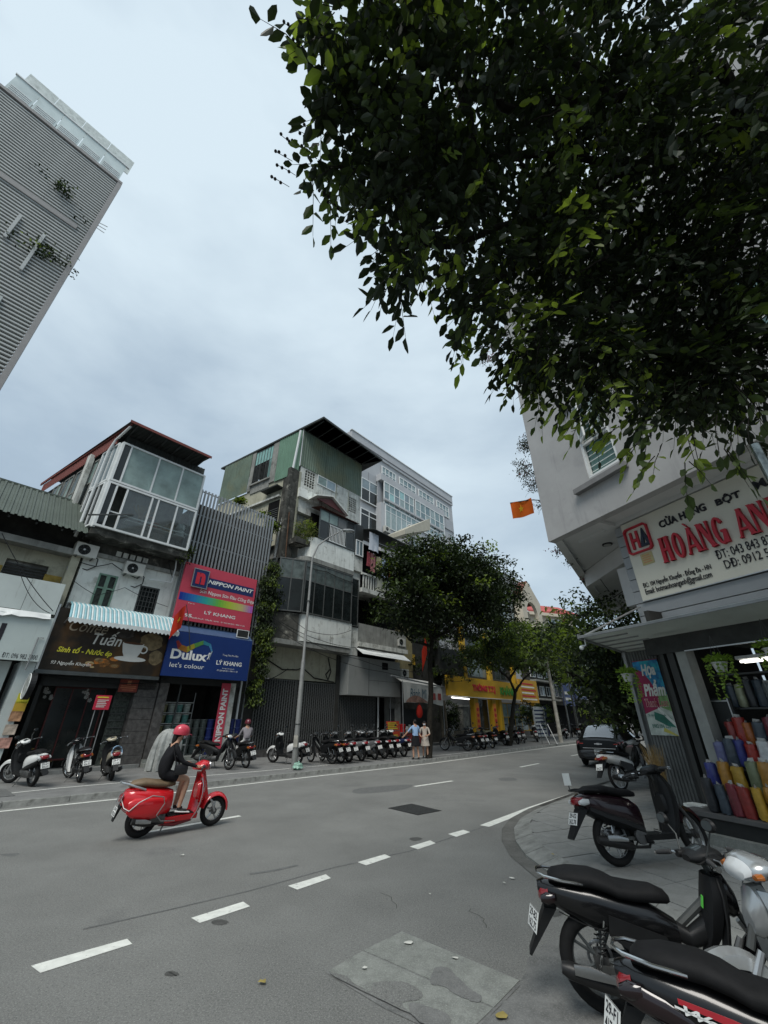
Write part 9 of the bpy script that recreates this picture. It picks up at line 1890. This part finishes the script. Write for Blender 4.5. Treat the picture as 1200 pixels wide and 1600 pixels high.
r2_ = figure('person','distant rider in pale jacket riding away beyond the near tree',J,El,[skin,M('pale_jacket',(.35,.36,.36),.8),blackcl,M('dark_shoe')],Zn,(15.2,24.6,0),R(55)); head_bits(r2_,(.18,0,1.545),(1,0,0),skin,helmet=M('helmet_white',(.5,.5,.5),.3))
# ------------------------------------------------------------------ street lamp, poles, stalls
def lamp_post():
    bx,by = F.Z(459,1202,.12); t = by; r = thing('street_lamp','tall grey street lamp with curved arm standing on the far kerb','street lamp',F.w(bx,by,.1))
    B0 = F.w(bx,by,.1)
    def P(px,py,dt=0): a,z = F.T(px,py,t + dt); return F.w(a,t + dt,z) - B0
    polem = M('lamp_pole_metal',(.26,.265,.255),.55,metal=.3,var=.2,scale=2,streak=.5,scol=(.12,.11,.09),patch=.3,pcol=(.16,.15,.13),pscale=2)
    m = MB(); tp = P(487,872); m.tube([(0,0,0),(0,0,1.1),(0,0,3.9),(0,0,4.0),tp.xy.to_3d() * 0 + Vector((0,0,tp.z))],[.115,.105,.085,.06,.048],12); part('pole',m,polem,r); m = MB(); m.box(-.2,.2,-.2,.2,0,.03); part('base_plate',m,polem,r)
    top = Vector((0,0,tp.z)); ua = P(545,826) - P(487,872); ar = [top,top + Vector((ua.x * .12,ua.y * .12,.75)),top + Vector((ua.x * .38,ua.y * .38,1.35)),top + Vector((ua.x * .72,ua.y * .72,1.75))]; ar.append(top + ua + Vector((0,0,0))); 
    m = MB(); m.tube([ar[0],ar[1] * 1,ar[2],top + Vector((ua.x * .8,ua.y * .8,ua.z * .9))],[.045,.04,.035,.03],8); part('arm',m,polem,r)
    hd = top + Vector((ua.x * .8,ua.y * .8,ua.z * .9)); d = Vector((ua.x,ua.y,ua.z * .25)).normalized(); m = MB(); m.sup([(0,0,.05,.04),(.1,0,.10,.07),(.45,.01,.15,.08),(.75,0,.12,.06),(.85,-.01,.05,.03)],14,2.5)
    q = d.to_track_quat('X','Z').to_matrix().to_4x4(); m.xf(Matrix.Translation(hd) @ q); part('lamp_head',m,M('lamp_head_grey',(.32,.33,.33),.5),r)
    m = MB(); m.sup([(.15,-.055,.10,.03),(.45,-.05,.12,.035),(.68,-.045,.09,.02)],12,2.5); m.xf(Matrix.Translation(hd) @ q); part('lamp_glass',m,M('lamp_glass',(.5,.52,.5),.3),r)
    m = MB()
    for z in (1.55,6.5): m.torus((0,0,z),Z_,.11 if z < 3 else .075,.02,16,5)
    part('clamp_band',m,gatem,r)
    m = MB(); m.box(-.08,.08,-.13,-.09,.75,1.15); part('paper_notice',m,M('notice_paper',(.33,.32,.28),.9,var=.3),r)
lamp_post()
# a litter bag at its foot
gx,gy = W.Z(465,1203,.12); r = thing('litter_bag','crumpled mint green litter bag at the foot of the street lamp','bag',(gx,gy,.12)); m = MB(); m.ell((0,0,.11),(.2,.16,.12),14,9); rr = random.Random(2); m.v = [(x + rr.uniform(-.03,.03),y + rr.uniform(-.03,.03),max(0,z + rr.uniform(-.03,.03))) for x,y,z in m.v]; part('bag_body',m,M('mint_plastic',(.25,.42,.34),.5,var=.4,scale=12),r); m = MB(); m.tube([(0,0,.2),(.03,.02,.28)],[.02,.04],6); part('tied_top',m,M('mint_plastic'),r)
# far poles
def pole(lab,px,py0,py1,rad,bt,mat=steel,top=None):
    a,b_ = F.Z(px,py0,.12); r = thing('utility_pole',lab,'pole',F.w(a,b_,.1)); z = F.T(px,py1,b_)[1]; z = min(z,14); m = MB(); m.tube([(0,0,0),(0,0,z)],[rad,rad * .7],9); part('shaft',m,mat,r); m = MB(); m.torus((0,0,z * .5),Z_,rad * .9,.02,12,5); part('pole_band',m,gatem,r); m = MB(); m.box(-.5,.5,-.05,.05,z - .4,z - .3); part('cross_arm',m,gatem,r)
    return r
pole('pale utility pole wrapped in notices before the blue signs',877,1160,1040,.16,0,M('notice_paper')); pole('thin grey pole behind the tall blue sign',893,1152,1050,.09,0)
pole('dark pole beside the slim far tree',905,1150,1060,.1,0,gatem)
# leaning white boards at the pole
for k,(px,lab) in enumerate(((872,'white board leaning on the left of the notice covered pole'),(884,'white board leaning on the right of the notice covered pole'))):
    a,b_ = F.Z(px,1163,.12); r = thing('leaning_board',lab,'board',F.w(a,b_ + .6,.12),F.a + .4); m = MB(); m.hull8([(-.3,0,0),(.3,0,0),(.3,.04,0),(-.3,.04,0)],[(-.25,.45,1.3),(.25,.45,1.3),(.25,.49,1.3),(-.25,.49,1.3)]); part('board',m,whitealu,r); part('prop_leg',MB().box(-.02,.02,.5,.54,0,1.2),gatem,r)
# bread stall
tS_ = 18.3; a0,z1 = F.T(631,1066,tS_); a1,z1b = F.T(691,1076,tS_); _,z0 = F.T(629,1098,tS_)
bs = Bld('bread_stall','street food stall under a white printed cloth, with red menu signs and counter','stall',F,a0,tS_ + .8,.12)
clothm = M('stall_cloth',(.50,.50,.47),.8,var=.1,scale=2)
m = MB(); rings = []
for i in range(13): u = i / 12; x = a0 + (a1 - a0) * u; sag = .1 * math.sin(u * 3.14) + .03 * math.sin(u * 19); rings.append([(x,tS_ + .9,z1 + .45 - .15 * u),(x,tS_ + .05 + .02 * math.sin(u * 25),z1 - .15 * u),(x,tS_ + .0 + .03 * math.sin(u * 25),z0 - .1 * u + sag),(x,tS_ + .02 + .03 * math.sin(u * 25),z0 - .1 * u + sag),(x,tS_ + .07,z1 - .02 - .15 * u),(x,tS_ + .92,z1 + .43 - .15 * u)])
m.loft(rings,sm=False); bs.p('cloth_canopy',m,clothm)
m = MB(); m.tube([(a0 - 1.2,tS_ + .1,z1 + .35),(a1 + .3,tS_ + .05,z1 - .1)],.05,7); bs.p('canopy_pole',m,steel)
m = MB(); m.text('Bánh Mì',(a0 + .6,tS_ - .05,z1 - .95),X_,Z_,1.9,.6,0,bold=.0,shear=.2); bs.p('lettering',m,M('teal_letter',(.04,.12,.17),.7))
m = MB(); n = 14; m.add([(a0 + .1,tS_ - .06,z0 + .05)] + [(a0 + .1 + 2.6 * k / n,tS_ - .06,z0 + .05 + .42 * math.sin(math.pi * (k / n) ** .8)) for k in range(n + 1)] + [(a0 + 2.7,tS_ - .06,z0 + .05)],[tuple(range(n + 3))]); bs.p('bread_print',m,M('bread_print',(.35,.2,.15),.7,var=.4,scale=4))
for k in range(2): bs.b('print_patch',M('red_print',(.4,.08,.07),.7,var=.3),a1 - 1.4 + k * .7,a1 - 1.0 + k * .7,tS_ - .055,tS_ - .05,z0 + .25,z0 + .7)
for x,y in ((a0 - .1,tS_ + .05),(a1 + .05,tS_ + .05),(a0 + .1,tS_ + 1.3),(a1,tS_ + 1.3)): m = MB(); m.tube([(x,y,.12),(x,y,z1 + .1)],.03,7); bs.p('post',m,steel)
bs.b('counter',M('counter_steel',(.3,.31,.3),.4,metal=.5),a0 + .3,a0 + 2.4,tS_ + .4,tS_ + 1.1,.95,1.0); bs.b('counter_front',M('counter_red',(.3,.05,.04),.6),a0 + .32,a0 + 2.38,tS_ + .42,tS_ + .46,.3,.94); bs.b('back_shelf',dkgrey,a0 + .2,a1,tS_ + 1.35,tS_ + 1.5,.12,2.4)
def rsign(lab,px,t,lines=4,mt=None):
    b_ = plaque('menu_sign',lab,px,t,mt or M('menu_orange_red',(.55,.07,.03),.6,var=.1),[(.1,.85 - .1 * (k % 2),.15 + .2 * k,.26 + .2 * k) for k in range(lines)],yl)
rsign('upper orange red menu sign left of the bread stall',(604,1127,624,1141),tS_ - .3); rsign('lower orange red menu sign with white picture left of the bread stall',(610,1142,625,1153),tS_ - .32,2)
bk = thing('red_bucket','bright red plastic bucket on the bread stall counter','bucket',F.w(a0 + .5,tS_ + .6,1.0)); m = MB(); m.lathe((0,0,0),[(0,0),(.17,0),(.2,.4),(.215,.42),(.2,.43),(0,.42)],16); part('pail',m,M('red_plastic',(.55,.02,.02),.4),bk); m = MB(); m.lathe((0,0,.43),[(.21,0),(.21,.03),(0,.05)],16); part('lid',m,M('red_plastic'),bk)
bg_ = thing('hanging_bag','red cloth bag hanging from the bread stall canopy','bag',F.w(a0 + 1.6,tS_ - .02,z0 - .5)); m = MB(); m.ell((0,0,0),(.22,.14,.42),12,9); m.v = [(x * (1 - .4 * z),y,z) for x,y,z in m.v]; part('bag_body',m,M('red_cloth',(.45,.03,.02),.8),bg_); m = MB(); m.tube([(-.08,0,.3),(0,0,.6),(.08,0,.3)],.012,5); part('handle',m,M('red_cloth'),bg_)
for k,(x,c,h_) in enumerate(((a0 + 1.1,(.5,.5,.47),.3),(a0 + 1.4,(.3,.33,.3),.4),(a0 + 1.75,(.45,.3,.12),.25),(a0 + 2.1,(.5,.52,.5),.35))):
    r = thing('stall_jar',['white jar nearest the red bucket on the stall counter','grey green jar on the stall counter','amber jar on the stall counter','white jar at the right end of the stall counter'][k],'jar',F.w(x,tS_ + .7,1.0)); m = MB(); m.lathe((0,0,0),[(0,0),(.1,0),(.11,h_ * .7),(.07,h_ * .85),(.07,h_ * .95)],12); part('glass',m,M('jar_%d' % k,c,.3),r); m = MB(); m.lathe((0,0,h_ * .95),[(.075,0),(.075,.04),(0,.045)],12); part('lid',m,whitealu,r)
hc = thing('push_cart','old wooden push cart with a spoked wheel behind the woman','cart',F.w(a1 - .3,tS_ - .6,.12),F.a); part('tray',MB().box(-.1,1.5,-.4,.4,.55,.62),M('cart_wood',(.14,.12,.09),.9,var=.3),hc); part('side_board',MB().box(-.1,1.5,-.42,-.4,.62,.9),M('cart_wood'),hc)
m = MB(); m.torus((1.5,-.45,.35),Y_,.31,.03,24,6); wh = part('wheel',m,rubber,hc); m = MB()
for k in range(10): a_ = k * math.pi / 5; m.tube([(1.5,-.45,.35),(1.5 + .3 * math.cos(a_),-.45,.35 + .3 * math.sin(a_))],.006,4)
part('spokes',m,steel,wh); part('leg',MB().box(0,.06,-.3,-.24,0,.55),MATS['cart_wood'],hc)
for k,(x,h_) in enumerate(((a1 + .2,3.0),(a1 + .75,2.9))):
    r = thing('timber_post',('left' if k == 0 else 'right') + ' bare timber post standing beside the bread stall','post',F.w(x,tS_ + .3,.1)); m = MB(); m.tube([(0,0,0),(-.1,0,h_)],[.12,.09],8); part('timber',m,M('cart_wood'),r); part('foot_block',MB().box(-.15,.15,-.15,.15,0,.25),concrete,r)
# overhead wires
wires = [((-3.7,19,6.2),(-14,22,9)),((-3.7,19,6.0),(16.5,40,6.5)),((-3.7,19,5.8),(16.5,40,6.0))]
def cable(name,lab,a,b_,sag,rad=.012):
    a,b_ = Vector(a),Vector(b_); m = MB(); pts = [a.lerp(b_,k / 14) - Z_ * sag * 4 * (k / 14) * (1 - k / 14) for k in range(15)]; m.tube(pts,rad,5); o = part(name,m,plastic,None); props(o,lab,'cable')
p0 = F.w(*F.T(3,833,T0 - 1.4)[:1],T0 - 1.4,F.T(3,833,T0 - 1.4)[1]); p1 = F.w(F.T(83,955,T0 - 1.25)[0],T0 - 1.25,F.T(83,955,T0 - 1.25)[1]); cable('service_cable','thin slanting cable across the pale boards of the green roofed house',p0,p1,.15,.014)
p0 = F.w(F.T(30,890,T0 - 1.1)[0],T0 - 1.1,F.T(30,890,T0 - 1.1)[1]); p1 = F.w(F.T(78,958,T0 - 1.1)[0],T0 - 1.1,F.T(78,958,T0 - 1.1)[1]); cable('service_cable','second cable hanging lower over the pale boards at the left',p0,p1,.25,.012)
def cab_q(q0,q1,y0,y1,sag,lab): d0,d1 = sight(*q0),sight(*q1); cable('service_cable',lab,EYE + d0 * (y0 / d0.y),EYE + d1 * (y1 / d1.y),sag,.012)
cab_q((1000,905),(840,990),11.0,19,.2,'cable running from the corner house over the street trees'); cab_q((938,905),(990,965),12.5,10.6,.1,'black cable looping beneath the soffit of the corner house'); cab_q((920,1005),(870,1030),10,20,.2,'cable leaving the tip of the canopy towards the trees')
cab_q((1200,640),(1060,700),6.5,7.2,.02,'thin wire crossing before the grey wall above the shop sign')

# the far bikes stand a little closer than a plain copy would: one size up for the parked rows
for o in list(col.objects):
    if o.get('group') == GRP and o.get('category') in ('scooter','motorbike'): o.scale = (1.1,) * 3

# pipes and cables fixed to the fronts
def fcable(lab,pts,t,rad=.02,mt=None,own='cable'):
    P = [F.w(F.T(x,y,t)[0],t,F.T(x,y,t)[1]) for x,y in pts]; m = MB(); q = []
    for a,b_ in zip(P,P[1:]):
        L = (b_ - a).length
        for k in range(5): u = k / 5; q.append(a.lerp(b_,u) - Z_ * .12 * L * u * (1 - u))
    q.append(P[-1]); m.tube(q,rad,5); o = part('wall_cable' if own == 'cable' else 'wall_pipe',m,mt or plastic,None); props(o,lab,own)
fcable('black cable looping under the left air conditioner to the shutters',[(125,878),(150,885),(175,880),(212,903)],T0 - .12)
fcable('pair of cables drooping from the glass box floor over the barred window',[(200,858),(232,872),(262,868),(270,905)],T0 - .14,.016)
fcable('grey conduit running down beside the green shutters',[(106,885),(104,915),(98,945)],T0 - .1,.03,steel,'pipe')
fcable('thin cable hanging across the cafe house wall above the awning',[(112,905),(150,930),(195,918),(262,948)],T0 - .1,.012)
fcable('cable crossing the dark lintel between cafe and paint shop',[(60,1052),(150,1064),(240,1066),(262,1060)],T0 - .5,.02)
fcable('bundle of black cables hanging by the creeper above the gates',[(396,1010),(410,1040),(402,1068),(425,1060),(450,1045)],T0 - .3,.025)
fcable('cable drooping along the parapet of the tall tenement',[(455,965),(480,985),(520,992),(548,985)],T0 - 1.12,.015)
fcable('cable running under the white third floor parapet of the tenement',[(480,885),(510,893),(552,910)],T0 - 1.08,.02)
fcable('long cable strung from the tenement to the laundry house',[(440,972),(500,1000),(560,1012),(620,1020)],T0 - 1.4,.016)
fcable('second long cable strung past the street lamp towards the big tree',[(396,940),(480,1000),(560,1030),(660,1050)],T0 - 2.2,.014)
fcable('third cable strung past the street lamp towards the yellow shop',[(396,952),(480,1012),(600,1050),(740,1062)],T0 - 2.3,.014)
fcable('rusty pipe down the mouldy corner of the tenement',[(452,800),(447,860),(442,935)],T0 - .12,.04,M('rusty_pipe',(.12,.07,.045),.8,var=.3),'pipe')
